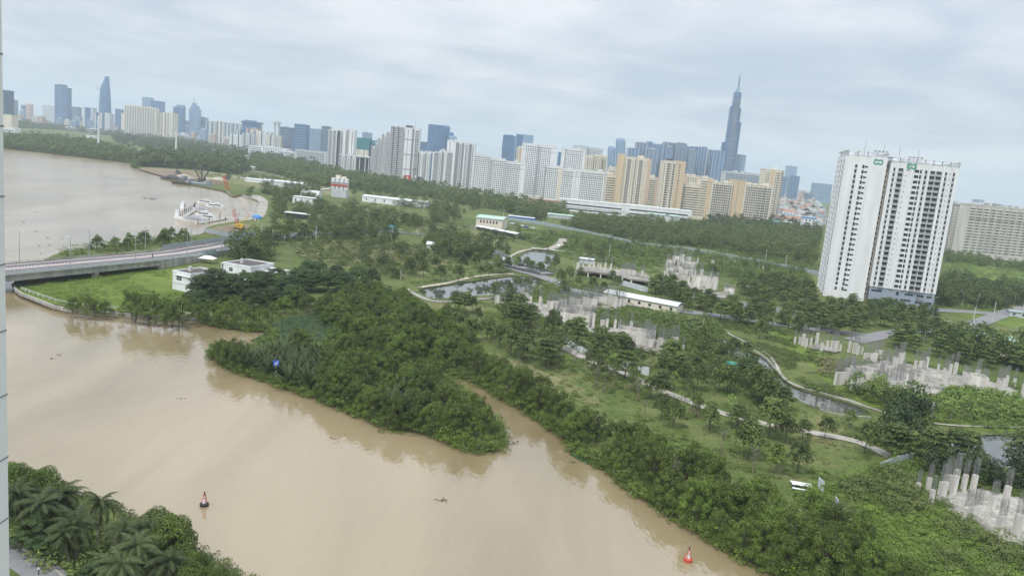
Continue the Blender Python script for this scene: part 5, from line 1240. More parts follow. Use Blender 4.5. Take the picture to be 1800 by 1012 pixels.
e = shed('open-fronted workshop hall with a pale gabled roof', 1703, 610, -14, 17, 13, 4.4, 'white', 'roofgreen', 1.8, name='workshop', openf=True)
e = shed('pale lean-to roof right of the workshop hall', 1752, 606, -14, 8, 7, 3.2, 'palegrey', 'roofwhite', .6, name='lean_to', openf=True)
e = shed('small white hut with a flat roof by the upper ruin', 1300, 505, -10, 8, 6, 3, 'white', 'roofwhite', .5, name='hut')
e = shed('small white shed roof among trees left of the upper ruin', 1018, 462, -10, 9, 6, 3, 'palegrey', 'roofwhite', .6, name='hut')
e = shed('grey site office at the right edge behind the road', 1774, 556, -12, 18, 6, 3.2, 'palegrey', 'fence', .5, name='site_office', wins=4)
e = shed('mint green roof shed below the long school', 962, 382, -6, 36, 14, 4, 'palegrey', 'roofgreen', 1, name='shed')
e = shed('white long low shed left of the cream hall, far', 636, 354, -13, 62, 16, 6, 'white', 'roofwhite', 1.5, name='shed', wins=6)
e = shed('second long white shed roof behind the wooded yard', 682, 356, -14, 44, 14, 4.5, 'palegrey', 'roofwhite', 1.5, name='shed')
e = shed('small cream cabin in front of the batching plant', 514, 358, -10, 24, 12, 7, 'white', 'roofwhite', .5, name='office_building', wins=4)
e = shed('grey flat canopy building by the marina lot', 500, 382, -5, 20, 9, 4, 'palegrey', 'roofwhite', .5, name='shed', openf=True)
e = shed('white quarry shed roof beyond the crane', 430, 319, -8, 34, 14, 4, 'white', 'roofwhite', 1, name='shed')
e = shed('longer white shed roof beyond the crane', 461, 323, -8, 52, 16, 5, 'palegrey', 'roofwhite', 1.4, name='shed')
e = shed('white shed roof across the river left of the quarry road', 371, 277, -4, 50, 30, 7, 'palegrey', 'roofwhite', 2, name='shed')
e = shed('bright blue roofed shed in the far scrub', 352, 268, 0, 36, 24, 8, 'bluecover', 'bluecover', 2, name='shed')
e = shed('small white house by the far quarry road', 402, 286, 0, 16, 12, 8, 'white', 'roofwhite', 1.5, name='house', cat='house')
e = shed('row of white barracks along the far quarry road', 393, 292, -14, 60, 8, 4, 'white', 'roofwhite', .8, name='shed')
e = shed('pale blue lot building right of the cream hall', 893, 386, -8, 26, 10, 4, 'blue', 'palegrey', .6, name='shed')
for i, (x, y) in enumerate([(150, 241), (78, 218), (92, 220), (120, 245), (236, 268), (320, 279), (418, 276)]):
    shed('small pale hut on the far bank, %s from the left' % ordw(sorted([150, 78, 92, 120, 236, 320, 418]).index(x) + 1), x, y, 0, 30, 12, 5, 'white', 'roofwhite', 1, name='hut')
# batching plant
c = G(597, 347); e = empty('batching_plant', (c.x, c.y, LZ), R(-6), 'white and red concrete batching plant on a grey base, with conveyors', 'plant')
g = MB(); [g.loft([[(x + 2.3 * math.cos(t), y + 2.3 * math.sin(t), z) for t in [k * .628 for k in range(10)]] for z in (9, 21)]) for x, y in ((-8, 0), (-3, 0), (2, 0), (7, 0), (-5.5, 5), (4.5, 5))]; g.build('silos', MT['white'], e)
MB().box(-10.5, 9.6, -2.7, -2.45, 12.3, 14.2).build('red_band', MT['red'], e); MB().box(-10.6, 9.8, -2.85, -2.7, 15.4, 16.4).build('grey_band', MT['grey'], e); MB().box(-9, 8, -2, 7, 0, 8.9).build('base', MT['palegrey'], e); MB().box(-6, -1, 1, 5, 21, 24).box(1, 5, 1, 5, 21, 23).build('top_house', MT['cream'], e)
MB().bar((-9, 0, 9), (-40, 4, 2), 1.0).bar((-42, 4, 5), (-66, 0, 1), 1.0).build('conveyor', MT['palecon'], e)
c = G(547, 350); e = empty('aggregate_shed', (c.x, c.y, LZ), 0, 'round-roofed grey aggregate shed at the foot of the conveyor', 'shed'); MB().loft([[(x, 9 * math.cos(t), 9 * math.sin(t)) for t in [math.pi * k / 10 for k in range(11)]] for x in (-9, 9)]).build('roof', MT['roofwhite'], e)
# little tents and yard things
for i, (x, y, m, s) in enumerate([(1779, 617, 'blue', 2.2), (452, 384, 'bluecover', 3.5), (688, 405, 'teal', 5), (1284, 652, 'green', 4)]):
    c = G(x, y); e = empty('tarp_shelter', (c.x, c.y, LZ), 0, ['bright blue domed tarp beside the workshop yard', 'blue tank on the marina seawall', 'teal netted court among the trees', 'green tarp roof beside the canal trees'][i], 'tarp')
    MB().loft([[(s * q * math.cos(t), s * q * .7 * math.sin(t), s * zz_) for t in [k * .628 for k in range(10)]] for q, zz_ in ((1, 0), (1, .35), (.75, .62), (.3, .78))]).build('cover', MT[m], e)
p = G(1408, 858); e = empty('bench_table', (p.x, p.y, LZ), R(-12), 'white double picnic table on the grass above the mangroves', 'table')
MB().box(-2, 2, -.9, .9, .9, 1.0).build('table_top', MT['white'], e); MB().box(-2, 2, -2.1, -1.5, .5, .58).box(-2, 2, 1.5, 2.1, .5, .58).build('bench_seat', MT['white'], e); g = MB(); [g.bar((x, y, 0), (x, y, .9), .07) for x in (-1.5, 1.5) for y in (-.7, .7)]; g.build('legs', MT['steel'], e)
# cars
def car(px, py, yaw, m, label, L=4.4, Wd=1.8, Hh=1.5, van=False, z=LZ + .35):
    p = G(px, py, z); e = empty('parked_car', (p.x, p.y, z), R(yaw), label, 'truck' if van else 'car')
    pr = [(-.5, .3), (-.5, .62), (-.42, .66), (-.3, 1.0), (.12, 1.0), (.26, .68), (.48, .58), (.5, .3)] if not van else [(-.5, .3), (-.5, 1.3), (.2, 1.3), (.22, 1.1), (.42, 1.05), (.5, .7), (.5, .3)]
    MB().loft([[(x * L, s * Wd, .15 + z_ * Hh * .85) for x, z_ in pr] for s in (-.5, .5)]).build('body', MT[m], e)
    MB().loft([[(x * L, s * (Wd + .03), .15 + z_ * Hh * .85) for x, z_ in ([(-.37, .68), (-.28, .94), (.1, .94), (.2, .7)] if not van else [(.24, .7), (.25, 1.0), (.4, .98), (.45, .72)])] for s in (-.5, .5)]).build('windows', MT['glass'], e)
    for x in (-.32, .32):
        for s in (-.46, .46): MB().loft([[(x * L + .33 * math.cos(t), s * Wd + q, .33 + .33 * math.sin(t)) for t in [k * .7854 for k in range(8)]] for q in (-.1, .1)]).build('wheel', MT['black'], e)
car(983, 434, 75, 'white', 'white car on the pale road beyond the round pond'); car(886, 459, 5, 'white', 'white truck parked by the round pond', 6, 2.1, 1.9, True)
car(1386, 753, -25, 'maroon', 'dark red car beside the park path under the trees'); car(945, 420, 60, 'grey', 'grey car on the pale road behind the white one')
for i, (x, y) in enumerate([(900, 394), (908, 396), (917, 398), (925, 400), (936, 402)]): car(x, y, -20, ['white', 'grey', 'white', 'blue', 'white'][i], '%s car parked in the row behind the grey fence, %s from the left' % (['white', 'grey', 'white', 'blue', 'white'][i], ordw(i + 1)))
# ------------------------------------------------------------------ unfinished sites
CN = {}
def col_proto(w, d, h, rb):
    e = empty('unfinished_column', (0, 0, 0), 0, 'x', 'column')
    MB().box(-w/2, w/2, -d/2, d/2, -.3, h).build('shaft', MT['concrete'], e)
    g = MB(); nx = max(2, int(w / .26)); ny = max(2, int(d / .26)); rr = random.Random(int(w * 100 + d * 10 + h))
    for i in range(nx + 1):
        for j in range(ny + 1):
            if i in (0, nx) or j in (0, ny):
                x = -w/2 + .06 + (w - .12) * i / nx; y = -d/2 + .06 + (d - .12) * j / ny
                g.bar((x, y, h), (x + rr.uniform(-.12, .12), y + rr.uniform(-.12, .12), h + rb * rr.uniform(.8, 1.0)), .034, n=3)
    for z in (h + rb * .3, h + rb * .62): g.bar((-w/2, -d/2, z), (w/2, -d/2, z), .02, n=3).bar((-w/2, d/2, z), (w/2, d/2, z), .02, n=3)
    g.build('rebar', MT['rebar'], e)
    return e
CP = {'n': col_proto(.9, .9, 4.4, 4.2), 'w': col_proto(1.9, .8, 4.6, 4.6), 's': col_proto(.7, .7, 3.2, 3.6), 'b': col_proto(3.6, 1.0, 4.0, 4.5), 't': col_proto(1.0, 1.0, 5.2, 3.2), 'l': col_proto(6.0, 1.0, 3.6, 4.8)}
def column(k, px, py, s, label, group, yaw=20, z=LZ): s = s * .9 if 'lower right' in label else s; p = G(px, py, z); return copy_thing(CP[k], (p.x, p.y, z), R(yaw), s, label, group)
GN = 'unfinished columns on the slab in the lower right corner'
for k, x, y, s, lb in [('n', 1610, 875, .85, 'leftmost slim unfinished column with tall rebar'), ('n', 1629, 869, .95, 'unfinished column just right of the leftmost one'), ('n', 1635, 889, .9, 'front slim column left of the thick pair'),
      ('w', 1653, 881, 1.05, 'thick double column at the front left of the slab'), ('w', 1661, 866, 1.0, 'thick column behind the front left double one'), ('n', 1674, 871, 1.15, 'square column right of the thick pair'), ('n', 1677, 858, 1.1, 'rear column with the highest rebar'),
      ('n', 1692, 864, 1.0, 'slender column fourth from the right in the back row'), ('n', 1708, 868, 1.1, 'tall column behind the short wall'), ('w', 1742, 899, .85, 'wide column in the middle of the sandy slab'), ('n', 1765, 890, 1.15, 'tall column right of the middle wide one'),
      ('w', 1755, 941, .95, 'front pale column near the bottom edge of the slab'), ('n', 1783, 949, 1.3, 'tall front column at the right picture edge')]:
    column(k, x, y, s, lb + ', lower right site', GN)
column('l', 1706, 914, .9, 'short concrete wall bristling with rebar, lower right site', GN, yaw=28)
sheet('building_slab', [(1645, 866), (1700, 858), (1760, 868), (1830, 885), (1840, 960), (1790, 962), (1740, 948), (1712, 925), (1672, 905), (1650, 885)], MT['slab'], z=LZ + .35)
def z4(x, y): return 1380 + x / 4.286, 560 + y / 4.286
sheet('building_slab', [z4(*q) for q in [(385, 480), (480, 380), (640, 320), (880, 335), (1100, 375), (1370, 435), (1800, 535), (1800, 620), (1540, 560), (1300, 520), (1230, 560), (1100, 625), (900, 590), (730, 575), (480, 515)]], MT['slab'], z=LZ + .45, sm=0)
sheet('building_slab', [z4(*q) for q in [(160, 215), (260, 195), (420, 250), (380, 262), (200, 235)]], MT['slab'], z=LZ + .45, sm=0)
GM = 'unfinished columns of the middle right site'
Z4 = [('s', 70, 197), ('s', 105, 192), ('n', 130, 204), ('n', 155, 216), ('s', 190, 207), ('t', 235, 192), ('n', 270, 252), ('n', 313, 237), ('b', 368, 236), ('s', 413, 246), ('n', 480, 252), ('w', 520, 262), ('n', 545, 272), ('s', 575, 267), ('l', 635, 332), ('b', 700, 308), ('s', 768, 346), ('n', 808, 377), ('n', 828, 374), ('w', 860, 347), ('n', 878, 341),
      ('s', 975, 386), ('n', 1010, 400), ('n', 1035, 390), ('n', 1062, 372), ('n', 1190, 466), ('n', 1202, 490), ('n', 1235, 430), ('n', 1275, 426), ('w', 1440, 470), ('n', 1595, 546), ('n', 1605, 567), ('n', 1632, 540), ('n', 1660, 516), ('n', 1785, 600), ('b', 405, 498), ('w', 455, 470), ('b', 525, 540), ('b', 560, 520), ('l', 690, 560), ('b', 780, 565), ('b', 850, 560), ('w', 930, 556), ('n', 985, 520), ('b', 740, 400), ('b', 770, 430), ('n', 870, 500), ('n', 1025, 480), ('s', 1150, 395), ('s', 1720, 520)]
for i, (k, x, y) in enumerate(sorted(Z4, key=lambda q: q[1])):
    column(k, *z4(x, y), random.uniform(.82, 1.1), '%s concrete column with rebar, %s from the left in the middle right site' % ({'s': 'short slim', 'n': 'square', 't': 'tall thin', 'w': 'thick', 'b': 'wide slab-like', 'l': 'wall-like'}[k], ordw(i + 1)), GM, yaw=24)
def core(label, px, py, w, d, h, yaw, z=LZ + .3, rb=2.2, door=True):
    p = G(px, py, z); e = empty('concrete_core', (p.x, p.y, z), R(yaw), label, 'structure')
    g = MB(); t = .35
    if door: g.box(0, w * .3, 0, t, 0, h).box(w * .55, w, 0, t, 0, h).box(w * .3, w * .55, 0, t, h * .72, h)
    else: g.box(0, w, 0, t, 0, h)
    g.box(0, w, d - t, d, 0, h).box(0, t, t, d - t, 0, h).box(w - t, w, t, d - t, 0, h).build('wall', MT['concrete'], e)
    g = MB(); rr = random.Random(int(px))
    for k in range(int(w / .3)):
        for y in (t / 2, d - t / 2): g.bar((k * .3 + .1, y, h), (k * .3 + .1 + rr.uniform(-.1, .1), y, h + rb * rr.uniform(.7, 1)), .034, n=3)
    for k in range(int(d / .3)):
        for x in (t / 2, w - t / 2): g.bar((x, k * .3 + .1, h), (x, k * .3 + .1 + rr.uniform(-.1, .1), h + rb * rr.uniform(.7, 1)), .034, n=3)
    g.build('rebar', MT['rebar'], e); return e
core('roofless concrete core room with doorways in the middle right site', *z4(505, 480), 9, 7, 4.2, -14, rb=4)
core('concrete lift core bristling with rebar at the right of the site', *z4(1368, 500), 6.4, 6, 3.4, -14, rb=3, door=False)
# left lower ruin (865-1200, 510-620)
def z6(x, y): return 860 + x / 5, 500 + y / 5
sheet('building_slab', [z6(*q) for q in [(40, 160), (360, 165), (640, 185), (1000, 190), (1200, 200), (1180, 232), (830, 240), (820, 330), (690, 385), (450, 290), (200, 235), (60, 200)]], MT['slab'], z=LZ + .5, sm=0)
sheet('building_slab', [z6(*q) for q in [(850, 370), (1100, 390), (1340, 450), (1480, 500), (1660, 590), (1500, 640), (1380, 600), (1050, 520), (880, 430)]], MT['slab'], z=LZ + .5, sm=0)
GL = 'unfinished columns of the left ruin'
Z6 = [('w', 65, 190), ('w', 120, 185), ('w', 145, 182), ('w', 215, 180), ('w', 240, 182), ('w', 290, 175), ('w', 318, 178), ('w', 350, 190), ('n', 440, 190), ('s', 455, 185), ('b', 535, 215), ('b', 575, 215), ('w', 625, 210), ('w', 655, 212), ('b', 735, 190), ('b', 770, 195), ('w', 820, 195), ('w', 855, 205), ('b', 900, 215), ('l', 970, 185), ('w', 1048, 190), ('w', 1095, 205), ('w', 1115, 205), ('w', 1142, 208), ('w', 1175, 208), ('n', 560, 330), ('l', 640, 260), ('l', 740, 260), ('n', 640, 310), ('l', 720, 330),
      ('t', 905, 380), ('s', 980, 375), ('s', 1000, 378), ('n', 1028, 395), ('n', 1100, 395), ('w', 1372, 520), ('b', 1400, 560), ('w', 1495, 575), ('b', 1555, 590), ('w', 1620, 590), ('s', 1640, 590), ('s', 1695, 610), ('s', 1380, 470), ('s', 1420, 490), ('n', 1240, 420)]
for i, (k, x, y) in enumerate(sorted(Z6, key=lambda q: q[1])):
    column(k, *z6(x, y), random.uniform(.85, 1.15), '%s concrete column with rebar, %s from the left in the left ruin' % ({'s': 'short slim', 'n': 'square', 't': 'tall thin', 'w': 'thick', 'b': 'wide slab-like', 'l': 'wall-like'}[k], ordw(i + 1)), GL, yaw=18)
core('long concrete stair core with rebar in the left ruin', *z6(1110, 500), 13, 8, 4.6, -16, rb=3); core('pale concrete tank core in the left ruin', *z6(580, 340), 13, 9, 4.6, -12, rb=3.2, door=False)
# upper ruin (1010-1360, 440-530), raised slab on stilts
def z7(x, y): return 1000 + x / 5, 430 + y / 5
def raised(label, pl, zt, th=.9, posts=10):
    w = [G(*z7(*q), zt) for q in pl]; e = empty('raised_slab', (w[0].x, w[0].y, LZ), 0, label, 'structure'); q0 = w[0]
    P = [(v.x - q0.x, v.y - q0.y) for v in w]; MB().prism(P, zt - LZ - th, zt - LZ).build('slab', MT['slab'], e)
    g = MB(); n = len(P)
    for i in range(n):
        a, b = Vector(P[i]), Vector(P[(i + 1) % n]); m = max(1, int((b - a).length / 6))
        for k in range(m): c = (a + (b - a) * k / m) * .985 + Vector((0, .3)); g.box(c.x - .4, c.x + .4, c.y - .4, c.y + .4, -.2, zt - LZ - th)
    g.build('stilts', MT['concrete'], e); return e
raised('raised concrete deck on stilts, left part of the upper ruin', [(60, 225), (400, 258), (560, 300), (720, 320), (700, 268), (560, 240), (230, 190), (80, 190)], 4.2)
raised('raised concrete deck on stilts, right part of the upper ruin', [(740, 320), (1000, 385), (1120, 415), (1300, 462), (1420, 470), (1420, 400), (1270, 420), (1100, 330), (850, 290)], 4.2)

for i, (x, y, w, d, h, rb) in enumerate([(850, 200, 5, 3, 5, 4), (905, 190, 6, 3, 7, 5), (960, 200, 4, 4, 6, 2), (1010, 215, 8, 4, 5, 2), (860, 260, 4, 3, 4, 4), (920, 270, 6, 3, 5.5, 2), (1000, 280, 7, 4, 4.5, 1.5), (880, 320, 5, 3, 3.5, 3), (960, 330, 6, 3, 4, 1)]):
    core('broken concrete wall cell of the upper ruin, %s from the left' % ordw(sorted([850, 905, 960.5, 1010, 860, 920, 1000, 880, 960]).index(x if i != 2 else 960.5) + 1), *z7(x, y), w, d, h, -12 + i * 4, z=LZ, rb=rb)
core('ruined stair house at the right of the upper ruin', *z7(1080, 375), 13, 9, 6, -10, z=LZ + 3, rb=3.5); core('low end block of the upper ruin', *z7(1360, 465), 5, 5, 5, -10, z=LZ, rb=2)
GU = 'unfinished columns of the upper ruin'
Z7 = [('w', 75, 222), ('s', 120, 215), ('w', 175, 215), ('n', 215, 215), ('s', 255, 210), ('s', 275, 218), ('n', 315, 225), ('n', 365, 225), ('s', 415, 250), ('b', 470, 265), ('l', 520, 270), ('b', 560, 275), ('w', 640, 285), ('s', 670, 290), ('s', 810, 290), ('n', 835, 285), ('w', 870, 180), ('w', 930, 150), ('b', 990, 135), ('b', 1050, 150), ('n', 1130, 160), ('b', 1020, 275), ('w', 1100, 280), ('w', 1160, 285), ('n', 1245, 310), ('n', 1290, 370), ('n', 1240, 400), ('n', 1115, 370), ('w', 1380, 460), ('s', 1400, 440), ('s', 1255, 170), ('s', 1270, 175), ('s', 1360, 185), ('s', 1455, 170), ('s', 1480, 172), ('s', 1660, 240), ('s', 1705, 230), ('n', 900, 220), ('n', 960, 210), ('b', 930, 300), ('b', 900, 340), ('w', 1045, 340)]
for i, (k, x, y) in enumerate(sorted(Z7, key=lambda q: q[1])):
    column(k, *z7(x, y), random.uniform(.8, 1.05), '%s concrete column with rebar, %s from the left in the upper ruin' % ({'s': 'short slim', 'n': 'square', 't': 'tall thin', 'w': 'thick', 'b': 'wide slab-like', 'l': 'wall-like'}[k], ordw(i + 1)), GU, yaw=15, z=LZ + (2.6 if 740 < x < 1320 or x < 700 else 0))
for q in CP.values(): drop(q)
sheet('bare_soil', [z7(*q) for q in [(1150, 155), (1300, 180), (1420, 185), (1400, 200), (1250, 195), (1130, 175)]], MT['sand'])
# ------------------------------------------------------------------ marina
def hull(L, B, Hh, name, m, e, z=0.0, sheer=.5):
    rings = []
    for t, b, lo in ((-.5, .8, 0), (-.3, .95, 0), (0, 1, 0), (.25, .86, 0), (.4, .5, .1), (.5, .04, .5)):
        x = t * L; w = B / 2 * b; top = Hh + sheer * max(0, t) * 2
        rings.append([(x, -w, top), (x, -w * .8, Hh * lo), (x, 0, -.3 + Hh * lo), (x, w * .8, Hh * lo), (x, w, top)])
    MB().loft(rings).build(name, MT[m], e)
def yacht(px, py, yaw, L, label, decks=2, cover=False, group=None):
    p = G(px, py, 0); e = empty('motor_yacht', (p.x, p.y, 0), R(yaw), label, 'boat', group); B = L * .25; H = L * .09
    hull(L, B, H, 'hull', 'white', e, sheer=L * .04)
    if cover: MB().loft([[(x, B * .47 * w * math.cos(t), H + .1 + hh * math.sin(t)) for t in [math.pi * k / 8 for k in range(9)]] for x, w, hh in ((-L * .47, .8, .5), (-L * .25, 1, L * .12), (0, 1, L * .13), (L * .2, .8, L * .07), (L * .34, .5, .4))]).build('canvas_cover', MT['tarp'], e)
    else:
        z = H + .15
        for k in range(decks):
            l0, l1 = -L * (.42 - .05 * k), L * (.2 - .12 * k); w = B * (.38 - .04 * k); h = 1.7
            MB().loft([[(l0, -w, z), (l1 + 1.2, -w, z), (l1 + 1.2, w, z), (l0, w, z)], [(l0 + .4, -w * .9, z + h), (l1, -w * .9, z + h), (l1, w * .9, z + h), (l0 + .4, w * .9, z + h)]]).build('cabin', MT['white'], e)
            MB().loft([[(l0 + .8, -w * 1.02, z + .7), (l1 + .85, -w * 1.02, z + .7), (l1 + .85, w * 1.02, z + .7), (l0 + .8, w * 1.02, z + .7)], [(l0 + 1.0, -w * .96, z + 1.5), (l1 + .4, -w * .96, z + 1.5), (l1 + .4, w * .96, z + 1.5), (l0 + 1.0, w * .96, z + 1.5)]]).build('cabin_windows', MT['glass'], e)
            z += h + .02
        MB().box(-L * .25, -L * .02, -B * .3, B * .3, z + 1.0, z + 1.15).bar((-L * .2, 0, z), (-L * .2, 0, z + 1.9), .08).bar((-L * .22, B * .28, z), (-L * .22, B * .28, z + 1), .08).bar((-L * .22, -B * .28, z), (-L * .22, -B * .28, z + 1), .08).build('flybridge', MT['white'], e)
    MB().box(-L * .3, L * .2, -B * .505, -B * .47, H * .5, H * .72).build('hull_stripe', MT['glass'], e)
    return e
yacht(337, 390, 175, 20, 'white yacht under a grey canvas cover, nearest in the marina', cover=True)
yacht(311, 384, 112, 13, 'tall white motor yacht moored at the outer end of the pontoon', 2)
yacht(322, 368, 105, 14, 'large white motor yacht behind the outer one', 2)
yacht(358, 381, 165, 14, 'white motor yacht between the covered one and the gangway', 1)
yacht(366, 386, 170, 12, 'small white boat at the inner end of the pontoon', 1)
yacht(377, 366, 172, 17, 'long white boat on the far side of the pontoon', 1)
yacht(360, 359, 172, 14, 'farthest small white boat behind the pontoon', 1)
yacht(352, 371, 165, 15, 'white boat with a grey canvas cover in mid marina', cover=True)
def deckline(name, label, pl, w, z, m='bridgecon', piles=8, hp=3.0, rail=False, th=.35, cat='pontoon'):
    ln = [G(x, y, z) for x, y in pl]; e = empty(name, (0, 0, 0), 0, label, cat)
    ribbon(MB(), ln, -w/2, w/2, -th, 0).build('deck', MT[m], e); g = MB()
    for p, d in along(ln, piles): g.bar((p.x - d.y * w * .6, p.y + d.x * w * .6, -1.5), (p.x - d.y * w * .6, p.y + d.x * w * .6, p.z + hp), .25, n=6)
    g.build('piles', MT['dark'], e)
    if rail: g = MB(); ribbon(g, ln, -w/2, -w/2 + .08, .95, 1.03); ribbon(g, ln, w/2 - .08, w/2, .95, 1.03); g.build('rails', MT['steel'], e)
deckline('pontoon', 'grey floating pontoon running through the moored yachts', [(322, 381), (345, 367), (348, 360)], 3, .7); deckline('pontoon', 'long floating pontoon from yachts to the gangway', [(352, 392), (390, 385), (398, 383)], 2.5, .6, piles=14)
deckline('gangway', 'upper thin walkway crossing the marina basin', [(389, 372), (420, 373), (449, 375)], 1.4, 1.6, 'palecon', 12, 0, cat='walkway'); deckline('gangway', 'lower gangway with grey rails and piles', [(397, 382), (420, 383), (447, 384)], 2.2, 2.2, 'palecon', 8, .3, True, cat='walkway')
# red lattice crane on the platform
c = G(419, 403); tip = None
e = empty('crawler_crane', (c.x, c.y, LZ), 0, 'red lattice boom crane with yellow cab on the earth platform', 'crane')
def lattice(g, p, q, w, seg, r, w1=None):
    p, q = Vector(p), Vector(q); d = (q - p).normalized(); u = d.cross(Vector((0, 1, 0))).normalized(); v = d.cross(u); w1 = w1 or w
    n = max(2, int((q - p).length / seg)); C_ = [(u * a + v * b) for a, b in ((1, 1), (1, -1), (-1, -1), (-1, 1))]
    for k in range(n):
        t0, t1 = k / n, (k + 1) / n; a, b = p + (q - p) * t0, p + (q - p) * t1; wa, wb = (w + (w1 - w) * t0) / 2, (w + (w1 - w) * t1) / 2
        for i in range(4): g.bar(a + C_[i] * wa, b + C_[i] * wb, r); g.bar(a + C_[i] * wa, b + C_[(i + 1) % 4] * wb, r * .7)
    return g
Dd = c.y; tp = at_h(394.5, c.y); tx = proj((tp.x, tp.y, 40))
zt = ztop(c.x - 8, c.y, 309); xt = (at_h(396, c.y).x) - c.x
lattice(MB(), (-.5, 0, 2.2), (xt * .35, 0, zt * .36), 1.4, 2.6, .10).build('boom_foot', MT['crane_red'], e)
lattice(MB(), (xt * .35, 0, zt * .36), (xt * .72, 0, zt * .7), 1.5, 2.6, .075).build('boom_middle', MT['palecon'], e)
lattice(MB(), (xt * .72, 0, zt * .7), (xt, 0, zt - LZ), 1.6, 2.4, .12, 1.2).build('boom_head', MT['crane_red'], e)
MB().box(-1.5, 3.2, -1.8, 1.8, 1.2, 3.4).build('cab', MT['crane_yellow'], e); MB().box(-2.4, 3.6, -2.6, -1.9, 0, 1.1).build('track', MT['dark'], e); MB().box(-2.4, 3.6, 1.9, 2.6, 0, 1.1).build('track', MT['dark'], e)
MB().bar((3, 0, 3.3), (6.5, 0, 9.5), .14).bar((-.5, 0, 3.3), (6.5, 0, 9.5), .14).build('mast', MT['crane_yellow'], e); MB().bar((6.5, 0, 9.5), (xt, 0, zt - LZ), .09).bar((6.5, 0, 9.5), (xt * .7, 0, zt * .7), .06).build('cables', MT['crane_red'], e)
# quarry quay, barges and grab cranes
def barge(px, py, yaw, L, B, H, m, label, heap=None):
    p = G(px, py, 0); e = empty('cargo_barge', (p.x, p.y, 0), R(yaw), label, 'barge'); hull(L, B, H, 'hull', m, e, sheer=1.0)
    MB().box(-L * .46, -L * .34, -B * .3, B * .3, H + .1, H + 4).build('wheelhouse', MT['grey'], e)
    if heap: MB().loft([[(x, B * .4 * w * math.cos(t), H + hh * math.sin(t)) for t in [math.pi * k / 6 for k in range(7)]] for x, w, hh in ((-L * .3, .3, .3), (-L * .1, 1, 3), (L * .15, 1, 3.4), (L * .35, .4, .4))]).build('cargo_heap', MT[heap], e)
barge(305, 317, 170, 34, 9, 2.6, 'dark', 'dark cargo barge at the left end of the quarry quay', 'roofbrown'); barge(320, 318, -5, 30, 9, 2.4, 'grey', 'grey barge loaded with gravel by the quarry quay', 'tarp')
barge(318, 324, 172, 22, 7, 2, 'wooddark', 'small rusty barge in front of the quarry quay', 'roofbrown'); barge(345, 326, 178, 34, 9, 3, 'bluegrey', 'long blue grey barge along the quarry quay')
for i, (bx, by, tx_, ty) in enumerate([(352, 320, 343, 292), (355, 320, 358, 291), (358, 320, 371, 300), (400, 316, 407, 301), (313, 306, 313, 295)]):
    b = G(bx, by); e = empty('grab_crane', (b.x, b.y, LZ), 0, 'dark grab crane on the quarry quay, boom %s' % ['leaning far left, leftmost of the trio', 'nearly upright, middle of the trio', 'leaning right, last of the trio', 'leaning right behind the red crane tip', 'short and upright, far left on the quay'][i], 'crane')
    z = ztop(b.x, b.y, ty) - LZ; k = at_h(tx_ - 2, b.y); MB().box(-2.5, 2.5, -2, 2, 0, 4).build('cab', MT['dark'], e); lattice(MB(), (0, 0, 3), (k.x - b.x + (0), 0, z), .9, 4, .22).build('boom', MT['dark'], e)
for i, (x, y, s, m) in enumerate([(365, 318, 9, 'sandheap'), (345, 310, 8, 'gravelheap'), (375, 322, 10, 'gravelheap'), (325, 312, 8, 'sandheap2'), (385, 316, 7, 'sandheap')]):
    b = G(x, y); rr = random.Random(i); e = MB().loft([[(s * q * (1 + .12 * math.sin(3 * t + i)) * math.cos(t) * 1.5, s * q * math.sin(t), s * zz_ * .45) for t in [2 * math.pi * k / 14 for k in range(14)]] for q, zz_ in ((1, 0), (.8, .25), (.45, .7), (.12, 1))]).build('gravel_heap', MT['sand' if 'sand' in m else 'dirt'])
    e.location = (b.x, b.y, LZ); tag(e, ['tan sand heap on the quay beside the crane trio', 'brown gravel heap left of the crane trio', 'dark gravel heap nearest the red crane', 'tan sand heap at the left of the quay', 'small tan heap on the right of the quay'][i], 'heap')
# ------------------------------------------------------------------ on the water
def buoy(px, py, label, red=True, s=1.0):
    p = G(px, py, 0); e = empty('channel_buoy', (p.x, p.y, 0), R(20), label, 'buoy', None); e.scale = (s, s, s)
    C8 = [2 * math.pi * k / 14 for k in range(14)]
    MB().loft([[(r * math.cos(t), r * math.sin(t), z) for t in C8] for r, z in ((.5, -.4), (.8, 0), (.85, .45), (.6, .6))]).build('float', MT['red' if red else 'black'], e)
    g = MB()
    for k in range(4):
        a = k * 1.5708 + .4; g.bar((.55 * math.cos(a), .55 * math.sin(a), .6), (.1 * math.cos(a), .1 * math.sin(a), 2.5), .045)
        b = a + 1.5708
        for z0_, z1_ in ((.6, 1.2), (1.2, 1.8), (1.8, 2.3)):
            f0, f1 = .55 - .45 * (z0_ - .6) / 1.9, .55 - .45 * (z1_ - .6) / 1.9; g.bar((f0 * math.cos(a), f0 * math.sin(a), z0_), (f1 * math.cos(b), f1 * math.sin(b), z1_), .035)
    g.build('lattice', MT['red'], e)
    MB().loft([[(r * math.cos(t), r * math.sin(t), z) for t in C8] for r, z in ((.42, .62), (.34, 1.0), (.3, 1.15))]).build('lower_cone', MT['white'], e); MB().loft([[(r * math.cos(t), r * math.sin(t), z) for t in C8] for r, z in ((.24, 1.5), (.16, 1.95))]).build('upper_cone', MT['white'], e)
    MB().loft([[(r * math.cos(t), r * math.sin(t), z) for t in C8] for r, z in ((.02, 2.45), (.14, 2.5), (.14, 2.75), (.02, 2.85))]).build('lantern', MT['black'], e)
buoy(359, 888, 'red and white channel buoy with dark float, left on the river', False, .88); buoy(1209, 985, 'bright red channel buoy near the bottom edge on the river', True, .88)
p = G(484, 672, 0); e = empty('channel_sign', (p.x, p.y, 0), 0, 'blue channel sign with white mark on a black and white striped post', 'sign')
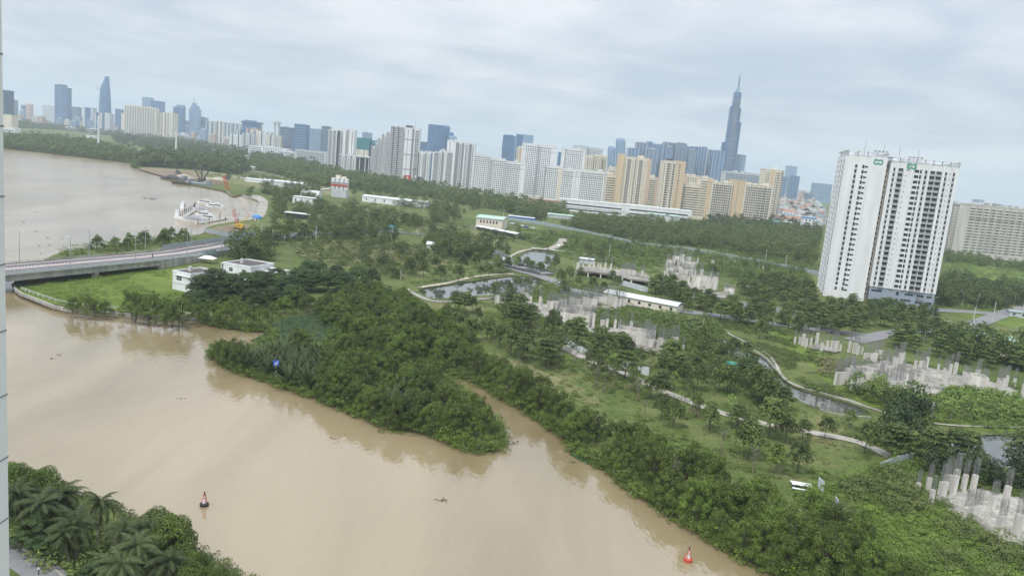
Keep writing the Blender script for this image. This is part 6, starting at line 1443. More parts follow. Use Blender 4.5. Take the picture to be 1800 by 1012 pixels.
for k in range(9): MB().bar((0, 0, -.5 + k * .62 if k else -1.2), (0, 0, -.5 + (k + 1) * .62), .09, n=8).build('post_segment', MT['white' if k % 2 else 'black'], e)
MB().box(-.75, .75, -.05, .02, 4.4, 5.9).build('board', MT['blue'], e)
g = MB(); [g.quad((x0, -.065, z0), (x0 + .22, -.065, z0), (x1 + .22, -.065, z1), (x1, -.065, z1)) for x0, z0, x1, z1 in ((-.55, 4.6, .3, 5.7), (-.5, 5.0, -.1, 5.3))]; g.quad((.1, -.08, 4.65), (.5, -.08, 5.1), (.38, -.08, 5.2), (0, -.08, 4.78)); g.build('sign_mark', MT['white'], e)
def debris(px, py, s, label, n=7):
    p = G(px, py, 0); rr = random.Random(px); g = MB()
    for k in range(n):
        a = rr.uniform(0, 6.28); q = Vector((rr.uniform(-s, s), rr.uniform(-s, s) * .5, .02)); g.bar(q, q + Vector((math.cos(a) * s * .8, math.sin(a) * s * .5, rr.uniform(.02, s * .35))), .06 * (1 + s * .3), .03, 5)
    o = g.build('driftwood', MT['wooddark']); o.location = (p.x, p.y, 0); tag(o, label, 'driftwood')
debris(892, 777, 1.6, 'tangle of branches in the water beyond the mangrove tip', 16); debris(906, 776, .5, 'small floating stick right of the branch tangle'); debris(777, 879, .9, 'dark floating twigs in the middle of the river', 9)
for i, (x, y) in enumerate(sorted([(62, 407), (40, 390), (111, 420), (70, 432), (90, 431), (84, 418), (312, 600), (92, 630), (103, 624), (588, 770), (1005, 812), (318, 700), (270, 350), (62, 372), (243, 337), (76, 446)])): debris(x, y, .7 if y > 450 else 1.1, 'small dark floating scrap on the river, %s from the left' % ordw(i + 1), 4)
debris(267, 350, 5, 'long dark floating log mass in the upper river', 12)
# ------------------------------------------------------------------ our own building's wall edge
a = at_h(5.2, 3.0); e = empty('tiled_wall', (a.x, a.y, 0), 0, 'white tiled wall edge of our own building at the left border', 'wall')
MB().box(-.6, 0, -5, 0, 0, 80).build('wall', MT['white'], e); g = MB()
for k in range(300): g.box(-.6, .0025, -5, .002, k * .27 + .1, k * .27 + .106)
g.build('tile_joints', MT['grey'], e)
p = G(68, 1010); e = empty('bollard_light', (p.x, p.y, LZ), 0, 'small glowing bollard lamp on the garden path in the lower left corner', 'lamp'); MB().bar((0, 0, 0), (0, 0, .8), .08, n=8).build('post', MT['dark'], e); MB().bar((0, 0, .8), (0, 0, 1.05), .12, n=8).build('lamp_head', MT['cream'], e)
# ------------------------------------------------------------------ trees and plants
for P, w in [([(960, 600), (1000, 617), (1035, 634), (1100, 657), (1150, 682), (1200, 702), (1270, 728), (1340, 745), (1400, 757), (1470, 768), (1520, 780), (1570, 806)], 5),
             ([(1500, 600), (1600, 580), (1680, 585), (1740, 560), (1800, 540)], 10), ([(1630, 545), (1700, 548), (1800, 556)], 10), ([(440, 424), (520, 412), (620, 408), (720, 408), (860, 436), (900, 470), (960, 488)], 14),
             ([(960, 440), (985, 432), (990, 420)], 9), ([(735, 506), (790, 498), (830, 487), (870, 483), (903, 482)], 4)]: road_excl(P, w)
W0 = [a.to_2d() for a in offs(near, -1)] + [a.to_2d() for a in offs(near, WB + 1)][::-1]; EXCL.append([tuple(q) for q in W0])
def excl_px(pl): EXCL.append(poly_world(pl))
excl_px([(1645, 866), (1700, 858), (1830, 870), (1900, 900), (1860, 990), (1790, 962), (1740, 948), (1712, 925), (1672, 905), (1630, 890), (1605, 878)])
excl_px([z4(*q) for q in [(360, 500), (480, 350), (640, 300), (880, 325), (1370, 425), (1800, 525), (1900, 640), (1540, 570), (1300, 530), (1230, 570), (1100, 640), (900, 600), (480, 530)]])
excl_px([z4(*q) for q in [(50, 210), (100, 180), (260, 180), (440, 250), (360, 275), (150, 245)]])
excl_px([z6(*q) for q in [(20, 160), (360, 150), (1200, 190), (1180, 240), (830, 250), (820, 340), (690, 395), (450, 300), (200, 245), (40, 215)]])
excl_px([z6(*q) for q in [(840, 360), (1100, 380), (1340, 440), (1480, 490), (1720, 590), (1500, 650), (1380, 620), (1050, 540), (860, 430)]])
excl_px([z7(*q) for q in [(40, 190), (250, 160), (560, 220), (760, 270), (860, 120), (1150, 110), (1120, 260), (1300, 300), (1440, 390), (1440, 490), (1300, 500), (1000, 400), (720, 340), (400, 290), (60, 240)]])
excl_px([(1058, 516), (1070, 510), (1192, 538), (1195, 548), (1150, 548), (1058, 532)])
excl_px([(298, 470), (365, 468), (372, 500), (340, 516), (296, 512)]); excl_px([(370, 462), (505, 458), (505, 488), (430, 502), (380, 492)])
excl_px([(800, 380), (845, 372), (890, 378), (910, 412), (895, 418), (830, 408)]); excl_px([(1684, 585), (1700, 575), (1780, 590), (1800, 606), (1800, 632), (1740, 626), (1690, 612)])
# the tower's footprint
tc_ = [Vector((a.x, a.y)) for a in [tw.matrix_basis @ Vector(q) for q in ((-3, -4, 0), (W * 0 + 62, -4, 0), (62, 46, 0), (-3, 46, 0))]]; EXCL.append([tuple(q) for q in tc_])
rng = np.random.default_rng(3)
for q in ([(565, 336), (640, 345), (650, 372), (560, 366)], [(625, 350), (760, 372), (755, 392), (620, 372)], [(505, 355), (550, 362), (545, 378), (500, 372)], [(490, 380), (540, 384), (540, 398), (485, 394)], [(425, 318), (500, 328), (500, 340), (425, 332)], [(955, 380), (1010, 386), (1010, 396), (950, 392)], [(440, 338), (480, 345), (480, 385), (440, 392)]): excl_px(q)
def grove(kind, pl, sp, s0, s1, label, group, keepp=1.0, excl=True, rows=False):
    P = sample(pl, sp, rng, excl=excl, keepp=keepp); P.sort(key=lambda q: proj((q[0], q[1], LZ))[0]); n = len(P)
    if rows:
        ring = [Vector(w) for w in wr]; cnt = {}; labs = []
        for q in P:
            v = Vector(q); dd = min((v - w).length for w in ring); r = min(9, int(dd / 6) + 1); cnt[r] = cnt.get(r, 0) + 1
            labs.append(label % (ordw(r), ordw(cnt[r])))
        for q, lb in zip(P, labs): T(kind, 0, 0, rng.uniform(s0, s1), lb, group, xy=q)
        return n
    for i, q in enumerate(P):
        k = kind if isinstance(kind, str) else kind[int(rng.integers(len(kind)))]
        T(k, 0, 0, rng.uniform(s0, s1), (label % ordw(i + 1)) if '%s' in label else label, group, xy=q)
    return n
NIPA = [(440, 655), (425, 645), (440, 628), (490, 618), (560, 620), (575, 650), (560, 695), (505, 682), (470, 668)]
nA = nB = 0
PEN = [(378, 630), (400, 627), (450, 620), (490, 606), (560, 612), (640, 628), (735, 670), (775, 694), (812, 722), (848, 757), (868, 782), (866, 789), (832, 788), (790, 772), (740, 756), (680, 748), (640, 731), (600, 714), (560, 698), (505, 680), (470, 666), (430, 653), (400, 637)]
EXCL.append(poly_world(NIPA))
nA = grove('mangrove', PEN, 5.3, .55, 1.02, 'peninsula mangrove, %s row from the water, %s from the left', 'mangroves of the river peninsula thicket', rows=True)
EXCL.pop()
for i, (x, y, s) in enumerate([(384, 634, .72), (400, 636, .8), (420, 646, .8), (412, 632, .7)]): T('mangrove', x, y, s, 'low mangrove at the pointed left end of the peninsula, %s from the left' % ordw([1, 2, 4, 3][i]), 'mangroves at the left tip')
EDGE_B = [(845, 676), (790, 652), (745, 646), (660, 625), (610, 600), (560, 545), (600, 530), (650, 520), (700, 528), (780, 585), (860, 650), (930, 690), (1000, 735), (1060, 765), (1085, 790), (1060, 815), (1012, 790), (1000, 768), (945, 733), (900, 704)]
nB = grove('mangrove', EDGE_B, 5.6, .6, 1.08, 'creek side mangrove, %s row from the water, %s from the left', 'mangroves along the creek', rows=True)
nC = grove('mangrove', [(1090, 845), (1065, 818), (1085, 790), (1130, 795), (1200, 828), (1290, 872), (1370, 905), (1450, 940), (1540, 985), (1620, 1040), (1560, 1080), (1420, 1018), (1310, 980), (1240, 940), (1180, 900)], 4.9, .55, 1.02, 'right bank mangrove, %s row from the water, %s from the left', 'mangroves of the right bank', rows=True)
print('mangroves', nA, nB, nC)
for i, (x, y) in enumerate([(700, 560), (760, 600), (640, 660), (920, 690), (1040, 775), (1180, 860), (1300, 905), (590, 560)]):
    T('bare', x, y, 1.05, 'nearly leafless tree standing up out of the mangroves, %s from the left' % ordw(sorted([700, 760, 640, 920, 1040, 1180, 1300, 590]).index(x) + 1), 'bare trees among the mangroves')
for i, (x, y, s) in enumerate([(128, 549, .62), (150, 552, .75), (168, 554, .7), (185, 554, .6), (236, 560, 1.05), (262, 563, 1.1), (290, 566, 1.0), (318, 567, 1.0), (302, 572, .85), (372, 564, .95), (395, 570, .9), (428, 573, .95), (458, 575, .9), (410, 558, .9), (350, 556, .6), (478, 562, .8), (500, 552, .9), (540, 550, .9), (520, 540, .9)]):
    T('mangrove', x, y, s, 'shore mangrove between the bridge and the reed inlet, %s from the left' % ordw(sorted([128, 150, 168, 185, 236, 262, 290, 318, 302, 372, 395, 428, 458, 410, 350, 478, 500, 540, 520]).index(x) + 1), 'shore mangroves by the river wall')
for i, q in enumerate(sorted(sample(NIPA, 4.3, rng, excl=False), key=lambda q: proj((q[0], q[1], 0))[0])): T('nipa', 0, 0, rng.uniform(.85, 1.15), 'dark feathery nipa palm behind the blue channel sign, %s from the left' % ordw(i + 1), 'nipa palms of the peninsula', xy=q, z=.6)
for i, (x, y) in enumerate([(690, 725), (705, 735), (700, 700), (660, 690)]): T('nipa', x, y, 1.15, 'pale arching nipa palm poking out of the mangroves, %s one' % ['front left', 'front right', 'rear right', 'rear left'][i], 'nipa palms among mangroves')
BXL = [(352, 532, 1.0), (378, 528, 1.15), (405, 530, 1.15), (432, 528, 1.1), (462, 529, 1.1), (490, 530, 1.05), (512, 527, 1.0), (526, 512, 1.0), (548, 511, 1.05), (576, 512, 1.05), (602, 511, .95), (628, 505, .9), (652, 500, .75), (541, 498, .95), (396, 516, .9), (456, 515, .95), (485, 512, .95), (561, 496, .9), (590, 497, .85), (516, 536, .9), (477, 540, .85), (440, 542, .85), (345, 545, .7)]
for i, (x, y, s) in enumerate(BXL): T('broad', x, y, s, 'broad dark rain tree right of the white houses, %s from the left' % ordw(sorted(b[0] for b in BXL).index(x) + 1), 'rain trees beside the white houses')
# lawn trees
def z3(x, y): return 1200 + x / 2.977, 520 + y / 2.977
def zz6(x, y): return 820 + x / 3.103, 580 + y / 3.103
LAWN = [('round', *zz6(1125, 535), .8), ('round', *zz6(1060, 492), .75), ('staked', *zz6(1230, 452), .9), ('staked', *zz6(1256, 480), .8), ('staked', *zz6(1318, 552), 1.0), ('round', *zz6(1535, 705), 1.15), ('round', *zz6(1645, 588), 1.2), ('bare', *zz6(1380, 672), 1.0), ('bare', *zz6(1560, 772), .9),
  ('light', *zz6(1680, 782), 1.15), ('staked', *zz6(795, 326), .95), ('round', *zz6(690, 222), .8), ('round', *zz6(765, 224), .85), ('light', *zz6(792, 250), 1.2), ('staked', *zz6(908, 287), .95), ('staked', *zz6(470, 190), 1.0), ('round', *zz6(1000, 375), .8), ('bare', *zz6(935, 392), .8), ('light', *zz6(1130, 322), .9), ('bare', *zz6(970, 470), .7),
  ('round', *zz6(1185, 292), .75), ('staked', *zz6(1330, 300), 1.0), ('round', *zz6(240, 140), 1.0), ('round', *zz6(330, 130), 1.0), ('light', *zz6(390, 166), .9), ('round', *zz6(270, 80), .9), ('staked', *zz6(500, 130), .9), ('round', *zz6(435, 108), .85), ('staked', *zz6(380, 105), .85), ('round', *zz6(1250, 240), .7), ('staked', *zz6(1190, 400), .8), ('staked', *zz6(1450, 465), .8),
  ('round', *z3(600, 925), .85), ('light', *z3(485, 925), 1.0), ('round', *z3(740, 752), .72), ('round', *z3(950, 826), .85), ('layered', *z3(1092, 852), .85), ('staked', *z3(1470, 640), .8), ('light', *z3(870, 694), 1.0), ('staked', *z3(45, 612), .9), ('staked', *z3(78, 636), .85), ('round', *z3(135, 705), .8),
  ('round', *z3(420, 585), 1.15), ('round', *z3(385, 560), 1.1), ('round', *z3(440, 540), 1.0), ('broad', *z3(335, 460), .75), ('round', *z3(230, 500), .95), ('round', *z3(260, 330), .85), ('round', *z3(230, 350), .85), ('coconut', *z3(390, 500), 1.0), ('round', *z3(360, 500), 1.0), ('layered', *z3(525, 590), .7), ('round', *z3(480, 560), .8),
  ('round', *z3(330, 320), .7), ('light', *z3(130, 235), .9), ('light', *z3(330, 230), .8), ('round', *z3(400, 225), .9), ('column', *z3(550, 175), 1.0), ('column', *zz6(420, 40), .9), ('layered', *z3(1170, 860), .8), ('layered', *z3(1290, 880), .95), ('layered', *z3(1400, 890), 1.0), ('layered', *z3(1490, 880), .9), ('round', *z3(1250, 800), .9),
  ('round', *z3(1120, 700), .8), ('bare', *z3(1180, 690), .9), ('staked', *z3(1080, 640), .9), ('round', *z3(1060, 600), .75), ('staked', *z3(1400, 650), .7), ('staked', *z3(1620, 640), .7), ('layered', *z3(1750, 900), .9), ('bare', *z3(1770, 860), .9), ('round', *zz6(20, 60), 1.0), ('round', *zz6(110, 60), 1.0), ('round', *zz6(180, 95), .9), ('staked', *zz6(600, 85), .8), ('staked', *zz6(650, 165), .7),
  ('staked', *z3(280, 780), .6), ('staked', *z3(320, 720), .8), ('round', *zz6(870, 160), .85), ('round', *zz6(930, 200), .8), ('staked', *zz6(1000, 210), .9), ('round', *zz6(1080, 250), .9), ('staked', *zz6(1440, 330), .9), ('round', *zz6(1130, 215), .9), ('round', *zz6(740, 130), 1.0), ('layered', *zz6(840, 145), .9)]
DN = dict(round='dark round-crowned', staked='thin young staked', bare='nearly leafless staked', light='small bright green', broad='broad dark', coconut='tall coconut', layered='spreading layered', column='narrow columnar')
LAWN.sort(key=lambda q: q[1])
for i, (k, x, y, s) in enumerate(LAWN): T(k, x, y, s * 1.12, '%s tree on the park lawn, %s from the left' % (DN[k], ordw(i + 1)), 'trees of the park lawn')
# pond side rows
PR = [(744, 488), (760, 492), (774, 494), (805, 497), (827, 496), (845, 490), (858, 488), (875, 482), (890, 478), (905, 474), (720, 484), (735, 476), (765, 474), (790, 476), (812, 474), (835, 470), (855, 468), (870, 462), (780, 462), (805, 458), (828, 455), (848, 452), (862, 455), (875, 448), (700, 480)]
for i, (x, y) in enumerate(sorted(PR)): T('round' if i % 4 else 'light', x, y, random.uniform(.9, 1.25), 'leafy tree on the promenade left of the ponds, %s from the left' % ordw(i + 1), 'promenade trees by the long pond')
PR2 = [(911, 470), (925, 476), (935, 478), (948, 480), (870, 526), (895, 520), (908, 515), (925, 513), (800, 545), (815, 550), (830, 548), (785, 560), (800, 580), (812, 585), (838, 568), (950, 480), (962, 470), (975, 475), (985, 500), (1000, 495), (1015, 505), (990, 515), (1040, 512), (1060, 515), (1075, 500), (1085, 508), (1020, 490)]
for i, (x, y) in enumerate(sorted(PR2)): T(['round', 'layered', 'round'][i % 3], x, y, random.uniform(.7, 1.1), 'tree around the small road bridge and ponds, %s from the left' % ordw(i + 1), 'trees around the ponds')
# belts of individual trees
nb = 0
nb += grove('layered', [(1425, 545), (1560, 545), (1640, 560), (1660, 585), (1800, 625), (1800, 660), (1660, 640), (1560, 610), (1470, 590), (1400, 565)], 9.5, .75, 1.05, 'spreading layered tree in the avenue below the white twin tower, %s from the left', 'avenue trees below the white tower')
nb += grove(['layered', 'round'], [(1140, 520), (1200, 530), (1300, 545), (1400, 560), (1480, 585), (1440, 592), (1300, 575), (1220, 556), (1150, 540)], 8.5, .75, 1.05, 'avenue tree between the ruins and the winding canal, %s from the left', 'avenue trees by the ruins')
nb += grove(['round', 'layered'], [(1300, 505), (1360, 500), (1430, 520), (1440, 545), (1360, 540), (1300, 525)], 8, .8, 1.1, 'dense park tree left of the white tower base, %s from the left', 'trees left of the tower base')
nb += grove(['round', 'layered'], [(1140, 500), (1175, 505), (1250, 535), (1230, 545), (1180, 528), (1140, 518)], 7.5, .8, 1.0, 'tree in front of the upper ruin and above the warehouse, %s from the left', 'trees in front of the upper ruin')
nb += grove('mangrove', [(115, 442), (150, 440), (220, 433), (255, 424), (330, 414), (345, 420), (300, 430), (200, 440), (120, 446)], 9, .6, .85, 'bushy shore tree behind the bridge, %s from the left', 'shore trees behind the bridge')
nb += grove(['round', 'staked', 'staked', 'layered', 'bare'], [(860, 600), (960, 600), (1100, 660), (1260, 720), (1420, 760), (1400, 790), (1200, 740), (1050, 690), (900, 640)], 6.5, .75, 1.05, 'slender park tree along the pale path, %s from the left', 'slender trees along the park path', keepp=.5)
nb += grove(['round', 'layered', 'round'], [(890, 545), (960, 575), (1060, 610), (1200, 650), (1270, 690), (1240, 700), (1100, 645), (980, 600), (880, 570)], 6.0, .8, 1.2, 'leafy park tree between the left ruin and the pale path, %s from the left', 'leafy trees between ruin and path', keepp=.58)
print('trees individually', ntree, nb)
# left near bank
FG = [('near', 30, 905, .95), ('near', 75, 885, .8), ('near', 95, 910, .75), ('near', 20, 870, .7), ('coconut', 110, 925, .95), ('coconut', 75, 945, .9), ('neardark', 60, 962, .85), ('coconut', 140, 985, .95), ('coconut', 175, 955, .95), ('coconut', 215, 985, 1.0), ('near', 300, 990, .95), ('near', 275, 965, .85), ('coconut', 235, 1020, .95),
      ('near', 340, 1030, .6), ('near', 385, 1050, .55), ('neardark', 170, 1025, .6), ('coconut', 290, 1050, 1.0), ('coconut', 200, 1050, .9), ('near', 330, 1050, .7), ('coconut', 255, 980, .85), ('near', 410, 1070, .6), ('coconut', 120, 1000, .8), ('neardark', 100, 975, .7), ('nipa', 350, 1020, .6), ('coconut', 40, 925, .85)]
FG.sort(key=lambda q: q[1]); FN = dict(near='leafy green waterside tree', coconut='coconut palm with drooping fronds', neardark='dark glossy broadleaf tree', nipa='low feathery palm')
for i, (k, x, y, s) in enumerate(FG): T(k, x, y, s, '%s on the near left bank, %s from the left' % (FN[k], ordw(i + 1)), 'plants of the near left bank')
# ------------------------------------------------------------------ masses
def wood(pl, sp, s0, s1, label, m='leaf_far', t=FT, keepp=1.0, name='woodland', flat=1.0):
    P = sample(pl, sp, rng, keepp=keepp)
    if not P: return
    S = rng.uniform(s0, s1, len(P)); scatter(name, P, S, t, MT[m], rng, flat, label); print(name, len(P))
wood([(-200, 236), (0, 250), (60, 246), (120, 250), (180, 260), (240, 276), (236, 286), (171, 279), (80, 268), (0, 261), (-100, 251)], 9, 8, 13, 'dark green woodland along the far river bank')
wood([(-200, 205), (25, 214), (100, 217), (180, 224), (230, 236), (300, 246), (400, 262), (560, 285), (560, 292), (430, 272), (300, 254), (200, 240), (120, 230), (25, 225), (-100, 216)], 19, 8, 14, 'hazy woodland belt in front of the far city', t=FT0, keepp=.75)
wood([(200, 240), (300, 254), (430, 272), (560, 292), (560, 300), (430, 284), (300, 268), (200, 252)], 18, 9, 14, 'open woodland with fields across the river', t=FT, keepp=.45)
wood([(240, 288), (262, 280), (300, 280), (400, 288), (440, 298), (420, 308), (330, 297), (245, 293)], 10, 10, 16, 'tree belt behind the quarry bank')
wood([(450, 300), (440, 280), (460, 276), (580, 302), (700, 325), (860, 350), (1000, 377), (990, 388), (900, 376), (800, 356), (700, 342), (600, 332), (560, 326), (500, 312)], 11, 7, 12, 'woodland belt below the patterned apartment estate', keepp=.85)
wood([(425, 345), (480, 335), (620, 348), (700, 360), (820, 378), (830, 390), (740, 402), (640, 402), (560, 406), (480, 404), (462, 380), (440, 350)], 9, 4, 9, 'park woodland beyond the scrub field', t=FT2, m='leaf_far', keepp=.65)
wood([(470, 440), (500, 425), (640, 420), (700, 424), (640, 412), (500, 420), (470, 425), (420, 445), (380, 460), (420, 475), (500, 478), (520, 470), (480, 455)], 7, 7, 10, 'bushes beside the road behind the white houses', t=FT2, m='leaf_park', keepp=.6)
wood([(740, 425), (800, 420), (870, 440), (885, 455), (800, 455), (760, 445)], 6.5, 5, 8, 'trees between the two scrub fields', t=FT2, m='leaf_park')
wood([(890, 372), (1000, 388), (1130, 396), (1280, 408), (1380, 408), (1440, 420), (1430, 470), (1360, 456), (1240, 436), (1130, 425), (1060, 412), (960, 392)], 7.6, 4, 10, 'dense avenue woodland behind the long grey fence', t=FT2, keepp=.7)
wood([(890, 372), (1000, 388), (1130, 396), (1280, 408), (1380, 408), (1440, 420), (1430, 470), (1360, 456), (1240, 436), (1130, 425), (1060, 412), (960, 392)], 8.5, 3.5, 8, 'lighter trees mixed into the avenue woodland', t=FT2, m='leaf_weed', keepp=.4)
wood([(1240, 395), (1300, 385), (1380, 395), (1440, 405), (1440, 420), (1300, 408)], 12, 7, 11, 'trees at the foot of the ochre estate')
wood([(985, 385), (1100, 392), (1200, 396), (1240, 392), (1240, 400), (1100, 400), (980, 392)], 13, 5, 9, 'trees in front of the long white school')
wood([(1640, 520), (1650, 500), (1700, 505), (1800, 520), (1900, 540), (1900, 575), (1800, 545), (1700, 540), (1640, 540)], 9, 6, 9.5, 'avenue trees right of the white tower', t=FT2, m='leaf_layer')
wood([(1650, 452), (1680, 452), (1800, 472), (1900, 485), (1900, 492), (1750, 472), (1650, 460)], 11, 5, 8, 'tree belt in front of the huge beige slab', t=FT2)
wood([(1660, 625), (1800, 650), (1900, 670), (1900, 640), (1800, 628), (1700, 612), (1660, 610)], 7, 8, 11, 'dense dark trees behind the middle right site', t=FT2, m='leaf_layer')
wood([(1560, 660), (1470, 690), (1560, 715), (1640, 730), (1640, 715), (1560, 700)], 4.5, 3.5, 6, 'bushes below the middle right site', t=FT2, m='leaf_weed', keepp=.7)
wood([(1520, 735), (1560, 728), (1640, 745), (1640, 790), (1600, 800), (1540, 780)], 5.5, 5, 8, 'thick trees beside the right pond', t=FT2, m='leaf_dark', keepp=.8)
wood([(1700, 828), (1760, 838), (1860, 850), (1860, 880), (1760, 868), (1680, 845), (1600, 835)], 4.5, 4, 7, 'dark shrubs behind the lower right columns', t=FT2, m='leaf_dark', keepp=.9)
wood([(1180, 640), (1260, 600), (1340, 680), (1400, 700), (1360, 720), (1260, 690)], 7, 5, 8, 'trees between the park path and the canal', t=FT2, m='leaf_park', keepp=.35)
wood([(440, 400), (560, 408), (700, 410), (880, 400), (900, 440), (880, 460), (700, 500), (600, 480), (500, 440)], 16, 4, 8, 'single trees dotted over the scrub fields', t=FT2, m='leaf_park', keepp=.45)
wood([(430, 325), (520, 335), (640, 350), (760, 372), (820, 380), (860, 360), (700, 345), (560, 325), (440, 312)], 18, 4, 8, 'single trees between the sheds', t=FT2, m='leaf_far', keepp=.5)
wood([(900, 405), (1040, 420), (1200, 445), (1420, 480), (1420, 510), (1300, 500), (1150, 480), (1000, 450), (900, 430)], 15, 3, 6.5, 'single trees around the upper ruin', t=FT2, m='leaf_park', keepp=.5)
# shrubs and weeds
def pn(x, y): return math.sin(x * .11 + 1.3 * math.sin(y * .07)) * math.cos(y * .13 + math.sin(x * .05)) + .5 * math.sin(x * .31 + y * .23) + .3 * math.cos(x * .57 - y * .41)
def weeds(pl, sp, s0, s1, label, m='leaf_weed', keepp=.8, flat=.7, name='undergrowth', excl=True, t=None, patch=None):
    P = sample(pl, sp, rng, keepp=keepp, excl=excl)
    if patch is not None: P = [q for q in P if pn(*q) > patch]
    if P: scatter(name, P, rng.uniform(s0, s1, len(P)), t or WT, MT[m], rng, flat, label); print(name, len(P))
def shore(r0, r1, step, s0, s1, label, m='leaf_weed'):
    pts_ = [G(x, y, 0).xy for x, y in RIVER[r0:r1 + 1]]; P = []
    for a, b in zip(pts_[:-1], pts_[1:]):
        L = (b - a).length; nrm = Vector((-(b - a).y, (b - a).x)).normalized()
        for k in range(int(L / step) + 1):
            q = a + (b - a) * ((k + rng.uniform(0, 1)) * step / max(L, .01)); sgn = -1 if pip(wr, (q - nrm * 1.5).x, (q - nrm * 1.5).y) else 1
            q = q - nrm * sgn * rng.uniform(-.9, 1.2) * -1; P.append((q.x, q.y))
    scatter('shoreline_shrubs', P, rng.uniform(s0, s1, len(P)), WT2, MT[m], rng, .8, label, zb=-.35)
i0 = RIVER.index((345, 563)); i1 = RIVER.index((1760, 1230)); shore(i0, i1, .55, 1.6, 3.4, 'low mangrove shrubs overhanging the water along the near shore', 'leaf_mangrove')
i0 = RIVER.index((330, 418)); i1 = RIVER.index((105, 447)); shore(i0, i1, 1.2, 2, 4, 'low plants along the shore behind the bridge')
i0 = RIVER.index((3, 261)); i1 = RIVER.index((237, 296)); shore(i0, i1, 2.5, 5, 8, 'low trees overhanging the far river bank', 'leaf_far')
i0 = RIVER.index((900, 1600)); i1 = RIVER.index((-200, 785)); shore(i0, i1, .5, 1.2, 2.6, 'low shrubs on the near left shore', 'leaf_far')
weeds([(1400, 860), (1480, 850), (1560, 825), (1610, 870), (1640, 895), (1700, 930), (1760, 965), (1900, 1000), (1900, 1110), (1700, 1090), (1600, 1030), (1540, 985), (1450, 935)], 1.25, 1.6, 3.2, 'bright green creeper tangle in the lower right corner', 'leaf_creeper', keepp=.8, flat=.5, t=WT2)
weeds([(1400, 860), (1480, 850), (1560, 825), (1610, 870), (1640, 895), (1700, 930), (1760, 965), (1900, 1000), (1900, 1110), (1700, 1090), (1600, 1030), (1540, 985), (1450, 935)], 1.8, 2.4, 5.0, 'taller darker shrubs standing in the creeper tangle', 'leaf_far', keepp=.8, flat=.6, t=WT2, patch=.45)
weeds([(1400, 860), (1480, 850), (1560, 825), (1610, 870), (1640, 895), (1700, 930), (1760, 965), (1900, 1000), (1900, 1110), (1700, 1090), (1600, 1030), (1540, 985), (1450, 935)], 1.8, 1.6, 3.2, 'straw tinted weeds in the creeper tangle', 'leaf_dry', keepp=.5, flat=.6, t=WT2, patch=.6)
weeds([(1560, 800), (1640, 800), (1760, 838), (1700, 860), (1620, 870), (1570, 830)], 1.6, 1.8, 3.4, 'scrubby bushes behind the lower right columns', 'leaf_weed', t=WT2)
weeds([(510, 430), (640, 418), (760, 440), (790, 455), (750, 475), (700, 488), (600, 470), (530, 455)], 3.6, 2.0, 4.0, 'mixed scrub in the left field', 'leaf_weed', .6)
weeds([(540, 435), (640, 425), (740, 445), (700, 470), (600, 460)], 4.5, 1.6, 3.2, 'dry straw coloured scrub in the left field', 'leaf_dry', .5)
weeds([(690, 398), (760, 390), (860, 398), (900, 418), (880, 430), (780, 425), (720, 415)], 5, 2.5, 4.5, 'grey green scrub in the far field', 'leaf_weed', .5)
weeds([(720, 402), (800, 400), (850, 412), (780, 418)], 5, 2, 3.5, 'dry scrub in the far field', 'leaf_dry', .5)
weeds([(900, 415), (1000, 412), (1120, 432), (1300, 455), (1420, 480), (1430, 510), (1300, 490), (1200, 470), (1060, 470), (1000, 450)], 4.2, 2.2, 5.0, 'patchy bushes around the upper ruin', 'leaf_weed', .6)
weeds([(1000, 560), (1240, 560), (1300, 610), (1200, 640), (1080, 580)], 2.4, 1.8, 3.8, 'tall weeds between the ruins and the round basin', 'leaf_weed', .85)
weeds([(870, 520), (960, 500), (1060, 505), (1150, 545), (1200, 545), (1180, 565), (1020, 555), (880, 560)], 3, 1.8, 3.4, 'weeds around the left ruin', 'leaf_weed', .6)
weeds([(1380, 590), (1480, 640), (1500, 700), (1620, 735), (1700, 755), (1850, 760), (1850, 720), (1700, 710), (1480, 660), (1400, 610)], 2.4, 1.5, 3.2, 'weeds around the middle right site', 'leaf_weed', .6)
weeds([(1440, 630), (1500, 640), (1490, 665), (1440, 660)], 1.8, 1.8, 2.8, 'dry reeds beside the canal bank', 'leaf_dry', .8)
weeds([(1570, 690), (1700, 695), (1850, 720), (1850, 745), (1700, 735), (1600, 715)], 2.2, 2.2, 4.2, 'green bushes below the right slab', 'leaf_weed', .75)
weeds([(190, 505), (250, 480), (330, 462), (300, 458), (220, 470), (120, 488), (60, 505), (110, 532), (200, 540), (230, 520)], 2.2, 1.0, 2.4, 'weeds on the meadow beside the bridge', 'leaf_creeper', .7, t=WT2, flat=.45)
weeds([(105, 446), (200, 438), (330, 420), (360, 418), (300, 432), (200, 446), (110, 455)], 3.4, 1.5, 3.0, 'low green shore plants behind the bridge', 'leaf_weed', .8)
weeds([(640, 345), (760, 375), (740, 392), (640, 372), (560, 350)], 9, 4, 7, 'bright shrubs in front of the batching plant', 'leaf_weed', .6)
weeds([(700, 480), (1010, 720), (1060, 760), (1480, 880), (1620, 800), (1270, 640), (960, 560), (800, 520)], 2.6, .5, 1.5, 'scattered tufts on the park lawn', 'leaf_weed', .4)
weeds([(700, 480), (1010, 720), (1060, 760), (1480, 880), (1620, 800), (1270, 640), (960, 560), (800, 520)], 1.7, .7, 2.0, 'rough grass patches on the park lawn', 'leaf_weed', .9, patch=.35, flat=.5)
weeds([(1240, 560), (1400, 570), (1480, 640), (1500, 700), (1440, 700), (1340, 620), (1280, 590)], 1.7, .8, 2.4, 'rough grass beside the winding canal', 'leaf_weed', .9, patch=.0, flat=.55)
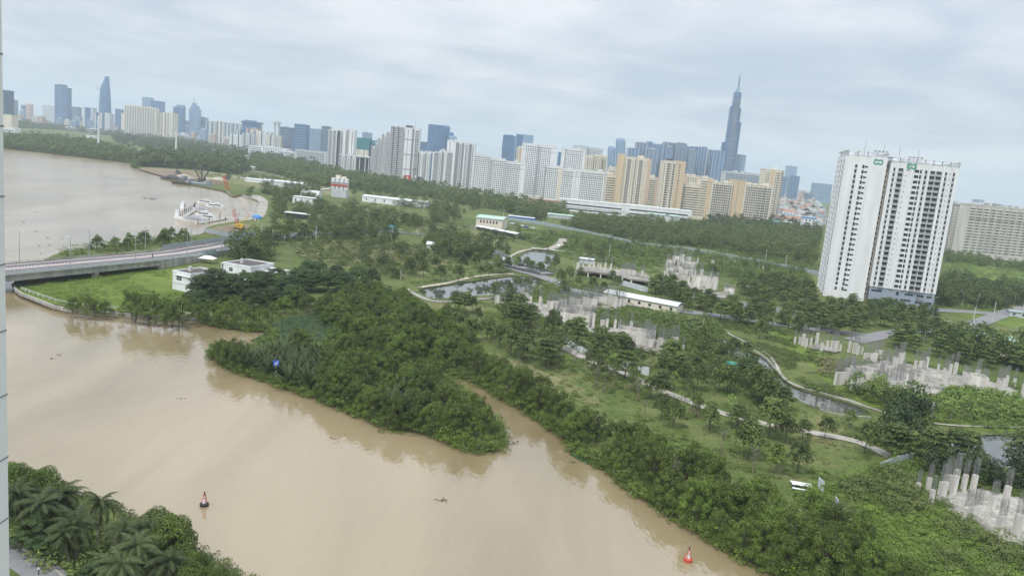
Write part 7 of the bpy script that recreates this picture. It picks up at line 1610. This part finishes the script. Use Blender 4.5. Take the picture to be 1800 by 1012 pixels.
weeds([(890, 380), (1000, 394), (1130, 416), (1300, 450), (1440, 484), (1440, 468), (1300, 436), (1130, 404), (1000, 384)], 4.5, 2.5, 5, 'light green scrub along the grey fence', 'leaf_weed', .7)
weeds([(880, 405), (1000, 405), (1120, 430), (1300, 452), (1430, 478), (1430, 520), (1300, 500), (1200, 480), (1060, 480), (960, 440)], 2.6, 1.2, 3.0, 'tall grass around the upper ruin', 'leaf_weed', .9, patch=.1, flat=.6)
weeds([(40, 505), (110, 536), (230, 545), (345, 550), (420, 520), (350, 470), (300, 462), (200, 472), (100, 485)], 1.5, .6, 1.5, 'rough grass on the meadow by the bridge', 'leaf_creeper', .9, patch=.0, flat=.5)
weeds([(660, 480), (740, 500), (900, 478), (880, 440), (760, 455), (700, 470)], 2.2, .8, 2.2, 'rough grass by the promenade', 'leaf_weed', .9, patch=.0, flat=.5)
weeds([(1640, 455), (1900, 480), (1900, 560), (1700, 545), (1640, 520)], 4, 1.5, 3.4, 'rough grass of the field right of the tower', 'leaf_weed', .8, patch=.1)
weeds([(760, 520), (1010, 700), (1300, 840), (1480, 870), (1560, 800), (1270, 650), (960, 560)], 5, .5, 1.3, 'dry tufts on the park lawn', 'leaf_dry', .4)
weeds([(480, 330), (420, 318), (340, 308), (450, 308), (560, 330)], 12, 4, 7, 'sparse bushes on the quarry flat', 'leaf_far', .3)
weeds([(880, 632), (960, 660), (1040, 695), (1020, 700), (930, 675)], 2.2, .5, 1.2, 'brushwood heaps on the bare soil', 'leaf_dry', .5)
weeds([(0, 930), (60, 915), (240, 935), (330, 1000), (420, 1050), (400, 1090), (200, 1080), (100, 1020), (40, 965)], 1.9, 1.4, 3.0, 'undergrowth beneath the near left palms', 'leaf_far', .85, excl=False)
weeds([(470, 590), (478, 572), (500, 560), (560, 552), (600, 566), (612, 588), (560, 600), (500, 600)], 1.7, 1.5, 2.6, 'blue green reeds in the inlet behind the peninsula', 'leaf_hyacinth', .95, .35)
def mat_patch(pl, label):
    W_ = poly_world(pl, 0); P = []
    for _ in range(9000):
        x = rng.uniform(min(q[0] for q in W_), max(q[0] for q in W_)); y = rng.uniform(min(q[1] for q in W_), max(q[1] for q in W_))
        if pip(W_, x, y): P.append((x, y))
    P = np.array(P[:4200]); C = np.column_stack([P, rng.uniform(.02, .28, len(P))]); V = leaf_quads(C, np.tile([0, 0, 1.0], (len(P), 1)), .42, rng, tilt=.5)
    o = link('water_hyacinth', np_mesh('water_hyacinth', V, faces_for(len(P)), MT['leaf_hyacinth'], rng.uniform(0, 1, len(P)))); tag(o, label, kind='stuff')
mat_patch([(1003, 800), (1002, 782), (1012, 768), (1040, 772), (1080, 795), (1085, 820), (1060, 822), (1030, 815)], 'floating green water plants in the notch of the right bank')
mat_patch([(1310, 958), (1330, 945), (1380, 975), (1400, 1000), (1385, 1012), (1340, 990)], 'floating green water plants near the bottom edge')
mat_patch([(440, 600), (470, 586), (490, 596), (480, 606)], 'floating plants at the mouth of the reed inlet')
def edge_weeds(pl, step, s0, s1, label, m='leaf_weed'):
    w = smooth_ring([G(x, y, LZ).xy for x, y in pl], 1); P = []
    for a, b in zip(w, w[1:] + w[:1]):
        for k in range(int((b - a).length / step) + 1): q = a + (b - a) * rng.uniform(0, 1) + Vector((rng.normal(0, .7), rng.normal(0, .7))); P.append((q.x, q.y))
    scatter('edge_weeds', P, rng.uniform(s0, s1, len(P)), WT2 if s1 < 2.6 else WT, MT[m], rng, .6, label)
edge_weeds([(1645, 866), (1700, 858), (1760, 868), (1830, 885), (1840, 960), (1790, 962), (1740, 948), (1712, 925), (1672, 905), (1650, 885)], .6, .8, 2.4, 'weeds creeping over the edge of the lower right slab', 'leaf_creeper')
edge_weeds([z4(*q) for q in [(385, 480), (480, 380), (640, 320), (880, 335), (1100, 375), (1370, 435), (1800, 535), (1800, 620), (1540, 560), (1300, 520), (1230, 560), (1100, 625), (900, 590), (730, 575), (480, 515)]], .8, 1.0, 3.0, 'weeds creeping over the edge of the middle right slab')
edge_weeds([z6(*q) for q in [(40, 160), (360, 165), (640, 185), (1000, 190), (1200, 200), (1180, 232), (830, 240), (820, 330), (690, 385), (450, 290), (200, 235), (60, 200)]], 1.0, 1.0, 3.0, 'weeds along the edge of the left ruin')
for Pn, P in enumerate(PONDS): edge_weeds(P, 2.2, .5, 1.5, ['rushes around the round pond', 'rushes around the long pond', 'grass around the tiny basin', 'rushes along the winding canal', 'rushes around the right pond'][Pn], 'leaf_weed')
# ------------------------------------------------------------------ haze
hz = MB().box(BX[0] - 300, BX[1] + 300, BX[2] - 300, BX[3] + 300, -4.0, 485).build('haze', None) if False else None
mh = bpy.data.materials.new('haze_air'); mh.use_nodes = True; t = mh.node_tree; t.nodes.clear()
o_ = N(t, 'ShaderNodeOutputMaterial'); pv = N(t, 'ShaderNodeVolumePrincipled')
pv.inputs['Color'].default_value = (0.76, 0.88, 1.0, 1); pv.inputs['Density'].default_value = 0.00011; pv.inputs['Anisotropy'].default_value = 0.0
t.links.new(pv.outputs[0], o_.inputs['Volume'])
tag(MB().box(BX[0] - 300, BX[1] + 300, BX[2] - 300, BX[3] + 300, -4.0, 485).build('haze', mh), kind='stuff')
